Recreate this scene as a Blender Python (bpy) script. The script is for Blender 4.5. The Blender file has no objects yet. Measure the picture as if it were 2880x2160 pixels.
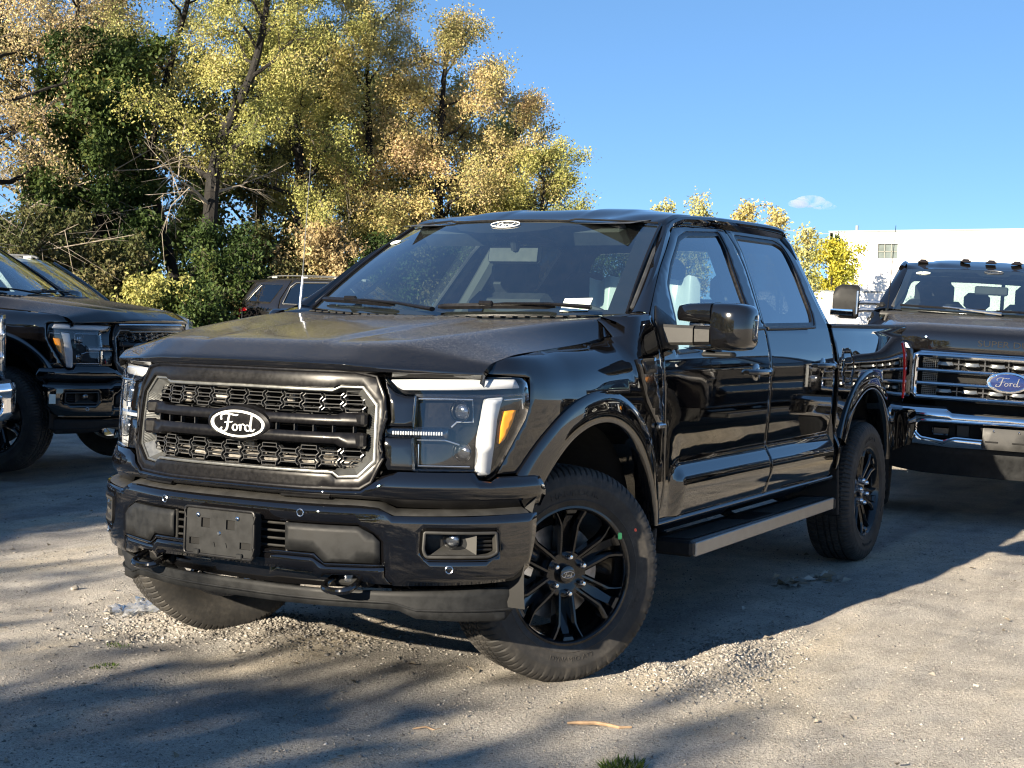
import bpy, math, random
import numpy as np
from mathutils import Vector, Matrix
from mathutils.geometry import delaunay_2d_cdt

random.seed(7)
RNG = np.random.default_rng(11)
SC = bpy.context.scene
COL = SC.collection
R_ = math.radians

# ------------------------------------------------------------------ camera, sky, sun, exposure
SUN_EL, SUN_AZ = 18.5, -8.5            # degrees; azimuth measured from +X towards +Y
cd = bpy.data.cameras.new('camera')
cam = bpy.data.objects.new('camera', cd)
COL.objects.link(cam)
cam.location = (5.0721, 3.4628, 1.3805)
_yaw, _pit, _rol = 3.65540476, -0.0415098361, -0.0239828652
_f = Vector((math.cos(_yaw)*math.cos(_pit), math.sin(_yaw)*math.cos(_pit), math.sin(_pit)))
_r = Vector((math.sin(_yaw), -math.cos(_yaw), 0))
_d = _f.cross(_r)
_r2 = _r*math.cos(_rol) + _d*math.sin(_rol)
_d2 = -_r*math.sin(_rol) + _d*math.cos(_rol)
cam.matrix_world = Matrix(((_r2.x, -_d2.x, -_f.x, cam.location.x),
                           (_r2.y, -_d2.y, -_f.y, cam.location.y),
                           (_r2.z, -_d2.z, -_f.z, cam.location.z), (0, 0, 0, 1)))
cd.sensor_width = 36.0
cd.lens = 4136.05/2880*36.0
cd.clip_start = 0.05
cd.clip_end = 3000
SC.camera = cam

w = bpy.data.worlds.new('World')
SC.world = w
w.use_nodes = True
nt = w.node_tree
nt.nodes.clear()
sky = nt.nodes.new('ShaderNodeTexSky')
sky.sky_type = 'NISHITA'
sky.sun_disc = False
sky.sun_elevation = R_(SUN_EL)
sky.sun_rotation = R_(90 - SUN_AZ)
sky.altitude = 3000
sky.air_density = 0.55
sky.dust_density = 0.0
sky.ozone_density = 5.2
bg = nt.nodes.new('ShaderNodeBackground')
bg.inputs['Strength'].default_value = 0.115
wo = nt.nodes.new('ShaderNodeOutputWorld')
# the camera's tone curve holds back the horizon and opens the zenith: one gamma and one saturation over the whole dome
gm_ = nt.nodes.new('ShaderNodeGamma')
gm_.inputs['Gamma'].default_value = 0.55
hs_ = nt.nodes.new('ShaderNodeHueSaturation')
hs_.inputs['Saturation'].default_value = 1.22
nt.links.new(sky.outputs[0], gm_.inputs['Color'])
nt.links.new(gm_.outputs[0], hs_.inputs['Color'])
nt.links.new(hs_.outputs[0], bg.inputs['Color'])
nt.links.new(bg.outputs[0], wo.inputs['Surface'])

sd_ = bpy.data.lights.new('sun', 'SUN')
sd_.energy = 4.4
sd_.angle = R_(0.53)
sd_.color = (1.0, 0.87, 0.68)
sun = bpy.data.objects.new('sun', sd_)
COL.objects.link(sun)
_s = Vector((math.cos(R_(SUN_AZ))*math.cos(R_(SUN_EL)), math.sin(R_(SUN_AZ))*math.cos(R_(SUN_EL)), math.sin(R_(SUN_EL))))
sun.rotation_euler = _s.to_track_quat('Z', 'Y').to_euler()
sun.location = (20, -3, 15)

SC.view_settings.view_transform = 'Standard'
SC.view_settings.look = 'None'
SC.view_settings.exposure = 1.85
SC.view_settings.gamma = 1.0
SC.view_settings.use_curve_mapping = False
SC.cycles.filter_width = 1.15
SC.cycles.max_bounces = 10
SC.cycles.transparent_max_bounces = 24
SC.cycles.caustics_reflective = False
SC.cycles.caustics_refractive = False
SC.cycles.sample_clamp_indirect = 6.0

# ------------------------------------------------------------------ materials
M = {}
def new_mat(name):
    m = bpy.data.materials.new(name)
    m.use_nodes = True
    nt = m.node_tree
    return m, nt, nt.nodes, nt.links, nt.nodes['Principled BSDF']

def noise(nt, scale, detail=3, rough=.55, coord='Object', dist=0.0):
    tc = nt.nodes.new('ShaderNodeTexCoord')
    n = nt.nodes.new('ShaderNodeTexNoise')
    n.inputs['Scale'].default_value = scale
    n.inputs['Detail'].default_value = detail
    n.inputs['Roughness'].default_value = rough
    n.inputs['Distortion'].default_value = dist
    nt.links.new(tc.outputs[coord], n.inputs['Vector'])
    return n

def ramp(nt, src, stops):
    r = nt.nodes.new('ShaderNodeValToRGB')
    e = r.color_ramp.elements
    while len(e) < len(stops):
        e.new(0.5)
    for k, (p, c) in enumerate(stops):
        e[k].position = p
        e[k].color = (c[0], c[1], c[2], 1) if hasattr(c, '__len__') else (c, c, c, 1)
    nt.links.new(src, r.inputs[0])
    return r

def mixc(nt, fac, a, b, typ='MIX'):
    m = nt.nodes.new('ShaderNodeMix')
    m.data_type = 'RGBA'
    m.blend_type = typ
    for inp, v in ((m.inputs[0], fac), (m.inputs[6], a), (m.inputs[7], b)):
        if hasattr(v, 'links') or hasattr(v, 'is_linked'):
            nt.links.new(v, inp)
        elif hasattr(v, '__len__'):
            inp.default_value = (v[0], v[1], v[2], 1)
        else:
            inp.default_value = v
    return m.outputs[2]

def math_(nt, op, a, b=None, c=None, clamp=False):
    m = nt.nodes.new('ShaderNodeMath')
    m.operation = op
    m.use_clamp = clamp
    for i, v in enumerate((a, b, c)):
        if v is None:
            continue
        if hasattr(v, 'is_linked'):
            nt.links.new(v, m.inputs[i])
        else:
            m.inputs[i].default_value = v
    return m.outputs[0]

def bump(nt, bsdf, h, strength=.3, dist=.01):
    b = nt.nodes.new('ShaderNodeBump')
    b.inputs['Strength'].default_value = strength
    b.inputs['Distance'].default_value = dist
    nt.links.new(h, b.inputs['Height'])
    nt.links.new(b.outputs[0], bsdf.inputs['Normal'])
    return b

def simple(name, col, rough=.5, metal=0.0, coat=0.0, spec=.5, var=0.0, vscale=20, bumpk=0.0, bscale=200, bdist=.001):
    m, nt, N, L, b = new_mat(name)
    b.inputs['Base Color'].default_value = (*col, 1)
    b.inputs['Roughness'].default_value = rough
    b.inputs['Metallic'].default_value = metal
    b.inputs['Coat Weight'].default_value = coat
    b.inputs['Coat Roughness'].default_value = .03
    b.inputs['Specular IOR Level'].default_value = spec
    if var:
        n = noise(nt, vscale, 4, .6)
        lo = [c*(1-var) for c in col]
        hi = [min(1, c*(1+var)) for c in col]
        r = ramp(nt, n.outputs[0], [(.3, lo), (.7, hi)])
        L.new(r.outputs[0], b.inputs['Base Color'])
        r2 = ramp(nt, n.outputs[0], [(.3, max(.02, rough*.85)), (.7, min(1, rough*1.15))])
        L.new(r2.outputs[0], b.inputs['Roughness'])
    if bumpk:
        n2 = noise(nt, bscale, 3, .6)
        bump(nt, b, n2.outputs[0], bumpk, bdist)
    M[name] = m
    return m

def paint(name, col, dust=.06, dustcol=(.40, .375, .34), flake=0.0):
    """clear-coated car paint with a thin film of dust that has settled on what faces up"""
    m, nt, N, L, b = new_mat(name)
    b.inputs['Roughness'].default_value = .38
    b.inputs['Specular IOR Level'].default_value = 0.0
    b.inputs['Coat Weight'].default_value = 1.0
    b.inputs['Coat Roughness'].default_value = .015
    b.inputs['Coat IOR'].default_value = 1.85
    geo = N.new('ShaderNodeNewGeometry')
    sep = N.new('ShaderNodeSeparateXYZ')
    L.new(geo.outputs['Normal'], sep.inputs[0])
    up = math_(nt, 'MULTIPLY_ADD', math_(nt, 'POWER', math_(nt, 'MAXIMUM', sep.outputs[2], 0.0), 13.0), .98, .02, clamp=True)
    n1 = noise(nt, 3.0, 5, .65)
    n2 = noise(nt, 260, 2, .7)
    n3 = noise(nt, 55, 3, .7)
    a = ramp(nt, n1.outputs[0], [(.3, .75), (.75, 1.0)])
    s = ramp(nt, n2.outputs[0], [(.46, .25), (.72, 1.6)])
    s3 = ramp(nt, n3.outputs[0], [(.35, .75), (.7, 1.1)])
    d = math_(nt, 'MULTIPLY', a.outputs[0], s.outputs[0])
    d = math_(nt, 'MULTIPLY', d, s3.outputs[0])
    d = math_(nt, 'MULTIPLY', d, up)
    d = math_(nt, 'MULTIPLY', d, dust, clamp=True)
    L.new(mixc(nt, d, col, dustcol), b.inputs['Base Color'])
    # the coat is dulled where there is dust
    L.new(math_(nt, 'MULTIPLY_ADD', d, .55, .012), b.inputs['Coat Roughness'])
    L.new(math_(nt, 'SUBTRACT', 1.0, math_(nt, 'MULTIPLY', d, 1.6), clamp=True), b.inputs['Coat Weight'])
    # orange peel
    n4 = noise(nt, 90, 1, .5)
    bp = N.new('ShaderNodeBump')
    bp.inputs['Strength'].default_value = .006
    bp.inputs['Distance'].default_value = .002
    L.new(n4.outputs[0], bp.inputs['Height'])
    L.new(bp.outputs[0], b.inputs['Coat Normal'])
    if flake:
        b.inputs['Metallic'].default_value = flake
    M[name] = m
    return m

def glass(name, tint=(.75, .85, .82), haze=0.0, ior=1.52):
    m = bpy.data.materials.new(name)
    m.use_nodes = True
    nt = m.node_tree
    N, L = nt.nodes, nt.links
    N.clear()
    out = N.new('ShaderNodeOutputMaterial')
    tr = N.new('ShaderNodeBsdfTransparent')
    tr.inputs[0].default_value = (*tint, 1)
    gl = N.new('ShaderNodeBsdfGlossy')
    gl.inputs['Roughness'].default_value = 0.006
    gl.inputs['Color'].default_value = (1, 1, 1, 1)
    fr = N.new('ShaderNodeFresnel')
    gm = N.new('ShaderNodeNewGeometry')          # the same reflectance from both sides of a thin pane
    L.new(math_(nt, 'MULTIPLY_ADD', gm.outputs['Backfacing'], 1/ior-ior, ior), fr.inputs[0])
    f2 = math_(nt, 'SUBTRACT', 1.0, fr.outputs[0])
    f2 = math_(nt, 'SUBTRACT', 1.0, math_(nt, 'POWER', f2, 2.0), clamp=True)
    mx = N.new('ShaderNodeMixShader')
    L.new(f2, mx.inputs[0])
    L.new(tr.outputs[0], mx.inputs[1])
    L.new(gl.outputs[0], mx.inputs[2])
    last = mx.outputs[0]
    if haze:
        df = N.new('ShaderNodeBsdfDiffuse')
        df.inputs[0].default_value = (.5, .5, .5, 1)
        n = noise(nt, 14, 5, .7)
        r = ramp(nt, n.outputs[0], [(.3, haze*.5), (.75, haze*1.6)])
        m2 = N.new('ShaderNodeMixShader')
        L.new(r.outputs[0], m2.inputs[0])
        L.new(last, m2.inputs[1])
        L.new(df.outputs[0], m2.inputs[2])
        last = m2.outputs[0]
    L.new(last, out.inputs[0])
    M[name] = m
    return m

paint('paint_black', (.003, .0029, .0034), dust=.05)
paint('paint_black_dusty', (.003, .0029, .0034), dust=.50)
paint('paint_dark', (.004, .0045, .006), dust=.03)
paint('paint_gray', (.010, .0095, .010), dust=.05)
paint('paint_white', (.75, .76, .77), dust=.04)
simple('satin_black', (.006, .0058, .0065), .34, coat=.1, spec=.28, var=.35, vscale=60)
simple('gloss_black', (.004, .004, .0045), .08, coat=1.0)
simple('plastic_black', (.0145, .0152, .016), .55, spec=.22, var=.3, vscale=25, bumpk=.12, bscale=700)
simple('plastic_dust', (.025, .0245, .023), .55, var=.3, vscale=14, bumpk=.15, bscale=600)
simple('plastic_smooth', (.010, .010, .0105), .4, spec=.3, var=.2, vscale=30)
simple('void_black', (.004, .004, .004), .9)
simple('liner', (.010, .010, .010), .8, var=.4, vscale=30)
simple('chrome', (.82, .83, .85), .07, metal=1.0)
simple('chrome_soft', (.62, .63, .64), .22, metal=1.0, var=.15)
simple('silver_trim', (.21, .215, .21), .32, metal=.75, var=.12, vscale=40)
simple('mesh_grille', (.085, .086, .088), .22, metal=.5, coat=.4)
simple('alu_step', (.30, .285, .26), .35, metal=.6, var=.15, vscale=12)
simple('engine_metal', (.38, .36, .33), .5, metal=.6, var=.5, vscale=25)
simple('lamp_white', (.58, .59, .60), .25, coat=.5)
simple('lamp_reflector', (.72, .73, .75), .12, metal=.9)
simple('amber', (.95, .33, .006), .35, coat=.3, spec=.4)
simple('red_lamp', (.75, .012, .016), .15, coat=1.0)
simple('rim_black', (.004, .0042, .005), .22, coat=.75, spec=.3)
simple('disc_steel', (.33, .31, .29), .35, metal=.8, var=.3)
simple('white_print', (.88, .89, .86), .35, coat=.2)
simple('paper_white', (.80, .88, .80), .6)
simple('paper_green', (.25, .45, .32), .6)
simple('logo_blue', (.008, .018, .085), .2, coat=1.0)
simple('interior', (.030, .032, .035), .65, var=.3, vscale=15)
simple('interior_grey', (.055, .058, .06), .6, var=.2, vscale=15)
simple('trim_pale', (.13, .135, .13), .6)
simple('wrap', (.62, .70, .72), .25, coat=.6)
simple('marker_smoke', (.02, .014, .010), .2, coat=.6)
simple('red_dot', (.75, .10, .05), .6)
simple('green_tag', (.16, .75, .22), .5)
glass('glass_clear', (.66, .77, .75), haze=.006, ior=2.15)
glass('glass_tint', (.035, .04, .042), haze=.002, ior=1.75)
glass('glass_side', (.55, .65, .64), haze=.004, ior=1.75)
glass('lens_clear', (.95, .96, .97), haze=0, ior=1.5)
glass('lens_smoke', (.55, .56, .58), haze=0, ior=1.5)

# tyre rubber: dusty sidewalls and tread
m, nt, N, L, b = new_mat('rubber')
b.inputs['Roughness'].default_value = .72
n1 = noise(nt, 9, 5, .6)
n2 = noise(nt, 60, 3, .6)
r1 = ramp(nt, n1.outputs[0], [(.36, 0), (.70, 1)])
r2 = ramp(nt, n2.outputs[0], [(.35, .35), (.7, 1)])
dd = math_(nt, 'MULTIPLY', r1.outputs[0], r2.outputs[0])
L.new(mixc(nt, math_(nt, 'MULTIPLY', dd, .42), (.014, .0135, .013), (.12, .107, .09)), b.inputs['Base Color'])
bump(nt, b, n2.outputs[0], .15, .002)
M['rubber'] = m

# ------------------------------------------------------------------ object helpers
def tag(o, label=None, cat=None, group=None, kind=None):
    if label: o['label'] = label
    if cat: o['category'] = cat
    if group: o['group'] = group
    if kind: o['kind'] = kind
    return o

def empty(name, loc=(0, 0, 0), rot=(0, 0, 0), parent=None):
    o = bpy.data.objects.new(name, None)
    COL.objects.link(o)
    o.location = loc
    o.rotation_euler = rot
    o.empty_display_size = .2
    if parent: o.parent = parent
    return o

def link(name, me, parent=None, loc=None):
    o = bpy.data.objects.new(name, me)
    COL.objects.link(o)
    if parent: o.parent = parent
    if loc is not None: o.location = loc
    return o

def mesh(name, V, F, mat, smooth=True, angle=32, normals=None):
    me = bpy.data.meshes.new(name)
    V = np.asarray(V, float)
    me.from_pydata(V.tolist(), [], [tuple(int(i) for i in f) for f in F])
    if mat is not None:
        me.materials.append(M[mat] if isinstance(mat, str) else mat)
    if smooth:
        me.polygons.foreach_set('use_smooth', [True]*len(me.polygons))
        if normals is not None:
            me.normals_split_custom_set_from_vertices(np.asarray(normals).tolist())
        else:
            me.update()
            me.set_sharp_from_angle(angle=R_(angle))
    me.update()
    return me

def mesh_big(name, V, F, mat, smooth=False):
    """F: (n,k) int array, all faces with k corners"""
    me = bpy.data.meshes.new(name)
    V = np.ascontiguousarray(V, dtype=np.float32)
    F = np.ascontiguousarray(F, dtype=np.int32)
    n, k = F.shape
    me.vertices.add(len(V))
    me.vertices.foreach_set('co', V.ravel())
    me.loops.add(n*k)
    me.loops.foreach_set('vertex_index', F.ravel())
    me.polygons.add(n)
    me.polygons.foreach_set('loop_start', np.arange(0, n*k, k, dtype=np.int32))
    me.polygons.foreach_set('loop_total', np.full(n, k, dtype=np.int32))
    me.materials.append(M[mat] if isinstance(mat, str) else mat)
    if smooth:
        me.polygons.foreach_set('use_smooth', np.ones(n, dtype=bool))
    me.update(calc_edges=True)
    return me

class MB:
    """collects shapes and links them as ONE mesh object"""
    def __init__(s):
        s.V, s.F = [], []
    def add(s, V, F, mtx=None):
        o = len(s.V)
        for v in V:
            v = Vector(v)
            s.V.append(tuple(mtx @ v) if mtx is not None else tuple(v))
        for f in F:
            s.F.append(tuple(i+o for i in f))
        return s
    def box(s, c, size, rot=None, ch=.004, taper=None):
        """chamfered box; rot = euler; taper=(kx,ky) scales the top"""
        hx, hy, hz = size[0]/2, size[1]/2, size[2]/2
        ch = min(ch, hx*.8, hy*.8, hz*.8)
        V, idx = [], {}
        for sx in (-1, 1):
            for sy in (-1, 1):
                for sz in (-1, 1):
                    for ax in range(3):
                        p = [sx*(hx-ch), sy*(hy-ch), sz*(hz-ch)]
                        p[ax] += (sx, sy, sz)[ax]*ch
                        if taper and sz > 0:
                            p[0] *= taper[0]; p[1] *= taper[1]
                        idx[(sx, sy, sz, ax)] = len(V)
                        V.append(p)
        F = []
        for ax in range(3):
            o1, o2 = (ax+1) % 3, (ax+2) % 3
            for sg in (-1, 1):
                q = []
                for a, b in ((-1, -1), (1, -1), (1, 1), (-1, 1)):
                    k = [0, 0, 0]; k[ax] = sg; k[o1] = a; k[o2] = b
                    q.append(idx[(*k, ax)])
                F.append(q if sg > 0 else q[::-1])
            for a in (-1, 1):
                for b in (-1, 1):
                    k1 = [0, 0, 0]; k1[o1] = a; k1[o2] = b
                    k2 = list(k1); k1[ax] = -1; k2[ax] = 1
                    q = [idx[(*k1, o1)], idx[(*k2, o1)], idx[(*k2, o2)], idx[(*k1, o2)]]
                    F.append(q if a*b < 0 else q[::-1])
        for sx in (-1, 1):
            for sy in (-1, 1):
                for sz in (-1, 1):
                    q = [idx[(sx, sy, sz, a)] for a in range(3)]
                    F.append(q if sx*sy*sz > 0 else q[::-1])
        m = Matrix.Translation(Vector(c))
        if rot is not None:
            from mathutils import Euler
            m = m @ Euler(rot).to_matrix().to_4x4()
        return s.add(V, F, m)
    def tube(s, path, r, n=8, cap=True, flat=1.0, up=(0, 0, 1)):
        path = [Vector(p) for p in path]
        rs = r if hasattr(r, '__len__') else [r]*len(path)
        o = len(s.V)
        upv = Vector(up)
        for i, p in enumerate(path):
            d = (path[min(i+1, len(path)-1)] - path[max(i-1, 0)])
            if d.length < 1e-9: d = Vector((0, 0, 1))
            d.normalize()
            a = d.cross(upv)
            if a.length < 1e-4: a = d.cross(Vector((1, 0, 0)))
            a.normalize()
            b = a.cross(d)
            for k in range(n):
                t = 2*math.pi*k/n
                s.V.append(tuple(p + a*(math.cos(t)*rs[i]) + b*(math.sin(t)*rs[i]*flat)))
        for i in range(len(path)-1):
            for k in range(n):
                k2 = (k+1) % n
                s.F.append((o+i*n+k, o+i*n+k2, o+(i+1)*n+k2, o+(i+1)*n+k))
        if cap:
            s.F.append(tuple(o+k for k in range(n))[::-1])
            s.F.append(tuple(o+(len(path)-1)*n+k for k in range(n)))
        return s
    def lathe(s, prof, n=48, mtx=None, closed=False):
        """prof: list of (r, h); revolves about local Y (wheel axis)"""
        o = len(s.V)
        mtx = mtx or Matrix.Identity(4)
        for k in range(n):
            t = 2*math.pi*k/n
            for r, h in prof:
                s.V.append(tuple(mtx @ Vector((r*math.cos(t), h, r*math.sin(t)))))
        m = len(prof)
        for k in range(n):
            k2 = (k+1) % n
            for i in range(m-1 if not closed else m):
                j = (i+1) % m
                s.F.append((o+k*m+i, o+k*m+j, o+k2*m+j, o+k2*m+i))
        return s
    def prism(s, poly, vec, cap=True):
        """poly: 3D points; extruded by vec"""
        o = len(s.V)
        n = len(poly)
        v = Vector(vec)
        for p in poly: s.V.append(tuple(p))
        for p in poly: s.V.append(tuple(Vector(p)+v))
        for i in range(n):
            j = (i+1) % n
            s.F.append((o+i, o+j, o+n+j, o+n+i))
        if cap:
            s.F.append(tuple(range(o, o+n))[::-1])
            s.F.append(tuple(range(o+n, o+2*n)))
        return s
    def loft(s, rings, cap=True, closed=True):
        o = len(s.V)
        n = len(rings[0])
        for r in rings:
            for p in r: s.V.append(tuple(p))
        for i in range(len(rings)-1):
            for k in range(n if closed else n-1):
                k2 = (k+1) % n
                s.F.append((o+i*n+k, o+i*n+k2, o+(i+1)*n+k2, o+(i+1)*n+k))
        if cap:
            s.F.append(tuple(o+k for k in range(n))[::-1])
            s.F.append(tuple(o+(len(rings)-1)*n+k for k in range(n)))
        return s
    def sphere(s, c, r, n=12, m=8, sc=(1, 1, 1), mtx=None):
        rings = []
        V, F = [], []
        for i in range(m+1):
            th = math.pi*i/m
            for k in range(n):
                ph = 2*math.pi*k/n
                V.append((c[0]+r*sc[0]*math.sin(th)*math.cos(ph), c[1]+r*sc[1]*math.sin(th)*math.sin(ph), c[2]+r*sc[2]*math.cos(th)))
        for i in range(m):
            for k in range(n):
                k2 = (k+1) % n
                F.append((i*n+k, (i+1)*n+k, (i+1)*n+k2, i*n+k2))
        return s.add(V, F, mtx)
    def mesh(s, name, mat, smooth=True, angle=32, mirror=False):
        V = np.array(s.V)
        F = s.F
        if mirror:
            V = V*[1, -1, 1]
            F = [f[::-1] for f in F]
        return mesh(name, V, F, mat, smooth, angle)
    def build(s, name, mat, parent=None, smooth=True, angle=32, mirror=False, fix=True):
        me = s.mesh(name, mat, smooth, angle, mirror)
        return link(name, me, parent)

def hermite(xs, ys):
    """monotone-ish smooth interpolant through control points"""
    xs, ys = np.array(xs, float), np.array(ys, float)
    if xs[0] > xs[-1]: xs, ys = xs[::-1], ys[::-1]
    h = np.diff(xs); d = np.diff(ys)/h
    m = np.zeros_like(ys)
    for i in range(1, len(xs)-1):
        if d[i-1]*d[i] > 0:
            w1, w2 = 2*h[i]+h[i-1], h[i]+2*h[i-1]
            m[i] = (w1+w2)/(w1/d[i-1]+w2/d[i])
    m[0], m[-1] = d[0], d[-1]
    def f(x):
        x = np.clip(np.asarray(x, float), xs[0], xs[-1])
        i = np.clip(np.searchsorted(xs, x, 'right')-1, 0, len(h)-1)
        s = (x-xs[i])/h[i]
        return ((2*s**3-3*s**2+1)*ys[i] + (s**3-2*s**2+s)*h[i]*m[i]
                + (-2*s**3+3*s**2)*ys[i+1] + (s**3-s**2)*h[i]*m[i+1])
    return f

def sstep(a, b, x):
    t = np.clip((np.asarray(x, float)-a)/(b-a), 0, 1)
    return t*t*(3-2*t)

def inpoly(P, poly):
    x, y = P[:, 0], P[:, 1]
    c = np.zeros(len(P), bool)
    n = len(poly)
    for i in range(n):
        x1, y1 = poly[i]; x2, y2 = poly[(i+1) % n]
        if y1 == y2: continue
        t = (y1 > y) != (y2 > y)
        c ^= t & (x < (x2-x1)*(y-y1)/(y2-y1)+x1)
    return c

def segdist(P, poly):
    d = np.full(len(P), 1e9)
    n = len(poly)
    for i in range(n):
        a = poly[i]; b = poly[(i+1) % n]
        ab = b-a; L2 = ab@ab
        if L2 < 1e-14: continue
        t = np.clip(((P-a)@ab)/L2, 0, 1)
        d = np.minimum(d, np.hypot(*(P-(a+t[:, None]*ab)).T))
    return d

def ccw(p):
    p = np.asarray(p, float)
    a = np.sum(p[:, 0]*np.roll(p[:, 1], -1)-np.roll(p[:, 0], -1)*p[:, 1])
    return p if a > 0 else p[::-1]

def shrink(p, g):
    """p ccw polygon moved inward by g"""
    n = len(p); q = np.empty_like(p)
    for i in range(n):
        a, b, c = p[i-1], p[i], p[(i+1) % n]
        e1 = (b-a)/max(1e-9, np.linalg.norm(b-a)); e2 = (c-b)/max(1e-9, np.linalg.norm(c-b))
        n1, n2 = np.array([-e1[1], e1[0]]), np.array([-e2[1], e2[0]])
        v = n1+n2; l = v@v
        v = v/max(.35, l/2)
        q[i] = b+v*g
    return q

def resamp(p, res):
    out = []
    n = len(p)
    for i in range(n):
        a, b = p[i], p[(i+1) % n]
        k = max(1, int(math.ceil(np.linalg.norm(b-a)/res)))
        for j in range(k): out.append(a+(b-a)*j/k)
    return np.array(out)

def round_poly(p, r, k=4):
    """rounds the corners of a polygon"""
    p = np.asarray(p, float); n = len(p); out = []
    for i in range(n):
        a, b, c = p[i-1], p[i], p[(i+1) % n]
        l1, l2 = np.linalg.norm(a-b), np.linalg.norm(c-b)
        rr = min(r, l1*.45, l2*.45)
        s, e = b+(a-b)/l1*rr, b+(c-b)/l2*rr
        for j in range(k+1):
            t = j/k
            out.append((1-t)**2*s+2*t*(1-t)*b+t*t*e)
    return np.array(out)

def smooth_line(p, n):
    """catmull-rom through open polyline, n points per span"""
    p = [np.array(q, float) for q in p]
    out = []
    for i in range(len(p)-1):
        p0, p1, p2, p3 = p[max(i-1, 0)], p[i], p[i+1], p[min(i+2, len(p)-1)]
        for j in range(n):
            t = j/n
            out.append(.5*((2*p1)+(p2-p0)*t+(2*p0-5*p1+4*p2-p3)*t*t+(3*p1-p0-3*p2+p3)*t**3))
    out.append(p[-1])
    return np.array(out)

def panel(name, outer, surf, mat, parent=None, holes=(), res=.03, thick=.018, gap=.0025, off=0.0, mirror=False, skirt=True, soft=.35):
    """sheet cut to OUTLINE (uv) that follows surf(uv) -> (points, outward reference); its rim turns inwards"""
    outer = ccw(outer)
    if gap: outer = shrink(outer, gap)
    ro = resamp(outer, res)
    hs = [resamp(shrink(ccw(h)[::-1], gap) if gap else ccw(h)[::-1], res) for h in holes]
    mn, mx = ro.min(0), ro.max(0)
    gx = np.arange(mn[0]+res*.5, mx[0], res); gy = np.arange(mn[1]+res*.5, mx[1], res)
    G = np.stack(np.meshgrid(gx, gy), -1).reshape(-1, 2)
    G[:, 0] += (np.arange(len(G))//max(1, len(gx)) % 2)*res*.5*0
    if len(G):
        k = inpoly(G, ro) & (segdist(G, ro) > res*.45)
        for h in hs: k &= ~inpoly(G, h) & (segdist(G, h) > res*.45)
        G = G[k]
    loops = [ro]+hs
    pts = np.vstack(loops+([G] if len(G) else []))
    edges = []; o = 0
    spans = []
    for l in loops:
        n = len(l); spans.append((o, n))
        edges += [(o+i, o+(i+1) % n) for i in range(n)]
        o += n
    r = delaunay_2d_cdt([Vector(p) for p in pts], edges, [], 0, 1e-7)
    V2 = np.array([(v.x, v.y) for v in r[0]]); T = [t for t in r[2]]
    orig = r[3]
    mp = {}
    for i, ol in enumerate(orig):
        for q in ol: mp[q] = i
    tri = []
    for t in T:
        for j in range(1, len(t)-1): tri.append((t[0], t[j], t[j+1]))
    tri = np.array(tri)
    c = V2[tri].mean(1)
    k = inpoly(c, ro)
    for h in hs: k &= ~inpoly(c, h)
    tri = tri[k]
    P, Rf = surf(V2)
    e = 1e-4
    du = surf(V2+[e, 0])[0]-surf(V2-[e, 0])[0]
    dv = surf(V2+[0, e])[0]-surf(V2-[0, e])[0]
    Nn = np.cross(du, dv); Nn /= np.maximum(1e-12, np.linalg.norm(Nn, axis=1))[:, None]
    s = np.sign(np.sum(Nn*Rf, 1)); s[s == 0] = 1
    Nn *= s[:, None]
    P = P+Nn*off
    fn = np.cross(P[tri[:, 1]]-P[tri[:, 0]], P[tri[:, 2]]-P[tri[:, 0]])
    fl = np.sum(fn*Nn[tri[:, 0]], 1) < 0
    tri[fl] = tri[fl][:, ::-1]
    VV = [P]; NN = [Nn.copy()]; FF = [tuple(t) for t in tri]
    base = len(P)
    if skirt:
        for (o, n) in spans:
            ids = [mp[o+i] for i in range(n)]
            A = P[ids]; An = Nn[ids]
            tg = np.roll(A, -1, 0)-np.roll(A, 1, 0)
            out = np.cross(tg, An); out /= np.maximum(1e-12, np.linalg.norm(out, axis=1))[:, None]
            # orientation: outward = away from the sheet
            s2 = 1.0
            test = V2[ids[0]]
            # loops are ccw (outer) or cw (holes) in uv, so OUT is consistent up to the uv->3D handedness
            if np.mean(np.sum(np.cross(du[ids], dv[ids])*An, 1)) < 0: out = -out
            # bend the rim normals a little so the edge catches light
            if soft:
                for q, i in enumerate(ids):
                    v = NN[0][i]+out[q]*soft
                    NN[0][i] = v/np.linalg.norm(v)
            B = A-An*thick-out*0.0
            VV += [A, B]; NN += [out, out]
            for i in range(n):
                j = (i+1) % n
                f = (base+i, base+n+i, base+n+j, base+j)
                v1 = B[i]-A[i]; v2 = A[j]-A[i]
                if np.dot(np.cross(v1, v2), out[i]) < 0: f = f[::-1]
                FF.append(f)
            base += 2*n
    V = np.vstack(VV); Nn = np.vstack(NN)
    if mirror:
        V = V*[1, -1, 1]; Nn = Nn*[1, -1, 1]
        FF = [f[::-1] for f in FF]
    me = mesh(name, V, FF, mat, True, normals=Nn)
    return link(name, me, parent)

def pair(fn):
    """calls fn(mirror) for the left and the right side"""
    return fn(False), fn(True)

_txt = {}
def text_vf(s, size=1.0, ext=.05):
    key = (s, size, ext)
    if key in _txt: return _txt[key]
    cu = bpy.data.curves.new('t', 'FONT')
    cu.body = s; cu.size = size; cu.extrude = ext; cu.align_x = 'CENTER'; cu.align_y = 'CENTER'
    cu.resolution_u = 4
    ob = bpy.data.objects.new('t', cu)
    COL.objects.link(ob)
    dg = bpy.context.evaluated_depsgraph_get()
    me = bpy.data.meshes.new_from_object(ob.evaluated_get(dg))
    V = np.array([tuple(v.co) for v in me.vertices]); F = [tuple(p.vertices) for p in me.polygons]
    bpy.data.objects.remove(ob); bpy.data.curves.remove(cu); bpy.data.meshes.remove(me)
    _txt[key] = (V, F)
    return V, F

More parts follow.
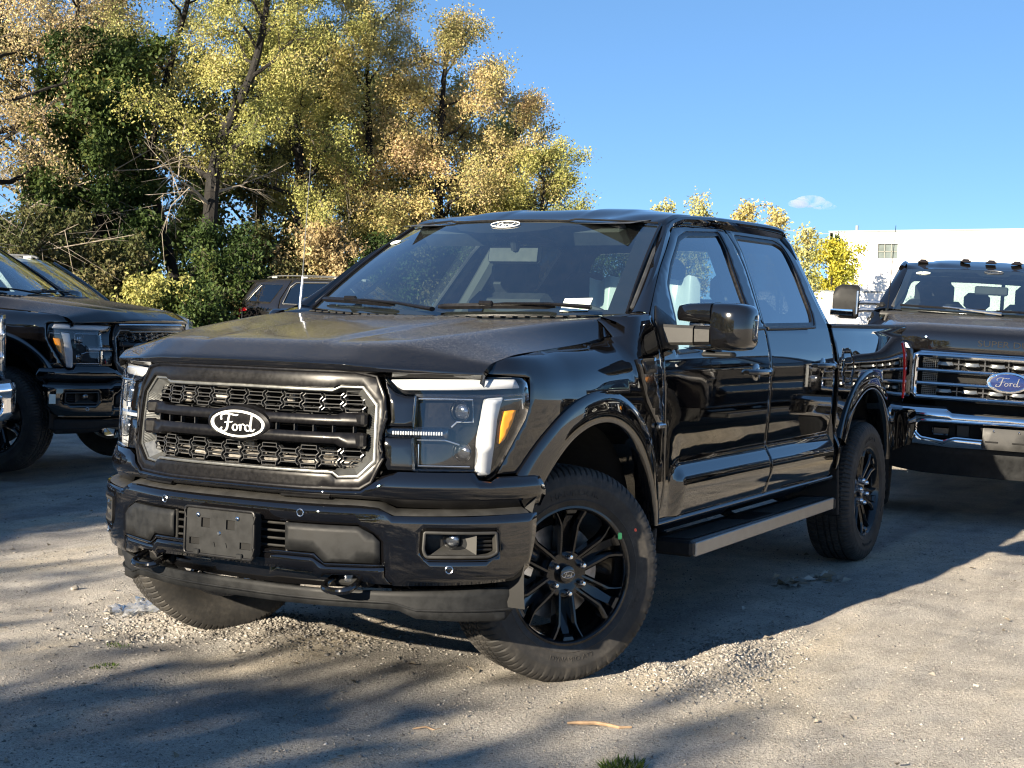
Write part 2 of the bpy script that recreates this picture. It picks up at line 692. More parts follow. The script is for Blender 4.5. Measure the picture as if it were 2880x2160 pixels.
def copy_tree(o, parent=None, skip=()):
    c = o.copy()
    COL.objects.link(c)
    c.parent = parent
    for ch in list(o.children):
        if ch.name.split('.')[0] in skip: continue
        copy_tree(ch, c, skip)
    return c

# hand-drawn script lettering of the oval badge: strokes in a box about 1 wide
def script_strokes():
    S = []
    S.append(([(.085, .60), (.075, .70), (.12, .79), (.22, .83), (.34, .82), (.45, .79), (.50, .80), (.52, .83)], .030))
    S.append(([(.30, .81), (.27, .66), (.245, .50), (.22, .33), (.17, .20), (.10, .16), (.05, .20), (.055, .28), (.09, .31)], .032))
    S.append(([(.16, .50), (.24, .53), (.34, .53), (.37, .56)], .024))
    o = [(.425+.06*math.cos(t)-.012*math.sin(t)*-1, .335+.115*math.sin(t)) for t in np.linspace(.4, .4+2*math.pi, 15)]
    S.append((o, .027))
    S.append(([(.47, .40), (.52, .42), (.565, .47)], .020))
    S.append(([(.575, .47), (.565, .36), (.555, .23)], .030))
    S.append(([(.565, .38), (.60, .45), (.64, .47), (.665, .43)], .026))
    o = [(.745+.062*math.cos(t), .335+.11*math.sin(t)) for t in np.linspace(.6, .6+2*math.pi, 15)]
    S.append((o, .027))
    S.append(([(.875, .82), (.85, .66), (.825, .48), (.81, .33), (.83, .24), (.88, .25), (.92, .32)], .030))
    return S

def script_mb(W, H, depth, place, wk=1.0):
    """lettering as raised strokes; place(x,y,h) -> 3D, x in [-W/2,W/2]"""
    mb = MB()
    for pts, wd in script_strokes():
        P = smooth_line(pts, 4)
        n = len(P)
        d = np.gradient(P, axis=0); d /= np.maximum(1e-9, np.linalg.norm(d, axis=1))[:, None]
        nn = np.c_[-d[:, 1], d[:, 0]]
        rings = []
        for i in range(n):
            t = i/(n-1)
            ww = wk*wd*(.72+.28*math.sin(math.pi*min(1, max(0, t))))
            a = P[i]+nn[i]*ww; b = P[i]-nn[i]*ww
            f = lambda q, h: place((q[0]-.49)*W, (q[1]-.48)*H, h)
            rings.append([f(a, 0), f(P[i]+nn[i]*ww*.6, depth), f(P[i]-nn[i]*ww*.6, depth), f(b, 0)])
        mb.loft(rings, cap=True)
    return mb
# ================================================================== PICKUP TRUCK (half-ton crew cab)
# plan outline of the body at grille height: front centre round the corner to the tail
_PP = [(.945, 0), (.940, .2), (.918, .35), (.868, .5), (.79, .68), (.67, .84), (.55, .925), (.42, .965), (.2, .985), (-.3, .992),
       (-1, .985), (-2, .985), (-3.5, .985), (-4.2, .965), (-4.92, .885)]
class Plan:
    def __init__(s, PP):
        PP = np.array(PP, float)
        P = np.vstack([PP[3:0:-1]*[1, -1], PP])
        t = np.r_[0, np.cumsum(np.hypot(*np.diff(P, axis=0).T))]
        m = np.zeros_like(P)
        for i in range(len(P)):
            a, b = max(i-1, 0), min(i+1, len(P)-1)
            if 0 < i < len(P)-1:
                h0, h1 = t[i]-t[i-1], t[i+1]-t[i]
                m[i] = ((P[i]-P[i-1])/h0*h1+(P[i+1]-P[i])/h1*h0)/(h0+h1)
            else:
                m[i] = (P[b]-P[a])/(t[b]-t[a])
        T = np.linspace(t[3], t[-1], 4000)
        i = np.clip(np.searchsorted(t, T, 'right')-1, 0, len(t)-2)
        h = (t[i+1]-t[i])[:, None]; q = ((T-t[i])[:, None])/h
        C = (2*q**3-3*q**2+1)*P[i]+(q**3-2*q**2+q)*h*m[i]+(-2*q**3+3*q**2)*P[i+1]+(q**3-q**2)*h*m[i+1]
        s.U = np.r_[0, np.cumsum(np.hypot(*np.diff(C, axis=0).T))]
        s.C = C
        D = np.gradient(C, axis=0)
        for _ in range(40):      # soften the curvature a little
            D[1:-1] = (D[:-2]+2*D[1:-1]+D[2:])/4
        D /= np.linalg.norm(D, axis=1)[:, None]
        s.N = np.c_[D[:, 1], -D[:, 0]]
        if s.N[0, 0] < 0: s.N = -s.N
    def at(s, u):
        sg = np.where(u < 0, -1.0, 1.0); a = np.abs(u)
        return (np.interp(a, s.U, s.C[:, 0]), np.interp(a, s.U, s.C[:, 1])*sg,
                np.interp(a, s.U, s.N[:, 0]), np.interp(a, s.U, s.N[:, 1])*sg)
    def u(s, x):
        return np.interp(-np.asarray(x, float), -s.C[:, 0], s.U)

PL = Plan(_PP)
_pc = hermite([.48, .55, .57, .62, .70, .718, .795, .81, .86, .95, 1.05, 1.15, 1.20, 1.24, 1.28, 1.34, 1.40, 1.43],
              [-.030, -.008, -.001, .013, .0235, .0225, -.0095, -.0110, -.0085, -.001, .003, .005, .004, .000, -.008, -.022, -.038, -.048])
_ps = hermite([.48, .57, .62, .70, .81, .86, .95, 1.05, 1.15, 1.20, 1.24, 1.28, 1.34, 1.40, 1.43],
              [-.040, -.018, -.012, -.008, -.006, -.005, -.001, .003, .005, .004, .000, -.008, -.022, -.038, -.048])
_zt = hermite([-.52, -.40, -.34, -.30, -.243, .034, .316, .563, .66, .9], [1.52, 1.47, 1.41, 1.345, 1.319, 1.298, 1.279, 1.258, 1.21, 1.19])
_ft = hermite([-.02, 0, .012, .035, .07, .11, .18], [-1.25, -1.0, -.72, -.43, -.21, -.085, 0])
def body_off(u, z):
    x = PL.at(u)[0]; a = np.abs(u)
    wc = sstep(-.70, -.82, x)*sstep(-3.16, -3.06, x)
    side = wc*_pc(z)+(1-wc)*_ps(z)
    A = .035+.085*sstep(.62, .2, x)
    A = A*sstep(-.44, -.33, x)
    side = side+A*_ft(_zt(x)-z)
    q = np.clip(z-.85, -.05, .5)
    front = .012-.03*q-.30*q*q
    k = sstep(.72, 1.1, a)
    return (1-k)*front+k*side
def wsurf(off=0.0, fn=None):
    def f(uv):
        u, z = uv[:, 0], uv[:, 1]
        x, y, nx, ny = PL.at(u)
        o = (fn(u, z) if fn else body_off(u, z))+off
        return np.c_[x+nx*o, y+ny*o, z], np.c_[nx, ny, 0*z]
    return f
W = wsurf()
def bump_off(u, z):
    return _bz(z)-.004*sstep(.9, 1.1, np.abs(u))
_bz = hermite([.44, .47, .53, .60, .70, .715, .733, .76], [.022, .034, .046, .050, .047, .045, .036, .02])
WB = wsurf(fn=bump_off)
def side_y(x, z):
    x = np.asarray(x, float); z = np.asarray(z, float)
    u = PL.u(x)
    cx, cy, nx, ny = PL.at(u)
    yw_ = cy+ny*body_off(u, np.minimum(z, 1.43))
    gs = .952-.55*(z-1.40)-.035*sstep(1.75, 1.98, z)
    b = sstep(1.36, 1.45, z)
    return (1-b)*yw_+b*gs
def sidesurf(off=0.0):
    def f(uv):
        y = side_y(uv[:, 0], uv[:, 1])+off
        return np.c_[uv[:, 0], y, uv[:, 1]], np.c_[0*y, 1+0*y, 0*y]
    return f
SS = sidesurf()

def X(pts):
    """(x,z) outline on the flank -> (u,z)"""
    p = np.array(pts, float)
    return np.c_[PL.u(p[:, 0]), p[:, 1]]
def sym(pts):
    """outline given for u>=0, top centre round to bottom centre -> both halves"""
    p = [tuple(q) for q in pts]
    return np.array(p+[(-a, b) for a, b in p[::-1] if a > 1e-6])

def arc(cx, cz, r, a0, a1, n=24, rz=None):
    rz = rz or r
    return [(cx+r*math.cos(R_(a0+(a1-a0)*i/n)), cz+rz*math.sin(R_(a0+(a1-a0)*i/n))) for i in range(n+1)]

# ---------- wheel, built round local Y (outer face +Y), centred on the hub
def tyre_mesh(r=.419, wd=.275, rb=.262, n=480):
    h = wd/2
    prof = [(rb, -h*.80), (rb+.028, -h*.95), (.345, -h), (r-.026, -h*.94), (r-.008, -h*.82), (r, -h*.68), (r, -h*.50), (r-.011, -h*.485), (r-.011, -h*.42),
            (r, -h*.405), (r+.0015, -h*.17), (r-.011, -h*.155), (r-.011, -h*.08), (r+.002, -h*.065), (r+.002, h*.065), (r-.011, h*.08), (r-.011, h*.155),
            (r+.0015, h*.17), (r, h*.405), (r-.011, h*.42), (r-.011, h*.485), (r, h*.50), (r, h*.68), (r-.008, h*.82), (r-.020, h*.90), (r-.026, h*.94), (r-.045, h*.975), (.358, h*1.0),
            (.352, h*1.012), (.346, h*1.002), (.318, h*.985), (.298, h*.965), (.295, h*.975), (.291, h*.96), (rb+.012, h*.92), (rb+.004, h*.86), (rb, h*.78)]
    P = np.array(prof); m = len(P)
    V = np.zeros((n, m, 3)); 
    for k in range(n):
        t = 2*math.pi*k/n
        pr = P.copy()
        q = k % 5
        sh = (np.abs(P[:, 1]) > h*.49) & (P[:, 0] > r-.03)
        ct = (np.abs(P[:, 1]) < h*.41) & (P[:, 0] > r-.005)
        ou = (P[:, 1] > h*.5)
        kk = (k+2) % 5
        if q == 0: pr[sh & ou, 0] -= .0065
        if kk == 0: pr[sh & ~ou, 0] -= .0065
        if q == 3: pr[ct & (P[:, 1] > 0), 0] -= .006
        if q == 1: pr[ct & (P[:, 1] <= 0), 0] -= .006
        up = (P[:, 1] > h*.88) & (P[:, 0] > r-.05)
        if (k//5) % 2 == 0: pr[up, 1] += .002
        tw = t+ .010*np.sin(np.clip(P[:, 1]/h, -1, 1)*3.0)*(P[:, 0] > r-.03)
        V[k, :, 0] = pr[:, 0]*np.cos(tw); V[k, :, 2] = pr[:, 0]*np.sin(tw); V[k, :, 1] = pr[:, 1]
    F = []
    idx = np.arange(n*m).reshape(n, m)
    a = idx; b = np.roll(idx, -1, 0)
    F = np.stack([a[:, :-1], b[:, :-1], b[:, 1:], a[:, 1:]], -1).reshape(-1, 4)
    me = mesh_big('tyre', V.reshape(-1, 3), F, 'rubber', True)
    me.set_sharp_from_angle(angle=R_(30))
    return me

def arc_text(s, size, R, ang, h, up=True, ext=.0015, squeeze=1.0):
    """lettering wrapped round the sidewall"""
    V, F = text_vf(s, size, ext)
    out = []
    for x, y, z in V:
        r = R+(y if up else -y)
        t = R_(ang)+(x*squeeze/R if up else -x*squeeze/R)
        out.append((r*math.cos(t), h+z, r*math.sin(t)))
    return out, F

def rim_mesh():
    mb = MB()
    # outer flange and barrel
    mb.lathe([(.262, .112), (.272, .116), (.271, .124), (.262, .125), (.255, .118), (.249, .100), (.243, .07), (.238, .02), (.236, -.11), (.262, -.112)], 96)
    # hub boss
    mb.lathe([(.0, .078), (.05, .078), (.066, .084), (.088, .083), (.096, .072), (.098, .03), (.09, -.02)], 48)
    for k in range(6):
        a0 = R_(90+60*k)
        ca, sa = math.cos(a0), math.sin(a0)
        def L(r, t, h): return (r*ca-t*sa, h, r*sa+t*ca)
        for s in (-1, 1):
            path = [(.060, .026, .082), (.10, .030, .090), (.15, .034, .098), (.190, .037, .103), (.215, .048, .107), (.252, .071, .112)]
            rings = []
            for i, (r, t, h) in enumerate(path):
                wt, wb, dp = .0042, .0125, .045
                j0, j1 = path[max(0, i-1)], path[min(len(path)-1, i+1)]
                dr, dt = j1[0]-j0[0], j1[1]-j0[1]
                l = math.hypot(dr, dt); nr, ntt = -dt/l, dr/l
                q = lambda o, hh: L(r+nr*o*s*1.0, s*(t+ntt*o), hh)
                rings.append([q(-wb, h-dp), q(-wb, h-.010), q(-wt, h), q(wt, h), q(wb, h-.010), q(wb, h-dp)])
            mb.loft(rings)
        # sunken web between the two ribs
        rings = []
        for r, t, h in ((.085, .020, .046), (.15, .022, .054), (.20, .017, .076), (.252, .013, .104)):
            rings.append([L(r, -t, h), L(r, t, h), L(r, t, h-.03), L(r, -t, h-.03)])
        mb.loft(rings)
        # facet at the outer end
        rings = []
        for r, t, h in ((.230, .014, .095), (.240, .020, .110), (.256, .026, .113)):
            rings.append([L(r, -t, h), L(r, t, h), L(r, t, h-.03), L(r, -t, h-.03)])
        mb.loft(rings)
    return mb.mesh('rim', 'rim_black', True, 28)

WH = {}
def wheel_meshes():
    WH['tyre'] = tyre_mesh()
    WH['rim'] = rim_mesh()
    mb = MB().lathe([(0, -.012), (.185, -.012), (.185, .012), (0, .012)], 48)
    WH['brake_disc'] = mb.mesh('brake_disc', 'disc_steel')
    mb = MB().box((.15*math.cos(R_(20)), .012, .15*math.sin(R_(20))), (.075, .06, .13), (0, -R_(20), 0), .012)
    WH['brake_caliper'] = mb.mesh('brake_caliper', 'chrome_soft')
    mb = MB().lathe([(.0, .032), (.007, .031), (.012, .025), (.0145, .015), (.0145, -.01), (.019, -.012), (.02, -.03)], 16)
    WH['lug_nut'] = mb.mesh('lug_nut', 'chrome')
    mb = MB().lathe([(.0, .098), (.022, .0975), (.033, .095), (.036, .089), (.036, .07)], 32)
    WH['center_cap'] = mb.mesh('center_cap', 'gloss_black')
    mb = script_mb(.044, .052, .001, lambda x, y, h: (-x, .0980+h, y*.55))
    mb.tube([(.029*math.cos(t), .0976, .0125*math.sin(t)) for t in np.linspace(0, 2*math.pi, 25)], .0012, 6, cap=False)
    WH['cap_emblem'] = mb.mesh('cap_emblem', 'chrome_soft')
    mb = MB()
    mb.add(*arc_text('HANKOOK', .036, .322, 90, .1358, True, .0018, 1.25))
    mb.add(*arc_text('DYNAPRO AT2', .026, .322, 270, .1358, False, .0016, 1.15))
    mb.add(*arc_text('XTREME', .020, .318, 200, .1355, True, .0014, 1.1))
    WH['sidewall_lettering'] = mb.mesh('sidewall_lettering', 'rubber', False)

def add_wheel(parent, loc, steer=0.0, right=False, spin=0.0, extras=False, letters=True):
    wn = empty('wheel', loc, (0, 0, (math.pi if right else 0)+steer), parent)
    sp = wn
    def put(k, l=(0, 0, 0), r=(0, 0, 0)):
        o = link(k, WH[k], sp); o.location = l; o.rotation_euler = r
        return o
    ry = (0, spin, 0)
    put('tyre', r=ry); put('rim', r=ry)
    put('brake_disc'); put('brake_caliper'); put('center_cap'); put('cap_emblem')
    if letters: put('sidewall_lettering')
    for k in range(6):
        a = R_(90+60*k)-spin
        put('lug_nut', (.071*math.cos(a), .088, .071*math.sin(a)), ry)
    if extras:
        mb = MB().lathe([(0, .0015), (.007, .0012), (.008, -.002)], 12)
        o = link('balance_dot', mb.mesh('balance_dot', 'red_dot'), sp); o.location = (.330*math.cos(R_(150)), .1355, .330*math.sin(R_(150)))
        mb = MB().box((0, 0, 0), (.018, .004, .026), ch=.001)
        o = link('valve_tag', mb.mesh('valve_tag', 'green_tag'), sp); o.location = (.262*math.cos(R_(147)), .124, .262*math.sin(R_(147)))
    return wn

# ---------- the body
def honeycomb(u0, u1, z0, z1, surf, off, cw=.166, rows=2, th=.0014):
    """lattice of flattened hexagon cells drawn as thin bars between u0..u1, z0..z1"""
    mb = MB()
    def place(u, z):
        P = surf(np.array([[u, z]]))[0][0]
        return Vector(P)
    def bar(a, b):
        k = max(1, int(abs(a[0]-b[0])/.05))
        for i in range(k):
            p = place(a[0]+(b[0]-a[0])*i/k, a[1]+(b[1]-a[1])*i/k); q = place(a[0]+(b[0]-a[0])*(i+1)/k, a[1]+(b[1]-a[1])*(i+1)/k)
            d = (q-p).normalized(); n = Vector((1, 0, 0)); s = d.cross(n)
            if s.length < .1: continue
            s.normalize()
            ring = lambda c: [c+s*th, c-s*th, c-s*th*1.3-n*.018, c+s*th*1.3-n*.018]
            mb.loft([ring(p), ring(q)])
    H = (z1-z0)/(rows+.5)
    ncol = int(round((u1-u0)/cw*2))
    w2 = (u1-u0)/ncol
    for c in range(ncol):
        ua = u0+c*w2; ub = ua+w2
        sh = 0 if c % 2 == 0 else H*.5
        for r in range(-1, rows+2):
            zc = z0+H*(r+.25)+sh
            lo, hi = zc-H*.30, zc+H*.30
            if hi > z1+1e-3 and lo > z1-1e-3: continue
            if lo < z0-1e-3 and hi < z0+1e-3: continue
            tip = w2*.13
            for z in (lo, hi):
                if z0-1e-3 <= z <= z1+1e-3: bar((ua+tip, z), (ub-tip, z))
            for (ue, sg) in ((ua, 1), (ub, -1)):
                for z in (lo, hi):
                    zm = zc
                    if z0-1e-3 <= z <= z1+1e-3 and z0-1e-3 <= zm <= z1+1e-3:
                        bar((ue+sg*tip, z), (ue+sg*0, zm))
            for z in (hi,):
                zt = hi+H*.40
                if z0-1e-3 <= z <= z1+1e-3:
                    bar((ua+tip, z), (ua+tip, min(zt, z1))); bar((ub-tip, z), (ub-tip, min(zt, z1)))
    return mb

def lerp_grid(rows, k, blur=3, fixed_last=True):
    """rows of control points -> fine grid, creases softened by blurring"""
    G = np.array(rows, float)
    def up(A):
        n = A.shape[0]
        t = np.linspace(0, n-1, (n-1)*k+1)
        i = np.clip(t.astype(int), 0, n-2); f = (t-i).reshape(-1, 1, 1)
        return A[i]*(1-f)+A[i+1]*f
    G = up(G); G = up(G.transpose(1, 0, 2)).transpose(1, 0, 2)
    for _ in range(blur):
        H = G.copy()
        H[1:-1] = (G[:-2]+2*G[1:-1]+G[2:])/4
        G = H.copy()
        H[:, 1:-1] = (G[:, :-2]+2*G[:, 1:-1]+G[:, 2:])/4
        G = H
    return G

def grid_mesh(name, G, mat, smooth=True, flip=False, skirt=None, angle=None):
    n, m, _ = G.shape
    V = G.reshape(-1, 3); idx = np.arange(n*m).reshape(n, m)
    F = np.stack([idx[:-1, :-1], idx[1:, :-1], idx[1:, 1:], idx[:-1, 1:]], -1).reshape(-1, 4)
    if flip: F = F[:, ::-1]
    me = mesh_big(name, V, F, mat, smooth)
    if angle: me.set_sharp_from_angle(angle=R_(angle))
    return me

def hood_rows():
    # half rows from the centre line to the fender seam; front to back
    R = [
     [(.902, 0, 1.196), (.899, .24, 1.195), (.893, .30, 1.195), (.868, .43, 1.194), (.828, .56, 1.192), (.65, .850, 1.192)],
     [(.926, 0, 1.203), (.920, .24, 1.202), (.914, .30, 1.202), (.888, .43, 1.201), (.850, .56, 1.199), (.668, .853, 1.196)],
     [(.930, 0, 1.231), (.924, .24, 1.230), (.918, .30, 1.230), (.892, .43, 1.228), (.852, .56, 1.217), (.662, .858, 1.204)],
     [(.795, 0, 1.302), (.790, .24, 1.302), (.785, .30, 1.296), (.765, .43, 1.297), (.725, .55, 1.297), (.620, .862, 1.236)],
     [(.50, 0, 1.338), (.50, .255, 1.337), (.50, .315, 1.327), (.50, .46, 1.327), (.50, .625, 1.330), (.46, .866, 1.2665)],
     [(.20, 0, 1.372), (.20, .27, 1.371), (.20, .33, 1.359), (.20, .50, 1.358), (.20, .695, 1.364), (.18, .867, 1.287)],
     [(-.08, 0, 1.396), (-.08, .285, 1.395), (-.08, .345, 1.383), (-.08, .55, 1.384), (-.08, .755, 1.393), (-.08, .866, 1.3055)],
     [(-.17, 0, 1.403), (-.18, .29, 1.401), (-.19, .35, 1.390), (-.25, .58, 1.396), (-.318, .805, 1.410), (-.332, .864, 1.340)],
    ]
    return R

def build_pickup(name='pickup_truck'):
    T = empty(name)
    # ---- hood
    half = np.array(hood_rows())
    full = np.concatenate([half[:, :0:-1]*[1, -1, 1], half], 1)
    G = lerp_grid(full, 10, 5)
    front = G[0]-[.02, 0, .012]
    G2 = np.concatenate([front[None], G], 0)
    rear = G[-1]+[0, 0, -.03]
    G2 = np.concatenate([G2, rear[None]], 0)
    sL = G2[:, -1:]+[0, -.006, -.03]; sR = G2[:, :1]+[0, .006, -.03]
    G2 = np.concatenate([sR, G2, sL], 1)
    link('hood', grid_mesh('hood', G2, 'paint_black_dusty', angle=40), T)
    # ---- fenders
    def fender(mir):
        lens = [(1.122, 1.186), (1.119, 1.092), (1.103, 1.043), (1.063, .979), (1.028, .92), (.985, .846)]
        seam_top = X([(-.335, 1.418), (-.346, 1.376), (-.325, 1.342), (-.243, 1.320), (.034, 1.299), (.20, 1.288), (.316, 1.280), (.46, 1.268), (.563, 1.259), (.62, 1.236)])
        rear = X([(-.602, .556), (-.630, .618), (-.648, .712), (-.637, .84), (-.625, .967), (-.607, 1.094), (-.588, 1.20), (-.572, 1.32), (-.556, 1.428)])
        a = X(arc(0, .48, .600, 175, 38, 40))
        low = [tuple(X([(-.560, .556)])[0])]
        poly = np.vstack([np.array([(.946, 1.198)]), np.array(lens), np.array([(1.06, .846)]), a[::-1], np.array(low), rear, seam_top])
        panel('fender', poly, W, 'paint_black', T, res=.026, mirror=mir)
    pair(fender)
    def flare(mir, cx, cz, rin, rout, a0, a1, y_extra=0.0):
        mb = MB(); rings = []
        n = 44
        for i in range(n+1):
            a = R_(a0+(a1-a0)*i/n)
            taper = 1-.55*sstep(.72, 1.0, i/n)*(1 if cx > -1 else .6)
            ring = []
            for (q, o) in ((1.0, -.004), (1.0, .008), (.94, .013), (.72, .016), (.45, .019), (.18, .020), (.03, .016), (-.03, .006), (-.05, -.03), (-.05, -.09)):
                r = rin+(rout-rin)*taper*max(q, 0)+(min(q, 0))*(rout-rin)
                x, z = cx+r*math.cos(a), cz+r*math.sin(a)
                u = PL.u(x); px, py, nx, ny = PL.at(u)
                oo = float(body_off(np.array([u]), np.array([min(max(z, .86), 1.2)]))[0])*.6+o
                ring.append((float(px+nx*oo), float(py+ny*oo), z))
            rings.append(ring)
        V = [p for r in rings for p in r]; m = len(rings[0]); F = []
        for i in range(n):
            for k in range(m-1):
                F.append((i*m+k, i*m+k+1, (i+1)*m+k+1, (i+1)*m+k))
        mb.add(V, F)
        mb.build('wheel_arch_flare', 'paint_black', T, True, 35, mirror=mir)
    pair(lambda mir: flare(mir, 0, .48, .525, .648, 34, 172))
    pair(lambda mir: flare(mir, -3.69, .50, .53, .648, 25, 172))
    # ---- doors
    fd_front = [(-.600, .556), (-.630, .618), (-.648, .712), (-.637, .84), (-.625, .967), (-.607, 1.094), (-.588, 1.20), (-.572, 1.32), (-.556, 1.428), (-.74, 1.54), (-.918, 1.642), (-1.10, 1.735), (-1.252, 1.814), (-1.34, 1.850), (-1.43, 1.870), (-1.56, 1.884)]
    bl = [(-2.085, 1.912), (-2.03, 1.675), (-1.905, 1.43), (-1.925, 1.35), (-1.925, 1.128), (-1.925, .979), (-1.92, .83), (-1.931, .754), (-1.931, .679), (-1.894, .607), (-1.877, .556)]
    rd_rear = [(-2.90, 1.925), (-2.985, 1.91), (-3.005, 1.87), (-2.995, 1.75), (-2.965, 1.56), (-2.952, 1.42), (-2.965, 1.25), (-2.968, 1.10), (-2.962, .937), (-2.955, .82), (-2.96, .72), (-2.945, .64), (-2.92, .562)]
    fw = round_poly([(-.745, 1.262), (-.80, 1.40), (-.905, 1.565), (-1.06, 1.665), (-1.32, 1.80), (-1.47, 1.836), (-1.955, 1.866), (-1.865, 1.66), (-1.762, 1.392), (-1.36, 1.352), (-1.14, 1.345), (-1.02, 1.272)], .03)
    rw = round_poly([(-2.16, 1.866), (-2.80, 1.874), (-2.895, 1.845), (-2.862, 1.66), (-2.79, 1.47), (-2.72, 1.402), (-1.90, 1.388), (-2.03, 1.60)], .035)
    def doors(mir):
        d = panel('front_door', fd_front+bl, SS, 'paint_black', T, holes=[fw], res=.028, mirror=mir)
        d2 = panel('rear_door', [p for p in bl[::-1]]+rd_rear[::1], SS, 'paint_black', T, holes=[rw], res=.028, mirror=mir)
        for dd, win, gl in ((d, fw, 'glass_side'), (d2, rw, 'glass_tint')):
            wv = ccw(win)
            panel('window_seal', shrink(wv, -.006), sidesurf(-.004), 'satin_black', dd, holes=[shrink(wv, .020)], res=.03, thick=.02, gap=0, mirror=mir)
            panel('window_glass', shrink(wv, .010), sidesurf(-.014), gl, dd, res=.06, thick=.004, gap=0, mirror=mir, skirt=False)
        # belt moulding
        for dd, pts in ((d, [(-1.30, 1.351), (-1.40, 1.357), (-1.76, 1.384), (-1.90, 1.389)]), (d2, [(-1.955, 1.389), (-2.3, 1.394), (-2.70, 1.402)])):
            P = [(x, float(side_y(x, z))+.003, z-.006) for x, z in pts]
            mb = MB().tube(P, .010, 8, flat=.9)
            mb.build('belt_moulding', 'satin_black', dd, mirror=mir)
        # handles: pocket, bar, flap
        for dd, hx, hz in ((d, -1.735, 1.168), (d2, -2.775, 1.186)):
            sy = float(side_y(hx, hz))
            mb = MB()
            P = [(hx-.155+.31*i/14, sy+.006+.032*math.sin(math.pi*min(1, max(0, (i-1)/12)))**.5*(1 if 0 < i < 14 else 0), hz+.004) for i in range(15)]
            mb.tube(P, [.010]+[.017]*13+[.010], 10, flat=.85)
            mb.build('door_handle', 'gloss_black', dd, mirror=mir)
            mb = MB()
            mb.sphere((hx+.015, sy-.014, hz), .085, 18, 10, (1.0, .26, .62))
            mb.build('handle_pocket', 'gloss_black', dd, mirror=mir)
            mb = MB().box((hx-.135, sy+.014, hz+.0), (.05, .03, .045), ch=.012)
            mb.build('handle_cap', 'gloss_black', dd, mirror=mir)
        return d
    pair(doors)
    # ---- cab: A pillars, roof, back wall
    L1 = smooth_line([(-.583, .827, 1.432), (-.80, .785, 1.575), (-1.02, .737, 1.72), (-1.223, .688, 1.85)], 8)
    L2 = smooth_line([(-.556, .934, 1.430), (-.74, .874, 1.54), (-.918, .817, 1.642), (-1.10, .765, 1.735), (-1.252, .719, 1.814)], 6)
    def pillar(mir):
        n = 25
        t = np.linspace(0, 1, n)
        rs = lambda L: np.stack([np.interp(t, np.linspace(0, 1, len(L)), L[:, k]) for k in range(3)], 1)
        A, B = rs(L1), rs(L2)
        rows = []
        for q in np.linspace(0, 1, 9):
            o = .020*math.sin(math.pi*q)
            rows.append(A*(1-q)+B*q+np.array([.55, .45, .55])*o)
        rows = [A-[.02, .0, .03]]+rows+[B+[-.03, -.03, -.005]]
        G = np.stack(rows, 0)
        if mir: G = G*[1, -1, 1]
        link('a_pillar', grid_mesh('a_pillar', G, 'paint_black', flip=not mir, angle=50), T)
    pair(pillar)
    # roof: from the windscreen header to the rear, rolled down along the sides
    def wtop(v): return np.array([-1.223+(1-v*v)*.245, .688*v, 1.850+.012*(1-v*v)])
    rows = []
    xs = [0, .03, .10, .22, .45, .7, .9, .97, 1.0]
    for q in xs:
        row = []
        for v in np.linspace(-1, 1, 41):
            f = wtop(v)
            xr = -3.02-.05*(1-v*v)
            x = f[0]*(1-q)+xr*q
            edge = hermite([-3.10, -3.02, -2.9, -2.0, -1.47, -1.32, -1.22, -.9], [1.895, 1.915, 1.932, 1.930, 1.921, 1.900, 1.862, 1.80])(x)
            crown = .048*sstep(-.95, -1.75, x)*(1-.5*sstep(-2.6, -3.07, x))
            rib = .006*(sstep(.30, .34, abs(v))-sstep(.62, .66, abs(v)))*sstep(-1.25, -1.4, x)
            yy = np.interp(x, [-3.1, -1.5, -1.2], [.652, .668, .690])
            z = edge+crown*(1-abs(v)**2.6)+rib
            if q == 0: z = f[2]
            if q == .03: z = max(f[2]+.012, z) if abs(v) < .97 else z
            row.append((x, yy*v, float(z)))
        rows.append(row)
    G = lerp_grid(rows, 5, 3)
    side1 = G[:, -1:]+[0, .012, -.014]; side2 = G[:, :1]+[0, -.012, -.014]
    side1b = side1+[0, -.01, -.03]; side2b = side2+[0, .01, -.03]
    G = np.concatenate([side2b, side2, G, side1, side1b], 1)
    G = np.concatenate([G[:1]+[-.02, 0, -.02], G, G[-1:]+[-.005, 0, -.05]], 0)
    link('roof', grid_mesh('roof', G, 'paint_black', flip=True, angle=50), T)
    # roof rail above the doors and along the pillar
    def rail(mir):
        pts = smooth_line([(-.60, .885, 1.440), (-.92, .812, 1.655), (-1.25, .712, 1.832), (-1.42, .690, 1.886), (-1.60, .684, 1.904), (-2.1, .678, 1.926), (-2.88, .668, 1.938), (-3.02, .664, 1.905)], 5)
        mb = MB().tube([Vector(p)-Vector((0, .014, .0)) for p in pts], .018, 8)
        mb.build('roof_rail_trim', 'paint_black', T, mirror=mir)
    pair(rail)
    # back wall with window
    def backsurf(uv):
        y, z = uv[:, 0], uv[:, 1]
        x = -3.045-.03*(1-(y/.9)**2)+.06*sstep(1.5, 1.95, z)*0-.02*sstep(1.4, 1.9, z)
        return np.c_[x, y, z], np.c_[-1+0*x, 0*x, 0*x]
    bw = sym([(0, 1.935), (.60, 1.915), (.665, 1.88), (.93, 1.42), (.93, .70), (0, .70)])
    bwin = round_poly(sym([(0, 1.83), (.56, 1.81), (.70, 1.47), (0, 1.47)]), .05)
    p = panel('cab_back', bw, backsurf, 'paint_black', T, holes=[bwin], res=.08)
    panel('rear_window', shrink(ccw(bwin), -.005), backsurf, 'glass_clear', p, res=.1, off=-.008, skirt=False)
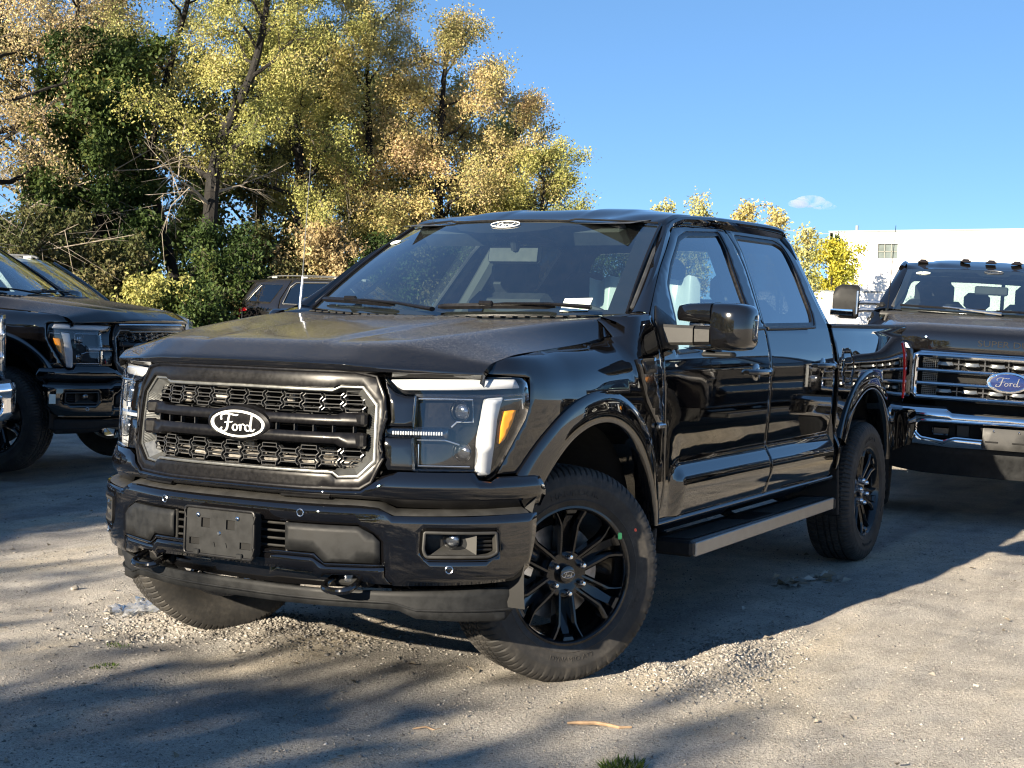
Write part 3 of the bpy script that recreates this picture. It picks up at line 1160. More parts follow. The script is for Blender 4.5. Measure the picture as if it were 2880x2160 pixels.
    def cpill(mir):
        mb = MB()
        rings = []
        for (z, x0, y) in ((1.42, -2.955, .945), (1.56, -2.968, .868), (1.75, -2.998, .762), (1.86, -3.006, .703), (1.905, -2.99, .672)):
            rings.append([(x0+.02, y-.035, z), (x0, y-.004, z), (x0-.035, y-.006, z), (x0-.06, y-.03, z), (x0-.075, y-.09, z)])
        mb.loft(rings, cap=True)
        rings = []
        for (z) in (.58, .72, .95, 1.15, 1.28, 1.35, 1.42):
            y = float(side_y(-2.97, z))
            rings.append([(-2.94, y-.03, z), (-2.957, y-.006, z), (-2.985, y-.012, z), (-3.0, y-.05, z), (-3.0, y-.2, z)])
        mb.loft(rings, cap=False)
        mb.build('cab_corner', 'paint_black', T, True, 40, mirror=mir)
    pair(cpill)
    # windscreen
    def wb_(v): return np.array([-.583+(1-v*v)*.235, .827*v, 1.432-.030*(1-v*v)])
    def wsf(uv):
        v, t = uv[:, 0], uv[:, 1]
        a = np.stack([-.583+(1-v*v)*.235, .827*v, 1.432-.030*(1-v*v)], 1)
        b = np.stack([-1.223+(1-v*v)*.245, .688*v, 1.850+.012*(1-v*v)], 1)
        P = a*(1-t[:, None])+b*t[:, None]
        P = P+np.array([.55, 0, .83])*(.018*4*t*(1-t))[:, None]
        return P, np.tile(np.array([.6, 0, .8]), (len(v), 1))
    sq = [(-1, 0), (1, 0), (1, 1), (-1, 1)]
    ws = panel('windscreen', sq, wsf, 'glass_clear', T, res=.05, gap=0, thick=.005, skirt=False)
    inner = [(-.90, .05), (.90, .05), (.905, .50), (.89, .90), (.82, .955), (.42, .955), (.34, .90), (.13, .86), (-.13, .86), (-.34, .90), (-.42, .955), (-.82, .955), (-.89, .90), (-.905, .50)]
    panel('frit_band', sq, wsf, 'void_black', ws, holes=[inner], res=.06, gap=0, off=-.006, skirt=False)
    # header trim: thin line with a step in the middle
    P = [tuple(wsf(np.array([[v, 1.0]]))[0][0]+np.array([.006, 0, .005+(-.004 if abs(v) < .45 else .004)])) for v in np.linspace(-.98, .98, 41)]
    MB().tube(P, .005, 6).build('header_trim', 'plastic_smooth', T)
    for s in (-1, 1):
        P = [tuple(wsf(np.array([[s*.995, t]]))[0][0]+np.array([.004, 0, .004])) for t in np.linspace(0, 1, 14)]
        MB().tube(P, .007, 6).build('windscreen_moulding', 'satin_black', T)
    # stickers on the windscreen
    def on_ws(v, t, o=.003):
        q = wsf(np.array([[v, t]]))[0][0]; return Vector(q)+Vector((.55, 0, .83))*o
    def ws_patch(v0, t0, hw, ht):
        c = on_ws(v0, t0); e = (on_ws(v0+.02, t0)-c).normalized(); f = (on_ws(v0, t0+.02)-c).normalized()
        return lambda x, y, h=0: c+e*x+f*y+e.cross(f).normalized()*h
    pt = ws_patch(.02, .945, 0, 0)
    mb = script_mb(.115, .075, .0008, lambda x, y, h: pt(x, y, h+.001), .5)
    mb.tube([pt(.075*math.cos(t), .030*math.sin(t), .001) for t in np.linspace(0, 2*math.pi, 41)], .0025, 5, cap=False)
    mb.build('header_emblem', 'white_print', ws)
    pt2 = ws_patch(.745, .075, 0, 0)
    MB().prism([pt2(x, y) for x, y in ((-.06, -.035), (.06, -.035), (.06, .055), (-.06, .055))], pt2(0, 0, .001)-pt2(0, 0)).build('paper_sticker', 'paper_white', ws, False)
    mb = MB()
    for yy, x0, x1, th in ((.006, -.045, .03, .0035), (-.018, .018, .038, .004), (.036, -.02, .0, .003), (.036, .015, .03, .003)):
        mb.prism([pt2(x, y, .0015) for x, y in ((x0, yy-th), (x1, yy-th), (x1, yy+th), (x0, yy+th))], pt2(0, 0, .0005)-pt2(0, 0))
    mb.build('sticker_print', 'paper_green', ws, False)
    pt3 = ws_patch(-.93, .77, 0, 0)
    MB().prism([pt3(.055*math.cos(t), .022*math.sin(t)) for t in np.linspace(0, 2*math.pi, 24)[:-1]], pt3(0, 0, .001)-pt3(0, 0)).build('oval_sticker', 'paper_white', ws, False)
    # cowl
    rows = []
    for q, dz, dx in ((0, -.03, .05), (.0, -.004, .03), (.5, -.006, 0), (1, -.012, -.012)):
        row = []
        for v in np.linspace(-.945, .945, 33):
            h = np.array([-.175-.165*v*v, .855*v, 1.392+.010*v*v]); b = wb_(v)
            row.append(h*(1-q)+b*q+np.array([dx, 0, dz]))
        rows.append(row)
    link('cowl', grid_mesh('cowl', np.array(rows), 'plastic_dust', flip=True, angle=40), T)
    mb = MB()
    for v in np.linspace(-.80, .80, 27):
        b = wb_(v); h = np.array([-.165-.15*v*v, .86*v, 1.394+.012*v*v])
        c = h*.45+b*.55
        mb.box((c[0], c[1], c[2]+.0015), (.045, .034, .009), (0, -.05, 0), .002)
    mb.build('cowl_louvre', 'plastic_smooth', T)
    def cowl_side(mir):
        sy = lambda x, z: float(side_y(x, z))+.002
        ends = [((-.588, .818, 1.4305), (-.556, .936, 1.4305)), ((-.46, .806, 1.4215), (-.505, sy(-.505, 1.414), 1.414)), ((-.336, .803, 1.4105), (-.465, sy(-.465, 1.388), 1.388)),
                ((-.342, .835, 1.377), (-.425, sy(-.425, 1.358), 1.358)), ((-.346, .862, 1.343), (-.385, sy(-.385, 1.331), 1.331)), ((-.346, .880, 1.322), (-.365, sy(-.365, 1.312), 1.312))]
        rows = []
        for a, b in ends:
            a, b = np.array(a), np.array(b)
            rows.append([a-[0, .02, .012]]+[a*(1-t)+b*t+np.array([0, .25, .9])*.010*math.sin(math.pi*t) for t in np.linspace(0, 1, 6)])
        rows.append([p-np.array([0, .004, .02]) for p in rows[-1]])
        Gc = lerp_grid(rows, 5, 2)
        if mir: Gc = Gc*[1, -1, 1]
        link('cowl_side', grid_mesh('cowl_side', Gc, 'paint_black', flip=not mir, angle=60), T)
    pair(cowl_side)
    # wipers
    def wiper(v0, v1, vp, tt):
        A = [on_ws(v0+(v1-v0)*k/16, tt+.01*math.sin(math.pi*k/16), .022) for k in range(17)]
        o = empty('wiper', (0, 0, 0), parent=T)
        MB().tube(A, [.006]+[.011]*15+[.006], 6, flat=1.3).build('wiper_blade', 'satin_black', o)
        m0 = A[7]
        pv = Vector(wb_(vp))+Vector((.06, 0, .03))
        MB().tube([pv, pv*.6+m0*.4+Vector((.01, 0, .012)), pv*.2+m0*.8+Vector((.01, 0, .012)), m0+Vector((.004, 0, .006))], [.017, .012, .009, .008], 8, flat=.6).build('wiper_arm', 'satin_black', o)
        MB().box(m0+Vector((0, 0, .006)), (.04, .07, .022), (0, -.6, 0), .006).build('wiper_clip', 'satin_black', o)
    wiper(.02, .66, .86, .045)
    wiper(-.93, -.28, .04, .055)
    # ---- nose: surround, grille, emblem
    so = sym([(0, 1.196), (.47, 1.194), (.548, 1.180), (.580, 1.112), (.590, 1.04), (.575, .985), (.572, .945), (.584, .90), (.545, .815), (.505, .790), (.30, .786), (0, .787)])
    si = sym([(0, 1.140), (.392, 1.138), (.413, 1.149), (.503, 1.149), (.560, 1.085), (.560, .883), (.499, .827), (.421, .822), (.400, .838), (0, .838)])
    gs = panel('grille_surround', so, wsurf(.006), 'satin_black', T, holes=[si], res=.025, thick=.05, gap=.001, soft=.35)
    P = wsurf(.006)
    # raised rounded lip round the surround's opening, and the roll of its outer edge
    ringp = resamp(ccw(so), .03)
    L = [tuple(P(np.array([[a, b]]))[0][0]) for a, b in ringp]
    MB().tube(L+[L[0]], .007, 8, cap=False).build('surround_edge', 'satin_black', gs)
    # silver frame
    mi = sym([(0, 1.128), (.385, 1.124), (.402, 1.113), (.475, 1.120), (.519, 1.072), (.519, .900), (.474, .853), (.407, .852), (.390, .848), (0, .848)])
    mo = sym([(0, 1.139), (.391, 1.137), (.414, 1.148), (.502, 1.148), (.558, 1.085), (.558, .884), (.498, .828), (.421, .823), (.401, .839), (0, .839)])
    mi2 = sym([(0, 1.128), (.385, 1.125), (.405, 1.133), (.418, 1.139), (.496, 1.139), (.547, 1.080), (.547, .890), (.493, .836), (.424, .832), (.405, .846), (.385, .848), (0, .848)])
    g = panel('grille_frame', mo, wsurf(-.004), 'silver_trim', T, holes=[mi2], res=.03, thick=.05, gap=0, soft=.4)
    A_ = [(.405, 1.135), (.418, 1.143), (.498, 1.143), (.549, 1.082), (.549, .888), (.495, .834), (.424, .828), (.405, .842)]
    B2 = [(.405, 1.122), (.42, 1.120), (.472, 1.116), (.510, 1.068), (.510, .904), (.468, .858), (.42, .855), (.405, .854)]
    den = lambda L: np.array([np.array(a)*(1-t)+np.array(b)*t for a, b in zip(L[:-1], L[1:]) for t in np.linspace(0, 1, 7)[:-1]]+[L[-1]])
    for s in (-1, 1):
        PA = wsurf(-.007)(den(A_)*[s, 1])[0]; PB = wsurf(-.048)(den(B2)*[s, 1])[0]
        link('frame_wall', grid_mesh('frame_wall', np.array([PA, PA*.5+PB*.5, PB]), 'silver_trim', flip=s > 0, angle=30), g)
        mb = MB()
        for k in range(34):
            z = .880+.212*k/33
            a = wsurf(-.0065)(np.array([[s*.547, z]]))[0][0]; b = wsurf(-.046)(np.array([[s*.511, .906+.160*k/33]]))[0][0]
            mb.tube([a, b], .0019, 4)
        mb.build('frame_ribbing', 'silver_trim', g)
    WG = wsurf(-.035)
    for z0, z1, ze0, ze1 in ((1.008, 1.043, 1.008, 1.053), (.943, .982, .931, .983)):
        pl = [(-.518, ze0), (-.43, ze0), (-.405, z0), (.405, z0), (.43, ze0), (.518, ze0), (.518, ze1), (.43, ze1), (.405, z1), (-.405, z1), (-.43, ze1), (-.518, ze1)]
        b = panel('grille_bar', pl, wsurf(-.010), 'satin_black', T, res=.03, thick=.045, gap=0, soft=1.1)
        for s in (-1, 1):
            c = wsurf(-.012)(np.array([[s*.500, (ze0+ze1)/2]]))[0][0]
            MB().box(c, (.03, .05, ze1-ze0+.004), (0, 0, -s*.4), .009).build('bar_end', 'satin_black', b)
    honeycomb(-.505, .505, 1.050, 1.126, WG, 0).build('grille_mesh', 'mesh_grille', T, False)
    honeycomb(-.505, .505, .850, .932, WG, 0).build('grille_mesh', 'mesh_grille', T, False)
    for u in np.linspace(-.47, .47, 13):
        q = WG(np.array([[u, .983], [u, 1.008]]))[0]
        MB().box((q[0]+q[1])/2, (.02, .004, .03), ch=.001).build('grille_fin', 'mesh_grille', T, False)
    # behind the grille: radiator, shutters, crash beam
    rad = empty('radiator', parent=T)
    MB().box((.70, 0, .98), (.04, 1.15, .36), ch=.01).build('radiator_core', 'void_black', rad)
    for z in np.linspace(.86, 1.12, 13): MB().box((.745, 0, z), (.02, 1.05, .008), (0, .5, 0), .002).build('shutter', 'plastic_black', rad)
    MB().box((.80, 0, .868), (.04, .92, .022), (0, .35, 0), .004).build('crash_beam', 'engine_metal', rad)
    for y0, zz, w_ in ((-.20, 1.085, .07), (.12, 1.09, .05), (-.37, 1.07, .05), (.30, .90, .05), (-.08, .905, .08)):
        MB().box((.79, y0, zz), (.03, w_, .035), ch=.006).build('bracket', 'engine_metal', rad)
    # emblem
    em = empty('grille_emblem', (.925, 0, .996), (0, R_(6.8), 0), T)
    def oval(a, b, x, n=56): return [(x, a*math.cos(t), b*math.sin(t)) for t in np.linspace(0, 2*math.pi, n, endpoint=False)]
    mb = MB().loft([oval(.142, .062, -.05), oval(.147, .066, .0), oval(.143, .063, .014), oval(.132, .055, .020), oval(.124, .049, .018)], cap=True)
    mb.build('emblem_rim', 'satin_black', em, True, 40)
    mb = MB().loft([oval(.125, .0505, .017), oval(.123, .049, .0225), oval(.113, .0425, .0225), oval(.1105, .041, .018)], cap=False)
    mb.build('emblem_ring', 'white_print', em, True, 40)
    mb = MB().loft([oval(.112, .042, .017), oval(.09, .033, .0195), oval(.03, .01, .0205)], cap=True)
    mb.build('emblem_plate', 'satin_black', em, True, 60)
    script_mb(.180, .098, .003, lambda x, y, h: (.0195+h, x, y)).build('emblem_script', 'white_print', em, True, 40)
    # ---- body-coloured block between grille and lamp, fascia below
    def nose(mir):
        bz = [(.592, 1.176), (.575, 1.182), (.586, 1.118), (.594, 1.05), (.594, 1.022), (.586, 1.010), (.690, 1.012), (.696, 1.117), (.655, 1.117), (.617, 1.127), (.586, 1.153)]
        panel('lamp_bezel', bz[1:] , wsurf(-.010), 'gloss_black', T, res=.03, gap=.001, mirror=mir)
        bz2 = [(.578, .972), (.684, .972), (.692, .859), (.60, .859), (.578, .90), (.568, .945)]
        panel('lamp_bezel', bz2, wsurf(-.006), 'gloss_black', T, res=.03, gap=.001, mirror=mir)
        slot = [(.566, 1.010), (.566, .970), (.81, .970), (.81, 1.010)]
        panel('lamp_slot', slot, wsurf(-.022), 'gloss_black', T, res=.05, gap=0, mirror=mir)
    pair(nose)
    fas = sym([(0, .784), (.30, .783), (.51, .787), (.55, .812), (.582, .840), (.64, .857), (.90, .857), (.915, .832), (.955, .826), (.985, .843), (1.06, .843), (1.165, .843), (1.190, .79), (1.205, .722), (1.04, .722), (.637, .728), (.60, .742), (.575, .752), (.40, .757), (0, .760)])
    def fas_off(u, z):
        return body_off(u, z)*.3+.012+.018*sstep(.86, .80, z)-.035*sstep(.78, .72, z)
    panel('nose_fascia', fas, wsurf(fn=fas_off), 'paint_black', T, res=.03, soft=.8)
    # ---- headlamps
    def lamp(mir):
        H = empty('headlamp', parent=T)
        top = [(.566, 1.183), (.66, 1.185), (.83, 1.187), (1.037, 1.190), (1.084, 1.187), (1.106, 1.169), (1.112, 1.133), (1.118, 1.092), (1.101, 1.043), (1.061, .979), (1.026, .92), (.983, .846), (.958, .830), (.915, .833), (.905, .861), (.69, .861), (.682, .973), (.686, 1.012), (.692, 1.119), (.657, 1.119), (.618, 1.127), (.589, 1.152)]
        panel('lamp_housing', shrink(ccw(top), -.003), wsurf(-.050), 'satin_black', H, res=.035, thick=-.045, gap=0, mirror=mir)
        # daytime light bar
        bar = [(.594, 1.172), (.70, 1.176), (.826, 1.178), (1.064, 1.181), (1.083, 1.150), (.826, 1.141), (.642, 1.137), (.618, 1.150)]
        panel('light_bar', round_poly(bar, .008, 3), wsurf(-.012), 'lamp_white', H, res=.03, thick=.02, gap=0, mirror=mir, soft=1.0)
        v = [(.945, 1.113), (1.012, 1.118), (1.000, 1.088), (.988, 1.04), (.984, .99), (.966, .846), (.917, .843), (.919, .97)]
        panel('light_bar', round_poly(v, .008, 3), wsurf(-.010), 'lamp_white', H, res=.03, thick=.03, gap=0, mirror=mir, soft=1.0)
        am = [(1.021, 1.068), (1.072, 1.072), (1.057, 1.028), (1.026, .969), (1.003, .953), (1.006, 1.010)]
        panel('side_marker', am, wsurf(-.018), 'amber', H, res=.014, thick=.02, gap=0, mirror=mir, soft=.8)
        # inner chrome edges of the two lamp boxes
        for pts in ([(.700, 1.108), (.90, 1.108), (.90, 1.03), (.84, 1.03), (.82, 1.012)], [(.70, .965), (.80, .965), (.85, .95)], [(.705, .95), (.705, .875), (.89, .873)], [(1.02, 1.108), (1.10, 1.112), (1.105, 1.075)]):
            q = wsurf(-.020)(np.array(pts))[0]
            MB().tube(q, .003, 6).build('lamp_edge', 'lamp_reflector', H, mirror=mir)
        for (u, z, r) in ((.852, 1.066, .034), (.862, .925, .032)):
            c = wsurf(-.026)(np.array([[u, z]]))[0][0]
            MB().sphere(c, r, 20, 12, (.55, 1, 1)).build('projector_lens', 'lens_smoke', H, mirror=mir)
            MB().sphere(c-np.array([.014, 0, 0]), r*.8, 12, 8, (.5, 1, 1)).build('projector_bowl', 'lamp_reflector', H, mirror=mir)
            Rg = [(c[0]+.004, c[1]+(r+.004)*math.cos(t), c[2]+(r+.004)*math.sin(t)) for t in np.linspace(0, 2*math.pi, 25)]
            MB().tube(Rg, .0025, 6, cap=False).build('projector_ring', 'gloss_black', H, mirror=mir)
        # clear cover
        panel('lamp_cover', top, wsurf(.003), 'lens_clear', H, res=.035, thick=.012, gap=.001, mirror=mir, soft=.9)
        # step edges moulded in the cover
        for pts in ([(.692, 1.121), (.94, 1.121), (1.11, 1.130)], [(.690, 1.119), (.685, 1.012)], [(.684, .972), (.692, .862), (.90, .862)]):
            q = wsurf(.003)(resamp(np.array(pts), .04)[:-1])[0]
            q = wsurf(.003)(np.array([p for a, b in zip(pts[:-1], pts[1:]) for p in np.linspace(a, b, 6)]))[0]
            MB().tube(q, .0045, 6).build('cover_edge', 'lens_clear', H, mirror=mir)
        # small sequential lamp that stands proud
        sl = [(.588, 1.005), (.800, 1.007), (.806, 1.0), (.803, .980), (.796, .974), (.589, .974)]
        panel('slim_lamp', sl, wsurf(.004), 'lens_clear', H, res=.03, thick=.028, gap=0, mirror=mir, soft=1)
        mb = MB()
        for u in np.linspace(.616, .786, 20):
            q = wsurf(-.006)(np.array([[u, .989]]))[0][0]
            mb.box(q, (.012, .006, .013), (0, 0, .5), .0015)
        mb.build('slim_lamp_prism', 'lamp_white', H, mirror=mir)
    pair(lamp)
    # ---- bumper
    ho = sym([(0, .668), (.511, .668), (.566, .642), (.592, .617), (.595, .533), (.391, .529), (.358, .561), (0, .5625)])
    fog = round_poly([(.730, .656), (.975, .653), (.980, .575), (.950, .560), (.738, .560), (.726, .586)], .012)
    fogm = [(-a, b) for a, b in fog[::-1]]
    bo = sym([(0, .7345), (.51, .7345), (.577, .730), (.628, .704), (.866, .705), (1.03, .710), (1.13, .710), (1.124, .632), (1.100, .522), (1.073, .490), (1.045, .474), (.871, .466), (.633, .458), (.603, .491), (.590, .524), (.60, .61), (.575, .648), (.515, .676), (0, .676)])
    # upper beam with both ends, openings left for the pads and fog lamps
    bo2 = sym([(0, .7345), (.51, .7345), (.577, .730), (.628, .704), (.866, .705), (1.03, .710), (1.13, .710), (1.124, .632), (1.100, .522), (1.073, .490), (1.045, .474), (.871, .466), (.633, .458), (.606, .490), (.606, .528), (.56, .522), (.40, .519), (.352, .548), (0, .5515), ])
    bo3 = np.array(bo2)
    bmp = panel('front_bumper', bo3, WB, 'paint_black', T, holes=[ho, fog, fogm], res=.026, thick=.03, gap=0, soft=.9)
    # lip below the pads
    lip = sym([(0, .549), (.350, .5455), (.398, .517), (.56, .520), (.603, .524), (.604, .490), (.628, .461), (.56, .462), (.52, .470), (.50, .489), (.395, .487), (.37, .470), (.345, .492), (.22, .498), (0, .500)])
    panel('bumper_lip', lip, WB, 'paint_black', T, res=.026, thick=.03, gap=.001, soft=1.0)
    # rubber pads
    for s in (1, -1):
        pad = np.array([(.250, .664), (.509, .664), (.563, .639), (.589, .614), (.591, .536), (.392, .533), (.358, .565), (.252, .566)])*[s, 1]
        panel('bumper_pad', pad, wsurf(.003, bump_off), 'plastic_black', T, res=.03, thick=.03, gap=.001, soft=1.4)
    # slats between the pads
    for z in (.655, .628, .601, .575):
        q = [tuple(wsurf(-.02, bump_off)(np.array([[u, z]]))[0][0]) for u in np.linspace(-.262, .262, 9)]
        MB().tube(q, .0075, 6, flat=.6).build('bumper_slat', 'plastic_dust', T)
    for u in (-.252, .252):
        q = wsurf(-.012, bump_off)(np.array([[u, .56], [u, .668]]))[0]; MB().tube(q, .006, 6).build('slat_post', 'plastic_dust', T)
    MB().box((.80, 0, .615), (.02, 1.15, .15), ch=.004).build('bumper_core', 'void_black', T)
    # tread pad on top of the bumper
    rows = []
    for fr, zz, oo in ((0, 0, .036), (.1, .006, .028), (1, .020, -.012), (1, .0, -.06)):
        row = []
        for u in np.linspace(-1.10, 1.10, 81):
            zt = float(np.interp(abs(u), [0, .51, .577, .628, .7, 1.04, 1.13], [.7345, .7345, .730, .704, .7045, .710, .710]))
            x, y, nx, ny = PL.at(np.array([u]))
            row.append((float(x[0]+nx[0]*oo), float(y[0]+ny[0]*oo), zt+zz))
        rows.append(row)
    link('bumper_tread', grid_mesh('bumper_tread', np.array(rows), 'plastic_dust', flip=True, angle=50), T)
    for u0, u1 in ((-.47, -.30), (.215, .40)):
        q = [tuple(wsurf(.018, lambda u, z: 0*u)(np.array([[u, .756]]))[0][0]) for u in np.linspace(u0, u1, 6)]
        MB().tube(q, .012, 6, flat=.4).build('tread_step', 'plastic_smooth', T)
    # fog lamps
    def foglamp(mir):
        Fg = empty('fog_lamp', parent=T)
        panel('fog_recess', shrink(ccw(fog), -.004), wsurf(-.055, bump_off), 'plastic_smooth', Fg, res=.04, thick=-.06, gap=0, mirror=mir)
        panel('fog_frame', fog, wsurf(.004, bump_off), 'plastic_dust', Fg, holes=[shrink(ccw(fog), .010)], res=.03, thick=.03, gap=0, mirror=mir, soft=.8)
        c = wsurf(-.022, bump_off)(np.array([[.822, .622]]))[0][0]
        MB().sphere(c, .030, 18, 10, (.6, 1.1, 1)).build('fog_lens', 'lens_smoke', Fg, mirror=mir)
        MB().sphere(c-np.array([.015, .004, 0]), .024, 12, 8, (.5, 1, 1)).build('fog_reflector', 'lamp_reflector', Fg, mirror=mir)
        # sloping floor and wall of the recess
        w0 = wsurf(-.045, bump_off)(np.array([[.80, .600], [.86, .600], [.86, .635]]))[0]
        w1 = wsurf(-.006, bump_off)(np.array([[.755, .572], [.905, .572], [.905, .643]]))[0]
        mb = MB(); mb.add([*w0, *w1], [(0, 1, 4, 3), (1, 2, 5, 4)])
        mb.build('fog_shelf', 'plastic_dust', Fg, False, mirror=mir)
        for z in (.585, .600, .615, .630, .642):
            q = wsurf(-.030, bump_off)(np.array([[.91, z], [.965, z]]))[0]; MB().tube(q, .005, 6).build('fog_louvre', 'plastic_smooth', Fg, mirror=mir)
    pair(foglamp)
    # parking sensors
    for u, z in ((.306, .700), (-.306, .700), (.817, .521), (-.817, .521)):
        c = wsurf(.0, bump_off)(np.array([[u, z], [u+.01, z]]))
        n = Vector((*c[1][0][:2], 0)).normalized(); e = Vector((-n.y, n.x, 0)); p0 = Vector(c[0][0])
        s = empty('parking_sensor', parent=T)
        q = [p0+n*.002+e*(.0125*math.cos(t))+Vector((0, 0, .0125*math.sin(t))) for t in np.linspace(0, 2*math.pi, 21)]
        MB().tube(q, .0026, 6, cap=False).build('sensor_ring', 'chrome_soft', s)
        MB().loft([[p0+n*h+e*(r*math.cos(t))+Vector((0, 0, r*math.sin(t))) for t in np.linspace(0, 2*math.pi, 16, endpoint=False)] for h, r in ((-.004, .010), (.001, .010), (.002, .006))]).build('sensor_face', 'gloss_black', s)
    # number plate holder
    ph = empty('plate_holder', (1.035, 0.0, .610), (0, R_(-2), 0), T)
    rp = round_poly([(-.158, -.086), (.158, -.086), (.158, .083), (-.158, .083)], .014)
    holes = [[(-.085, .012), (-.045, .012), (-.045, .046), (-.085, .046)], [(.030, .012), (.070, .012), (.070, .046), (.030, .046)], [(-.138, -.052), (-.09, -.052), (-.09, -.028), (-.138, -.028)], [(.095, -.052), (.145, -.052), (.145, -.028), (.095, -.028)]]
    flat = lambda o: (lambda uv: (np.c_[0*uv[:, 0]+o, uv[:, 0], uv[:, 1]], np.tile([1., 0, 0], (len(uv), 1))))
    panel('holder_plate', rp, flat(0), 'plastic_black', ph, holes=holes, res=.03, thick=.012, gap=0, soft=0)
    rim = [(.002, a, b) for a, b in resamp(rp, .03)]
    MB().tube(rim+[rim[0]], .0055, 8, cap=False).build('holder_rim', 'plastic_smooth', ph)
    MB().box((-.03, 0, 0), (.045, .305, .155), ch=.006).build('holder_back', 'void_black', ph)
    for yy in (-.098, .083):
        MB().sphere((.003, yy, .055), .0085, 10, 6, (.6, 1, 1)).build('screw', 'chrome', ph)
    MB().lathe([(0, .004), (.005, .004), (.008, 0)], 12, Matrix.Translation((.001, 0, -.004)) @ Matrix.Rotation(R_(-90), 4, 'Z')).build('screw_hole', 'chrome_soft', ph)
    for yy in (-.098, .100): MB().box((.004, yy, -.078), (.014, .026, .020), ch=.003).build('holder_clip', 'plastic_black', ph)
    for yy in (-.02, .035): MB().box((.002, yy, -.045), (.003, .003, .018), (.35, 0, 0), .001).build('holder_mark', 'plastic_black', ph)
    # tow hooks
    for s in (-1, 1):
        hk = empty('tow_hook', parent=T)
        cy = s*.446
        q = [(.865, cy-.055, .470), (.915, cy-.058, .452), (.945, cy-.045, .440), (.955, cy, .436), (.945, cy+.045, .440), (.915, cy+.058, .452), (.865, cy+.055, .470)]
        MB().tube(smooth_line(q, 4), .0125, 10).build('hook_loop', 'gloss_black', hk)
        MB().box((.82, cy, .470), (.09, .15, .06), ch=.01).build('hook_mount', 'void_black', hk)
        MB().box((.862, cy, .474), (.012, .035, .040), ch=.003).build('hook_tongue', 'chrome_soft', hk)
    # air dam
    dam = sym([(0, .430), (.40, .428), (.60, .430), (1.103, .446), (1.092, .362), (1.050, .322), (.84, .327), (.707, .335), (.643, .362), (.50, .366), (0, .366)])
    def dam_off(u, z):
        return -.012-.03*sstep(.42, .36, z)*0-.012*(1-sstep(.388, .395, z))
    panel('air_dam', dam, wsurf(fn=dam_off), 'plastic_black', T, res=.026, thick=.015, gap=0, soft=.8)
    q = [tuple(wsurf(fn=lambda u, z: dam_off(u, z)+.004)(np.array([[u, float(np.interp(abs(u), [0, .62, .70, 1.1], [.392, .390, .366, .360]))]]))[0][0]) for u in np.linspace(-1.08, 1.08, 70)]
    MB().tube(q, .0045, 6).build('dam_ridge', 'plastic_black', T)
    band = sym([(0, .505), (.36, .50), (1.07, .476), (1.06, .44), (0, .425)])
    panel('lower_grille', band, wsurf(-.055, lambda u, z: 0*u), 'gloss_black', T, res=.04, thick=.02, gap=0)
    # ---- bed
    bed = [(-3.028, .60), (-3.028, .72), (-3.022, 1.2), (-3.005, 1.398)]+[(-4.0, 1.405), (-4.80, 1.412), (-4.845, 1.405), (-4.862, 1.33), (-4.842, 1.322), (-4.80, 1.315), (-4.785, 1.30), (-4.82, .93), (-4.875, .93), (-4.875, .86), (-4.80, .80), (-4.60, .62), (-4.33, .58)]
    archr = arc(-3.69, .50, .60, 8, 172, 40)
    bedp = bed+archr[::-1][0:0]
    poly = [(-3.028, .60)]+bed[1:]+[(-4.285, .585)]+[p for p in archr[::-1]]+[(-3.095, .60)]
    fuel = round_poly([(-3.135, 1.255), (-3.30, 1.255), (-3.335, 1.17), (-3.30, 1.085), (-3.165, 1.085), (-3.115, 1.15)], .03)
    def bedside(mir):
        b = panel('bed_side', poly, SS, 'paint_black', T, holes=[fuel] if not mir else [], res=.030, mirror=mir)
        if not mir: panel('fuel_door', fuel, SS, 'paint_black', b, res=.03, gap=.0035)
        rows = []
        for x in np.linspace(-3.01, -4.84, 24):
            y = float(side_y(x, 1.40)); z = 1.400+.012*(-3.0-x)/1.85
            rows.append([(x, y+.002, z-.006), (x, y+.004, z+.008), (x, y-.006, z+.017), (x, y-.05, z+.018), (x, y-.07, z+.008), (x, y-.07, z-.4)])
        G = np.array(rows)
        if mir: G = G*[1, -1, 1]
        link('bed_rail_cap', grid_mesh('bed_rail_cap', G, 'plastic_dust', flip=mir, angle=40), T)
        tl = [(-4.800, 1.312), (-4.842, 1.320), (-4.90, 1.315), (-4.905, .96), (-4.87, .935), (-4.822, .935)]
        t_ = panel('tail_lamp', tl, SS, 'red_lamp', T, res=.03, thick=.05, mirror=mir, off=.006)
    pair(bedside)
    tg_ = MB().box((-4.90, 0, 1.13), (.05, 1.66, .54), ch=.015)
    tg_.build('tailgate', 'paint_black', T)
    mb = MB().box((-3.98, 0, .80), (1.82, 1.70, .05), ch=.005)
    mb.build('bed_floor', 'liner', T)
    # rear bumper
    mb = MB()
    rings = []
    for y, xo in ((-.965, -4.70), (-.97, -4.86), (-.90, -4.97), (-.6, -5.02), (0, -5.03), (.6, -5.02), (.90, -4.97), (.97, -4.86), (.965, -4.70)):
        sc = 1.0
        rings.append([(xo, y, .865), (xo-.012*sc, y*1.005, .85), (xo-.015, y*1.008, .74), (xo+.02, y*.99, .63), (xo+.12, y*.93, .60), (xo+.12, y*.93, .86)])
    mb.loft(rings)
    mb.build('rear_bumper', 'paint_black', T, True, 30)
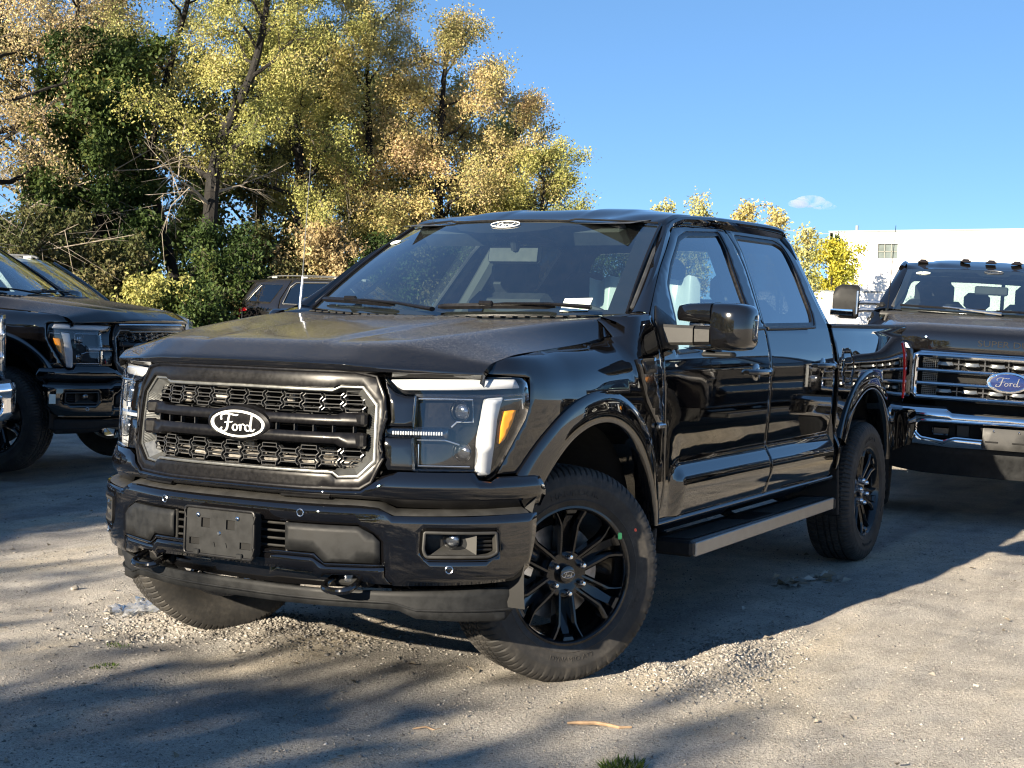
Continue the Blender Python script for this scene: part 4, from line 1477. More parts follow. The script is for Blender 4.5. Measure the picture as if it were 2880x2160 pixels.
    # rear quarter skirt behind the arch
    # ---- rocker, running boards, splash guards
    def lower(mir):
        rows = []
        for x in np.linspace(-.555, -3.0, 30):
            dz = .010*(-x-.6)/2.3
            y = .980
            rows.append([(x, y-.03, .572+dz), (x, y+.004, .560+dz), (x, y+.012, .551+dz), (x, y+.010, .541+dz), (x, y-.004, .530+dz), (x, y-.03, .505+dz), (x, y-.10, .485+dz), (x, y-.35, .475+dz)])
        G = np.array(rows)
        if mir: G = G*[1, -1, 1]
        link('rocker_panel', grid_mesh('rocker_panel', G, 'paint_black', flip=mir, angle=50), T)
        S = empty('running_board', parent=T)
        MB().box((-1.83, .945, .434), (2.03, .205, .050), ch=.010).build('board_core', 'plastic_smooth', S, mirror=mir)
        MB().box((-1.83, 1.052, .425), (1.97, .014, .062), (0, .0075, 0), .004).build('side_strip', 'alu_step', S, mirror=mir)
        rib = MB().box((0, 0, 0), (.011, .135, .006), (0, 0, -.35 if mir else .35), .002).mesh('tread_rib', 'plastic_dust')
        for k in range(56):
            x = -.88-1.90*k/55
            if -1.98 < x < -1.62: continue
            link('tread_rib', rib, S, (x, -.955 if mir else .955, .4595))
        MB().box((-1.80, .955, .4595), (.34, .13, .003), ch=.001).build('tread_plaque', 'plastic_smooth', S, mirror=mir)
        for x in (-.815, -2.845):
            MB().box((x, .950, .426), (.045, .216, .070), ch=.012).build('board_end', 'plastic_black', S, mirror=mir)
        for x in (-1.0, -1.85, -2.65):
            MB().tube([(x, .86, .43), (x, .80, .46), (x, .62, .52)], .022, 8).build('board_bracket', 'liner', S, mirror=mir)
        # splash guard in front of the rear wheel
        MB().box((-3.16, .845, .47), (.025, .27, .30), (0, .12, 0), .008).build('splash_guard', 'plastic_black', T, mirror=mir)
        MB().box((-.60, .80, .50), (.03, .35, .30), (0, -.1, 0), .008).build('splash_guard', 'liner', T, mirror=mir)
    pair(lower)
    # ---- wheel housings, underbody
    def liner(mir):
        for cx, cz, r in ((0, .48, .545), (-3.69, .50, .55)):
            mb = MB(); rings = []
            for y in (.975, .80, .45):
                rings.append([(cx+r*math.cos(R_(a)), y, cz+r*math.sin(R_(a))) for a in np.linspace(-12, 192, 40)])
            V = [p for q in rings for p in q]; F = []
            for i in range(2):
                for k in range(39): F.append((i*40+k, i*40+k+1, (i+1)*40+k+1, (i+1)*40+k))
            mb.add(V, F)
            mb.build('wheel_housing', 'liner', T, mirror=mir)
            MB().box((cx, .44, .75), (1.15, .02, .75), ch=.005).build('inner_panel', 'liner', T, mirror=mir)
    pair(liner)
    ub = empty('chassis', parent=T)
    for s in (-1, 1):
        MB().box((-2.0, s*.42, .52), (5.5, .09, .16), ch=.02).build('frame_rail', 'liner', ub)
    MB().box((-1.8, 0, .60), (2.55, 1.86, .05), ch=.01).build('floor_pan', 'liner', ub)
    MB().box((.15, 0, .80), (1.15, .86, .62), ch=.03).build('engine_bay_block', 'liner', ub)  # plain block added in the engine bay so light cannot pass through
    MB().box((-.60, 0, .98), (.05, 1.80, .75), ch=.02).build('firewall', 'liner', ub)
    MB().tube([(-3.693, -.80, .41), (-3.693, .80, .41)], .05, 10).build('rear_axle', 'liner', ub)
    MB().sphere((-3.693, 0, .40), .16, 14, 8, (1, .8, 1)).build('differential', 'liner', ub)
    MB().tube([(0, -.75, .40), (0, .75, .40)], .04, 10).build('front_axle', 'liner', ub)
    MB().box((.45, 0, .42), (.5, 1.0, .03), (0, -.06, 0), .01).build('skid_plate', 'liner', ub)
    # ---- fender vent badge
    def vent(mir):
        vp = [(-.318, 1.247), (-.500, 1.252), (-.515, 1.14), (-.604, .972), (-.530, .972), (-.41, 1.07), (-.35, 1.16)]
        v_ = panel('fender_vent', vp, sidesurf(.008), 'gloss_black', T, res=.03, thick=.02, gap=0, mirror=mir, soft=1.0)
        vp2 = [(-.352, 1.236), (-.485, 1.240), (-.492, 1.19), (-.372, 1.186)]
        panel('vent_badge', vp2, sidesurf(.014), 'satin_black', v_, res=.03, thick=.01, gap=0, mirror=mir, soft=.8)
        mb = MB()
        V, F = text_vf('LARIAT', .026, .001)
        q = [(-.428-(x if not mir else -x)*1.0, float(side_y(-.42, 1.213))+.0155+z*.6, 1.213+y) for x, y, z in V]
        mb.add(q if not mir else [(a, b, c) for a, b, c in q], F)
        mb.build('badge_lettering', 'plastic_dust', v_, False, mirror=mir)
        MB().box((-.565, float(side_y(-.56, .965))+.010, .966), (.075, .02, .018), ch=.005).build('vent_foot', 'chrome_soft', v_, mirror=mir)
    pair(vent)
    # ---- mirrors
    def mirror_(mir):
        Q = empty('wing_mirror', parent=T)
        if mir:      # the far mirror is folded back
            th = R_(-62); pv_ = Vector((-.70, -1.0, 0))
            Q.rotation_euler.z = th
            Q.location = pv_-Matrix.Rotation(th, 3, 'Z') @ pv_
        # sail on the door
        panel('mirror_sail', [(-.60, 1.292), (-.575, 1.40), (-.66, 1.47), (-.80, 1.40), (-.765, 1.285)], sidesurf(.006), 'plastic_smooth', T, res=.03, thick=.02, gap=0, mirror=mir)
        rings = []
        for y, xc, hx, z0, z1 in ((.925, -.665, .045, 1.300, 1.392), (.97, -.675, .040, 1.302, 1.390), (1.06, -.70, .036, 1.305, 1.388), (1.085, -.705, .034, 1.306, 1.387)):
            rings.append([(xc+hx, y, z0+.012), (xc+hx, y, z1-.012), (xc+hx-.012, y, z1), (xc-hx, y, z1), (xc-hx, y, z0), (xc+hx-.012, y, z0)])
        MB().loft(rings).build('mirror_arm', 'plastic_dust', Q, mirror=mir)
        rings = []
        for y, xc, hx, z0, z1 in ((1.092, -.705, .034, 1.308, 1.386), (1.155, -.712, .032, 1.310, 1.384)):
            rings.append([(xc+hx, y, z0+.012), (xc+hx, y, z1-.012), (xc+hx-.012, y, z1), (xc-hx, y, z1), (xc-hx, y, z0), (xc+hx-.012, y, z0)])
        MB().loft(rings).build('mirror_joint', 'plastic_smooth', Q, mirror=mir)
        # housing: rounded box, cut away round the arm; sections along Y
        def sec(y, xf, xb, z0, z1, r):
            q = round_poly([(xb, z0), (xf, z0+.012), (xf+.008, (z0+z1)/2), (xf-.004, z1-.006), (xb, z1)], r, 4)
            return [(a, y, b) for a, b in q]
        rings = [sec(.988, -.735, -.80, 1.402, 1.470, .02), sec(1.0, -.715, -.815, 1.397, 1.479, .03), sec(1.05, -.70, -.825, 1.394, 1.486, .035), sec(1.12, -.69, -.83, 1.392, 1.489, .035), sec(1.155, -.686, -.832, 1.389, 1.490, .035)]
        MB().loft(rings).build('mirror_housing_top', 'gloss_black', Q, True, 50, mirror=mir)
        rings = [sec(1.157, -.69, -.832, 1.285, 1.488, .035), sec(1.20, -.682, -.836, 1.281, 1.489, .04), sec(1.26, -.686, -.838, 1.282, 1.486, .04), sec(1.30, -.70, -.836, 1.288, 1.478, .04), sec(1.318, -.73, -.826, 1.305, 1.462, .035), sec(1.322, -.765, -.812, 1.33, 1.44, .02)]
        MB().loft(rings).build('mirror_housing', 'gloss_black', Q, True, 50, mirror=mir)
        rings = [sec(1.02, -.735, -.81, 1.282, 1.300, .008), sec(1.08, -.715, -.82, 1.276, 1.301, .012), sec(1.157, -.70, -.826, 1.274, 1.302, .012)]
        MB().loft(rings).build('mirror_housing_foot', 'gloss_black', Q, True, 50, mirror=mir)
        MB().box((-.76, 1.17, 1.268), (.06, .14, .022), ch=.008).build('mirror_camera', 'plastic_black', Q, mirror=mir)
        MB().box((-.838, 1.15, 1.385), (.008, .30, .17), ch=.004).build('mirror_glass', 'chrome', Q, mirror=mir)
        MB().box((-.775, 1.322, 1.375), (.05, .014, .085), ch=.005).build('turn_lamp', 'lens_clear', Q, mirror=mir)
    pair(mirror_)
    # ---- antenna on the right fender
    an = empty('antenna', parent=T)
    MB().tube([(-.52, -.86, 1.415), (-.528, -.86, 1.50), (-.536, -.86, 1.58)], [.009, .007, .004], 8).build('antenna_base', 'chrome_soft', an)
    MB().tube([(-.536, -.86, 1.58), (-.56, -.86, 1.87), (-.585, -.86, 2.135)], [.0028, .002, .0015], 6).build('antenna_mast', 'silver_trim', an)
    # ---- cabin
    I = empty('cabin_interior', parent=T)
    rows = []
    for q, z, in ((0, 1.385), (.25, 1.405), (.55, 1.425), (.85, 1.405), (1.0, 1.20)):
        rows.append([(-.50-.12*v*v*0-.42*q, .84*v*(1-.03*q), z-.02*v*v+(.03*math.exp(-((v-.48)/.22)**2) if .3 < q < .9 else 0)) for v in np.linspace(-1, 1, 25)])
    link('dashboard', grid_mesh('dashboard', np.array(rows), 'interior', flip=True, angle=60), I)
    MB().box((-.98, .0, 1.33), (.05, .34, .17), (0, -.15, 0), .012).build('centre_screen', 'gloss_black', I)
    st = [(-1.05+.07*math.sin(t), .42+.185*math.cos(t), 1.285+.175*math.sin(t)) for t in np.linspace(0, 2*math.pi, 33)]
    sw = MB().tube(st, .015, 8, cap=False); sw.tube([(-1.05, .25, 1.285), (-1.06, .42, 1.28), (-1.05, .59, 1.285)], .02, 8); sw.sphere((-1.05, .42, 1.28), .07, 12, 8, (.5, 1, 1))
    sw.build('steering_wheel', 'interior_grey', I)
    def seat(y, x, white=False):
        s = empty('seat', parent=I)
        MB().box((x, y, 1.0), (.52, .54, .18), ch=.05).build('seat_base', 'interior', s)
        MB().box((x-.30, y, 1.27), (.16, .52, .56), (0, -.22, 0), .055).build('seat_back', 'interior', s)
        MB().box((x-.36, y, 1.63), (.11, .28, .19), (0, -.12, 0), .045).build('headrest', 'interior', s)
        MB().tube([(x-.35, y-.06, 1.5), (x-.36, y-.06, 1.58)], .008, 6).tube([(x-.35, y+.06, 1.5), (x-.36, y+.06, 1.58)], .008, 6).build('headrest_post', 'chrome_soft', s)
    seat(.42, -1.45); seat(-.42, -1.45)
    b = empty('seat', parent=I)
    MB().box((-2.35, 0, 1.0), (.50, 1.45, .18), ch=.05).build('seat_base', 'interior', b)
    MB().box((-2.66, 0, 1.27), (.16, 1.45, .54), (0, -.2, 0), .055).build('seat_back', 'interior', b)
    for y in (-.46, 0, .46): MB().box((-2.74, y, 1.60), (.10, .26, .17), (0, -.1, 0), .04).build('headrest', 'interior', b)
    MB().box((-2.2, 0, 1.885), (1.75, 1.22, .015), ch=.004).build('headliner', 'interior_grey', I)
    rows = [[(-1.02-.25*q, .62*v, 1.845+.035*q) for v in np.linspace(-1, 1, 9)] for q in (0, 1)]
    link('headliner_front', grid_mesh('headliner_front', np.array(rows), 'interior_grey'), I)
    for s in (-1, 1):
        MB().box((-1.13, s*.36, 1.805), (.06, .40, .13), (0, .9, 0), .02).build('sun_visor', 'interior_grey', I)
        MB().tube([(-2.03, s*.62, 1.84), (-1.99, s*.715, 1.65), (-1.93, s*.84, 1.40), (-1.93, s*.86, 1.0)], .05, 8).build('b_pillar_trim', 'trim_pale', I)
        MB().tube([(-.62, s*.83, 1.44), (-1.0, s*.745, 1.69), (-1.24, s*.66, 1.82)], .026, 8).build('a_pillar_trim', 'interior', I)
        MB().tube(smooth_line([(-.80, s*.79, 1.50), (-.86, s*.74, 1.50), (-1.0, s*.70, 1.60), (-1.06, s*.69, 1.68), (-1.06, s*.715, 1.73)], 4), .013, 8).build('grab_handle', 'trim_pale', I)
    MB().box((-1.06, .0, 1.705), (.035, .27, .085), (0, -.25, .12), .015).build('rearview_mirror', 'plastic_smooth', I)
    MB().box((-1.041, .002, 1.705), (.003, .25, .068), (0, -.25, .12), .001).build('rearview_mirror_back', 'interior_grey', I)
    MB().tube([(-1.0, .02, 1.80), (-1.04, .01, 1.73)], .018, 8).build('mirror_stem', 'interior', I)
    # protective plastic sheet over the driver's seat
    rows = []
    for i in range(20):
        q = i/19
        row = []
        for k in range(24):
            v = k/23*2-1
            wob = .018*math.sin(9*v+5*q)+.012*math.sin(17*v-3*q)
            x = -1.70+.06*q+wob if q < .55 else -1.62+.9*(q-.55)+wob
            z = 1.62-.9*q if q < .55 else 1.13+wob
            row.append((x+.07, .42+.30*v, z+wob*.5))
        rows.append(row)
    link('seat_wrap', grid_mesh('seat_wrap', np.array(rows), 'wrap'), I)
    # rear lamps etc. out of view are left simple; wheels
    wheel_meshes()
    st_ = -R_(30)
    add_wheel(T, (-0.008, .808, .414), st_, False, 0.0, extras=True)
    add_wheel(T, (0.025, -.855, .414), st_, True, .3)
    add_wheel(T, (-3.693, .868, .414), 0, False, .25)
    add_wheel(T, (-3.693, -.868, .414), 0, True, .1)
    return T

truck = build_pickup()
for o_ in list(bpy.data.objects):      # fine repeats that cannot be picked apart one by one
    if o_.name.split('.')[0] in ('sidewall_lettering', 'frame_ribbing', 'slim_lamp_prism', 'grille_mesh', 'cowl_louvre', 'badge_lettering', 'sticker_print', 'emblem_script', 'header_emblem', 'cap_emblem'): o_['kind'] = 'stuff'
tag(truck, 'large black crew cab pickup in the foreground with turned front wheels', 'pickup truck', 'dark pickup trucks parked on the gravel lot')
# ================================================================== HEAVY-DUTY TRUCK
HPL = Plan([(1.0, 0), (.995, .3), (.972, .55), (.925, .74), (.84, .88), (.68, .97), (.4, 1.005), (-.5, 1.01), (-3, 1.01), (-5.0, .99), (-5.3, .95)])
_hp = hermite([.50, .60, .75, .95, 1.10, 1.25, 1.35, 1.45, 1.52], [-.05, -.01, .0, .004, .006, .002, -.008, -.03, -.05])
_hzt = hermite([-.55, -.42, -.40, .2, .80, 1.0], [1.60, 1.50, 1.455, 1.40, 1.345, 1.33])
def hbody(u, z):
    x = HPL.at(u)[0]
    A = .10*sstep(.75, .3, x)*sstep(-.50, -.40, x)
    return sstep(.6, .95, np.abs(u))*(_hp(z)+A*_ft(_hzt(x)-z))
def hsurf(off=0.0, fn=None):
    def f(uv):
        u, z = uv[:, 0], uv[:, 1]
        x, y, nx, ny = HPL.at(u)
        o = (fn(u, z) if fn else hbody(u, z))+off
        return np.c_[x+nx*o, y+ny*o, z], np.c_[nx, ny, 0*z]
    return f
def hside_y(x, z):
    x = np.asarray(x, float); z = np.asarray(z, float)
    u = HPL.u(x); cx, cy, nx, ny = HPL.at(u)
    lo = cy+ny*hbody(u, np.minimum(z, 1.50))
    hi = .962-.52*(z-1.49)
    b = sstep(1.44, 1.54, z)
    return (1-b)*lo+b*hi
def hsides(off=0.0):
    def f(uv):
        y = hside_y(uv[:, 0], uv[:, 1])+off
        return np.c_[uv[:, 0], y, uv[:, 1]], np.c_[0*y, 1+0*y, 0*y]
    return f
def HX(pts):
    p = np.array(pts, float); return np.c_[HPL.u(p[:, 0]), p[:, 1]]

def build_heavy():
    T = empty('heavy_pickup_truck')
    half = np.array([
        [(.955, 0, 1.225), (.945, .35, 1.225), (.915, .62, 1.228), (.80, .84, 1.262), (.66, .90, 1.27)],
        [(.992, 0, 1.238), (.982, .35, 1.238), (.945, .62, 1.242), (.80, .855, 1.272), (.66, .915, 1.28)],
        [(.985, 0, 1.368), (.975, .35, 1.368), (.938, .62, 1.366), (.79, .86, 1.345), (.66, .915, 1.335)],
        [(.875, 0, 1.430), (.868, .35, 1.430), (.83, .60, 1.433), (.72, .80, 1.415), (.62, .915, 1.345)],
        [(.40, 0, 1.475), (.40, .38, 1.474), (.40, .64, 1.462), (.40, .82, 1.448), (.38, .92, 1.380)],
        [(-.05, 0, 1.505), (-.05, .40, 1.504), (-.05, .68, 1.492), (-.06, .83, 1.482), (-.07, .92, 1.410)],
        [(-.36, 0, 1.520), (-.37, .42, 1.519), (-.39, .70, 1.512), (-.41, .84, 1.505), (-.42, .91, 1.445)]])
    full = np.concatenate([half[:, :0:-1]*[1, -1, 1], half], 1)
    G = lerp_grid(full, 8, 5)
    G = np.concatenate([G[:1]-[.03, 0, .0], G, G[-1:]-[0, 0, .03]], 0)
    G = np.concatenate([G[:, :1]-[0, 0, .03], G, G[:, -1:]-[0, 0, .03]], 1)
    hd = link('hood', grid_mesh('hood', G, 'paint_black_dusty', angle=45), T)
    V, F = text_vf('SUPER DUTY', .062, .0008)
    q = [(.990-.012*(x/.4)**2+z, x*1.25, 1.305+y) for x, y, z in V]
    MB().add(q, F).build('hood_lettering', 'paint_black', hd, False)
    arcf = arc(0, .50, .57, 8, 172, 30)
    def side(mir):
        fp = np.vstack([np.array([(.98, 1.31), (.98, .84)]), HX([(.56, .80)]+arcf+[(-.56, .58), (-.62, .60), (-.60, 1.30), (-.57, 1.52), (-.43, 1.51), (-.40, 1.455), (0, 1.408), (.40, 1.375), (.66, 1.338)])])
        panel('fender', fp, hsurf(), 'paint_black', T, res=.05, mirror=mir)
        wf = round_poly([(-.80, 1.34), (-.98, 1.60), (-1.34, 1.86), (-1.52, 1.90), (-1.95, 1.91), (-1.85, 1.47), (-1.3, 1.44), (-1.1, 1.35)], .03)
        fd = [(-.625, .60), (-.605, 1.30), (-.575, 1.525), (-.95, 1.735), (-1.30, 1.905), (-1.50, 1.945), (-2.06, 1.955), (-1.98, 1.5), (-1.98, .60)]
        d = panel('front_door', fd, hsides(), 'paint_black', T, holes=[wf], res=.05, mirror=mir)
        wr = round_poly([(-2.14, 1.91), (-2.80, 1.90), (-2.92, 1.85), (-2.82, 1.48), (-2.02, 1.475)], .04)
        rd = [(-1.985, .60), (-1.985, 1.5), (-2.065, 1.955), (-2.88, 1.95), (-3.02, 1.90), (-3.0, 1.50), (-3.03, .60)]
        d2 = panel('rear_door', rd, hsides(), 'paint_black', T, holes=[wr], res=.05, mirror=mir)
        panel('window_glass', wf, hsides(-.012), 'glass_side', d, res=.1, gap=-.004, skirt=False, mirror=mir)
        panel('window_glass', wr, hsides(-.012), 'glass_tint', d2, res=.1, gap=-.004, skirt=False, mirror=mir)
        for dd, x, z in ((d, -1.80, 1.22), (d2, -2.85, 1.23)):
            MB().box((x, float(hside_y(x, z))+.025, z), (.24, .03, .035), ch=.012).build('door_handle', 'chrome', dd, mirror=mir)
        ar = arc(-4.05, .50, .58, 8, 172, 30)
        panel('bed_side', [(-3.05, .62), (-3.05, 1.46), (-5.25, 1.49), (-5.27, .66), (-4.65, .60)]+ar[::-1], hsides(), 'paint_black', T, res=.06, mirror=mir)
        MB().box((-4.15, float(hside_y(-4, 1.46))-.03, 1.485), (2.2, .08, .03), (0, .014, 0), .008).build('bed_rail_cap', 'plastic_black', T, mirror=mir)
        MB().box((-5.27, .93, 1.2), (.05, .10, .42), ch=.01).build('tail_lamp', 'red_lamp', T, mirror=mir)
        # pillar
        L1 = smooth_line([(-.62, .80, 1.545), (-.90, .755, 1.72), (-1.18, .69, 1.90)], 6); L2 = smooth_line([(-.57, .945, 1.522), (-.95, .838, 1.735), (-1.28, .75, 1.90)], 6)
        rows = [L1-[.03, 0, .03]]+[L1*(1-t)+L2*t+np.array([.5, .4, .5])*.02*math.sin(math.pi*t) for t in np.linspace(0, 1, 6)]+[L2-[.02, .04, 0]]
        Gp = np.stack(rows, 0)
        if mir: Gp = Gp*[1, -1, 1]
        link('a_pillar', grid_mesh('a_pillar', Gp, 'paint_black', flip=not mir, angle=50), T)
        MB().tube(smooth_line([(-1.24, .735, 1.905), (-1.50, .705, 1.955), (-2.1, .70, 1.965), (-2.9, .695, 1.96), (-3.03, .69, 1.92)], 4), .03, 8).build('roof_rail_trim', 'paint_black', T, mirror=mir)
        # headlamp
        H = empty('headlamp', parent=T)
        hp = [(.655, 1.235), (.70, 1.30), (.97, 1.31), (.975, .86), (.80, .84), (.66, .90)]
        panel('lamp_housing', hp, hsurf(-.04), 'gloss_black', H, res=.06, thick=-.03, mirror=mir)
        panel('lamp_cover', hp, hsurf(.004), 'lens_clear', H, res=.05, thick=.02, mirror=mir, soft=.8)
        panel('light_bar', [(.68, 1.245), (.71, 1.285), (.93, 1.29), (.935, .90), (.905, .90), (.90, 1.25)], hsurf(-.012), 'lamp_white', H, res=.05, thick=.02, mirror=mir)
        for z in (1.16, 1.0):
            c = hsurf(-.03)(np.array([[.79, z]]))[0][0]
            MB().sphere(c, .05, 16, 10, (.5, 1, 1)).build('projector_lens', 'lamp_reflector', H, mirror=mir)
        # towing mirror
        Q = empty('towing_mirror', parent=T)
        for z in (1.585, 1.525):
            MB().tube([(-.66, .90, z), (-.68, 1.02, z), (-.70, 1.09, z-.01)], .022, 8, flat=.9).build('mirror_arm', 'chrome_soft', Q, mirror=mir)
        MB().box((-.665, .885, 1.545), (.10, .06, .10), ch=.02).build('mirror_foot', 'plastic_black', Q, mirror=mir)
        sec = lambda y, s: [(a, y, b) for a, b in round_poly([(-.79, 1.44+s), (-.68, 1.455+s), (-.665, 1.60), (-.69, 1.725-s), (-.79, 1.73-s)], .04)]
        MB().loft([sec(1.07, .02), sec(1.09, 0), sec(1.22, 0), sec(1.27, .03), sec(1.285, .08)]).build('mirror_housing', 'plastic_black', Q, True, 50, mirror=mir)
        MB().loft([[(a+.006, y, b) for a, b in ((-.665, 1.52), (-.662, 1.49), (-.67, 1.47), (-.70, 1.465), (-.70, 1.52))] for y in (1.12, 1.28, 1.30)]).build('mirror_lamp', 'chrome', Q, mirror=mir)
        MB().box((-.662, 1.085, 1.58), (.02, .018, .20), ch=.005).build('mirror_strip', 'chrome_soft', Q, mirror=mir)
        MB().box((-.793, 1.17, 1.585), (.008, .18, .25), ch=.003).build('mirror_glass', 'chrome', Q, mirror=mir)
        # step bar, housings
        MB().tube([(-.75, 1.0, .46), (-2.9, 1.0, .47)], .05, 10, flat=.6).build('step_bar', 'plastic_black', T, mirror=mir)
        MB().box((-1.8, .93, .585), (2.5, .10, .08), ch=.02).build('rocker_panel', 'paint_black', T, mirror=mir)
        for cx in (0, -4.05):
            mb = MB(); rg = [[(cx+.58*math.cos(R_(a)), y, .5+.58*math.sin(R_(a))) for a in np.linspace(-5, 185, 24)] for y in (.99, .45)]
            V = [p for r in rg for p in r]; mb.add(V, [(k, k+1, 25+k, 24+k) for k in range(23)])
            mb.build('wheel_housing', 'liner', T, mirror=mir)
    pair(side)
    # windscreen, roof
    def wsf(uv):
        v, t = uv[:, 0], uv[:, 1]
        a = np.stack([-.62+(1-v*v)*.18, .80*v, 1.545-.015*(1-v*v)], 1)
        b = np.stack([-1.18+(1-v*v)*.16, .69*v, 1.90+.015*(1-v*v)], 1)
        P = a*(1-t[:, None])+b*t[:, None]+np.array([.55, 0, .83])*(.015*4*t*(1-t))[:, None]
        return P, np.tile(np.array([.6, 0, .8]), (len(v), 1))
    sq = [(-1, 0), (1, 0), (1, 1), (-1, 1)]
    ws = panel('windscreen', sq, wsf, 'glass_clear', T, res=.08, gap=0, skirt=False)
    panel('frit_band', sq, wsf, 'void_black', ws, holes=[round_poly([(-.93, .06), (.93, .06), (.93, .93), (.2, .93), (.15, .85), (-.15, .85), (-.2, .93), (-.93, .93)], .03)], res=.08, gap=0, off=-.006, skirt=False)
    on = lambda v, t, o=.003: Vector(wsf(np.array([[v, t]]))[0][0])+Vector((.55, 0, .83))*o
    def patch(v0, t0):
        c = on(v0, t0); e = (on(v0+.02, t0)-c).normalized(); f = (on(v0, t0+.02)-c).normalized()
        return lambda x, y, h=0: c+e*x+f*y+e.cross(f).normalized()*h
    p1_ = patch(-.80, .87)
    MB().prism([p1_(.062*math.cos(t), .026*math.sin(t)) for t in np.linspace(0, 2*math.pi, 24)[:-1]], p1_(0, 0, .001)-p1_(0, 0)).build('oval_sticker', 'paper_white', ws, False)
    MB().prism([p1_(x, y, .0015) for x, y in ((-.012, -.008), (.012, -.008), (.012, .008), (-.012, .008))], p1_(0, 0, .0005)-p1_(0, 0)).build('sticker_print', 'paper_green', ws, False)
    p2_ = patch(0, .94)
    script_mb(.115, .06, .0008, lambda x, y, h: p2_(x, y, h+.001), .5).build('header_emblem', 'silver_trim', ws)
    MB().tube([p2_(.075*math.cos(t), .026*math.sin(t), .001) for t in np.linspace(0, 2*math.pi, 33)], .003, 5, cap=False).build('emblem_outline', 'silver_trim', ws)
    rows = []
    for q in (0, .04, .12, .3, .6, .9, 1.0):
        row = []
        for v in np.linspace(-1, 1, 31):
            f = wsf(np.array([[v, 1.0]]))[0][0]
            x = f[0]*(1-q)-3.05*q
            e = hermite([-3.1, -2.9, -1.6, -1.3, -1.18, -.9], [1.93, 1.965, 1.975, 1.95, 1.915, 1.90])(x)
            z = e+.045*sstep(-1.0, -1.7, x)*(1-abs(v)**2.4)+.008*(sstep(.28, .33, abs(v))-sstep(.6, .66, abs(v)))*sstep(-1.2, -1.35, x)
            row.append((x, .695*v, float(z if q else f[2])))
        rows.append(row)
    Gr = lerp_grid(rows, 5, 2)
    Gr = np.concatenate([Gr[:1]-[.02, 0, .02], Gr, Gr[-1:]-[0, 0, .06]], 0)
    Gr = np.concatenate([Gr[:, :1]-[0, 0, .03], Gr, Gr[:, -1:]-[0, 0, .03]], 1)
    link('roof', grid_mesh('roof', Gr, 'paint_black', flip=True, angle=50), T)
    for y in (-.56, -.21, 0, .21, .56):
        c = empty('clearance_lamp', parent=T)
        x = -1.36 if abs(y) < .5 else -1.38
        z = 1.993 if abs(y) < .5 else 1.975
        MB().loft([[(x+.055, y-.038, z-.006), (x+.055, y+.038, z-.006), (x-.07, y+.038, z-.002), (x-.07, y-.038, z-.002)], [(x+.035, y-.022, z+.022), (x+.035, y+.022, z+.022), (x-.04, y+.018, z+.024), (x-.04, y-.018, z+.024)]]).build('lamp_dome', 'marker_smoke', c, True, 60)
        MB().box((x-.005, y, z), (.11, .085, .014), ch=.004).build('lamp_base', 'satin_black', c)
    rows = []
    for q, dz in ((0, -.02), (0, 0), (1, -.012)):
        rows.append([np.array([-.37-.05*v*v, .90*v, 1.512])*(1-q)+wsf(np.array([[v, 0.]]))[0][0]*q+np.array([0, 0, dz]) for v in np.linspace(-1, 1, 21)])
    link('cowl', grid_mesh('cowl', np.array(rows), 'plastic_dust', flip=True), T)
    for (v0, v1, t, vp) in ((-.93, -.1, .05, .05), (.0, .75, .045, .85)):
        wq = empty('wiper', parent=T)
        A = [on(v0+(v1-v0)*k/12, t, .02) for k in range(13)]
        MB().tube(A, .010, 6).build('wiper_blade', 'satin_black', wq)
        MB().tube([on(vp, -.02, .03), A[6]+Vector((0, 0, .01))], [.014, .008], 6).build('wiper_arm', 'chrome_soft', wq)
    # cab back with window
    bs = lambda uv: (np.c_[-3.05+0*uv[:, 0], uv[:, 0], uv[:, 1]], np.tile([-1., 0, 0], (len(uv), 1)))
    win = round_poly(sym([(0, 1.87), (.60, 1.86), (.72, 1.50), (0, 1.50)]), .04)
    cb = panel('cab_back', sym([(0, 1.97), (.66, 1.955), (.93, 1.48), (.95, .7), (0, .7)]), bs, 'paint_black', T, holes=[win], res=.12)
    panel('rear_window', win, bs, 'glass_side', cb, res=.2, gap=-.004, off=-.008, skirt=False)
    mb = MB()
    for y in (-.25, .25): mb.box((-3.04, y, 1.68), (.02, .035, .38), ch=.004)
    mb.build('window_divider', 'satin_black', cb)
    # ---- grille
    go = sym([(0, 1.232), (.60, 1.236), (.655, 1.21), (.66, .93), (.625, .885), (0, .883)])
    panel('grille_back', go, hsurf(-.07), 'void_black', T, res=.08, gap=0)
    gi = sym([(0, 1.205), (.585, 1.208), (.615, 1.19), (.618, .935), (.595, .915), (0, .912)])
    panel('grille_frame', go, hsurf(-.005), 'chrome', T, holes=[gi], res=.05, thick=.05, gap=0, soft=1.2)
    for zc, hh in ((1.205, .022), (1.098, .018), (1.004, .018), (.908, .020)):
        mb = MB(); rings = []
        for u in np.linspace(-.62, .62, 33):
            p0 = hsurf(0)(np.array([[u, zc]]))[0][0]
            rings.append([tuple(p0+np.array([o, 0, dz])) for o, dz in ((-.05, -hh), (-.005, -hh), (.012, -hh*.55), (.016, 0), (.010, hh*.6), (-.006, hh), (-.05, hh))])
        mb.loft(rings); mb.build('grille_bar', 'chrome', T, True, 40)
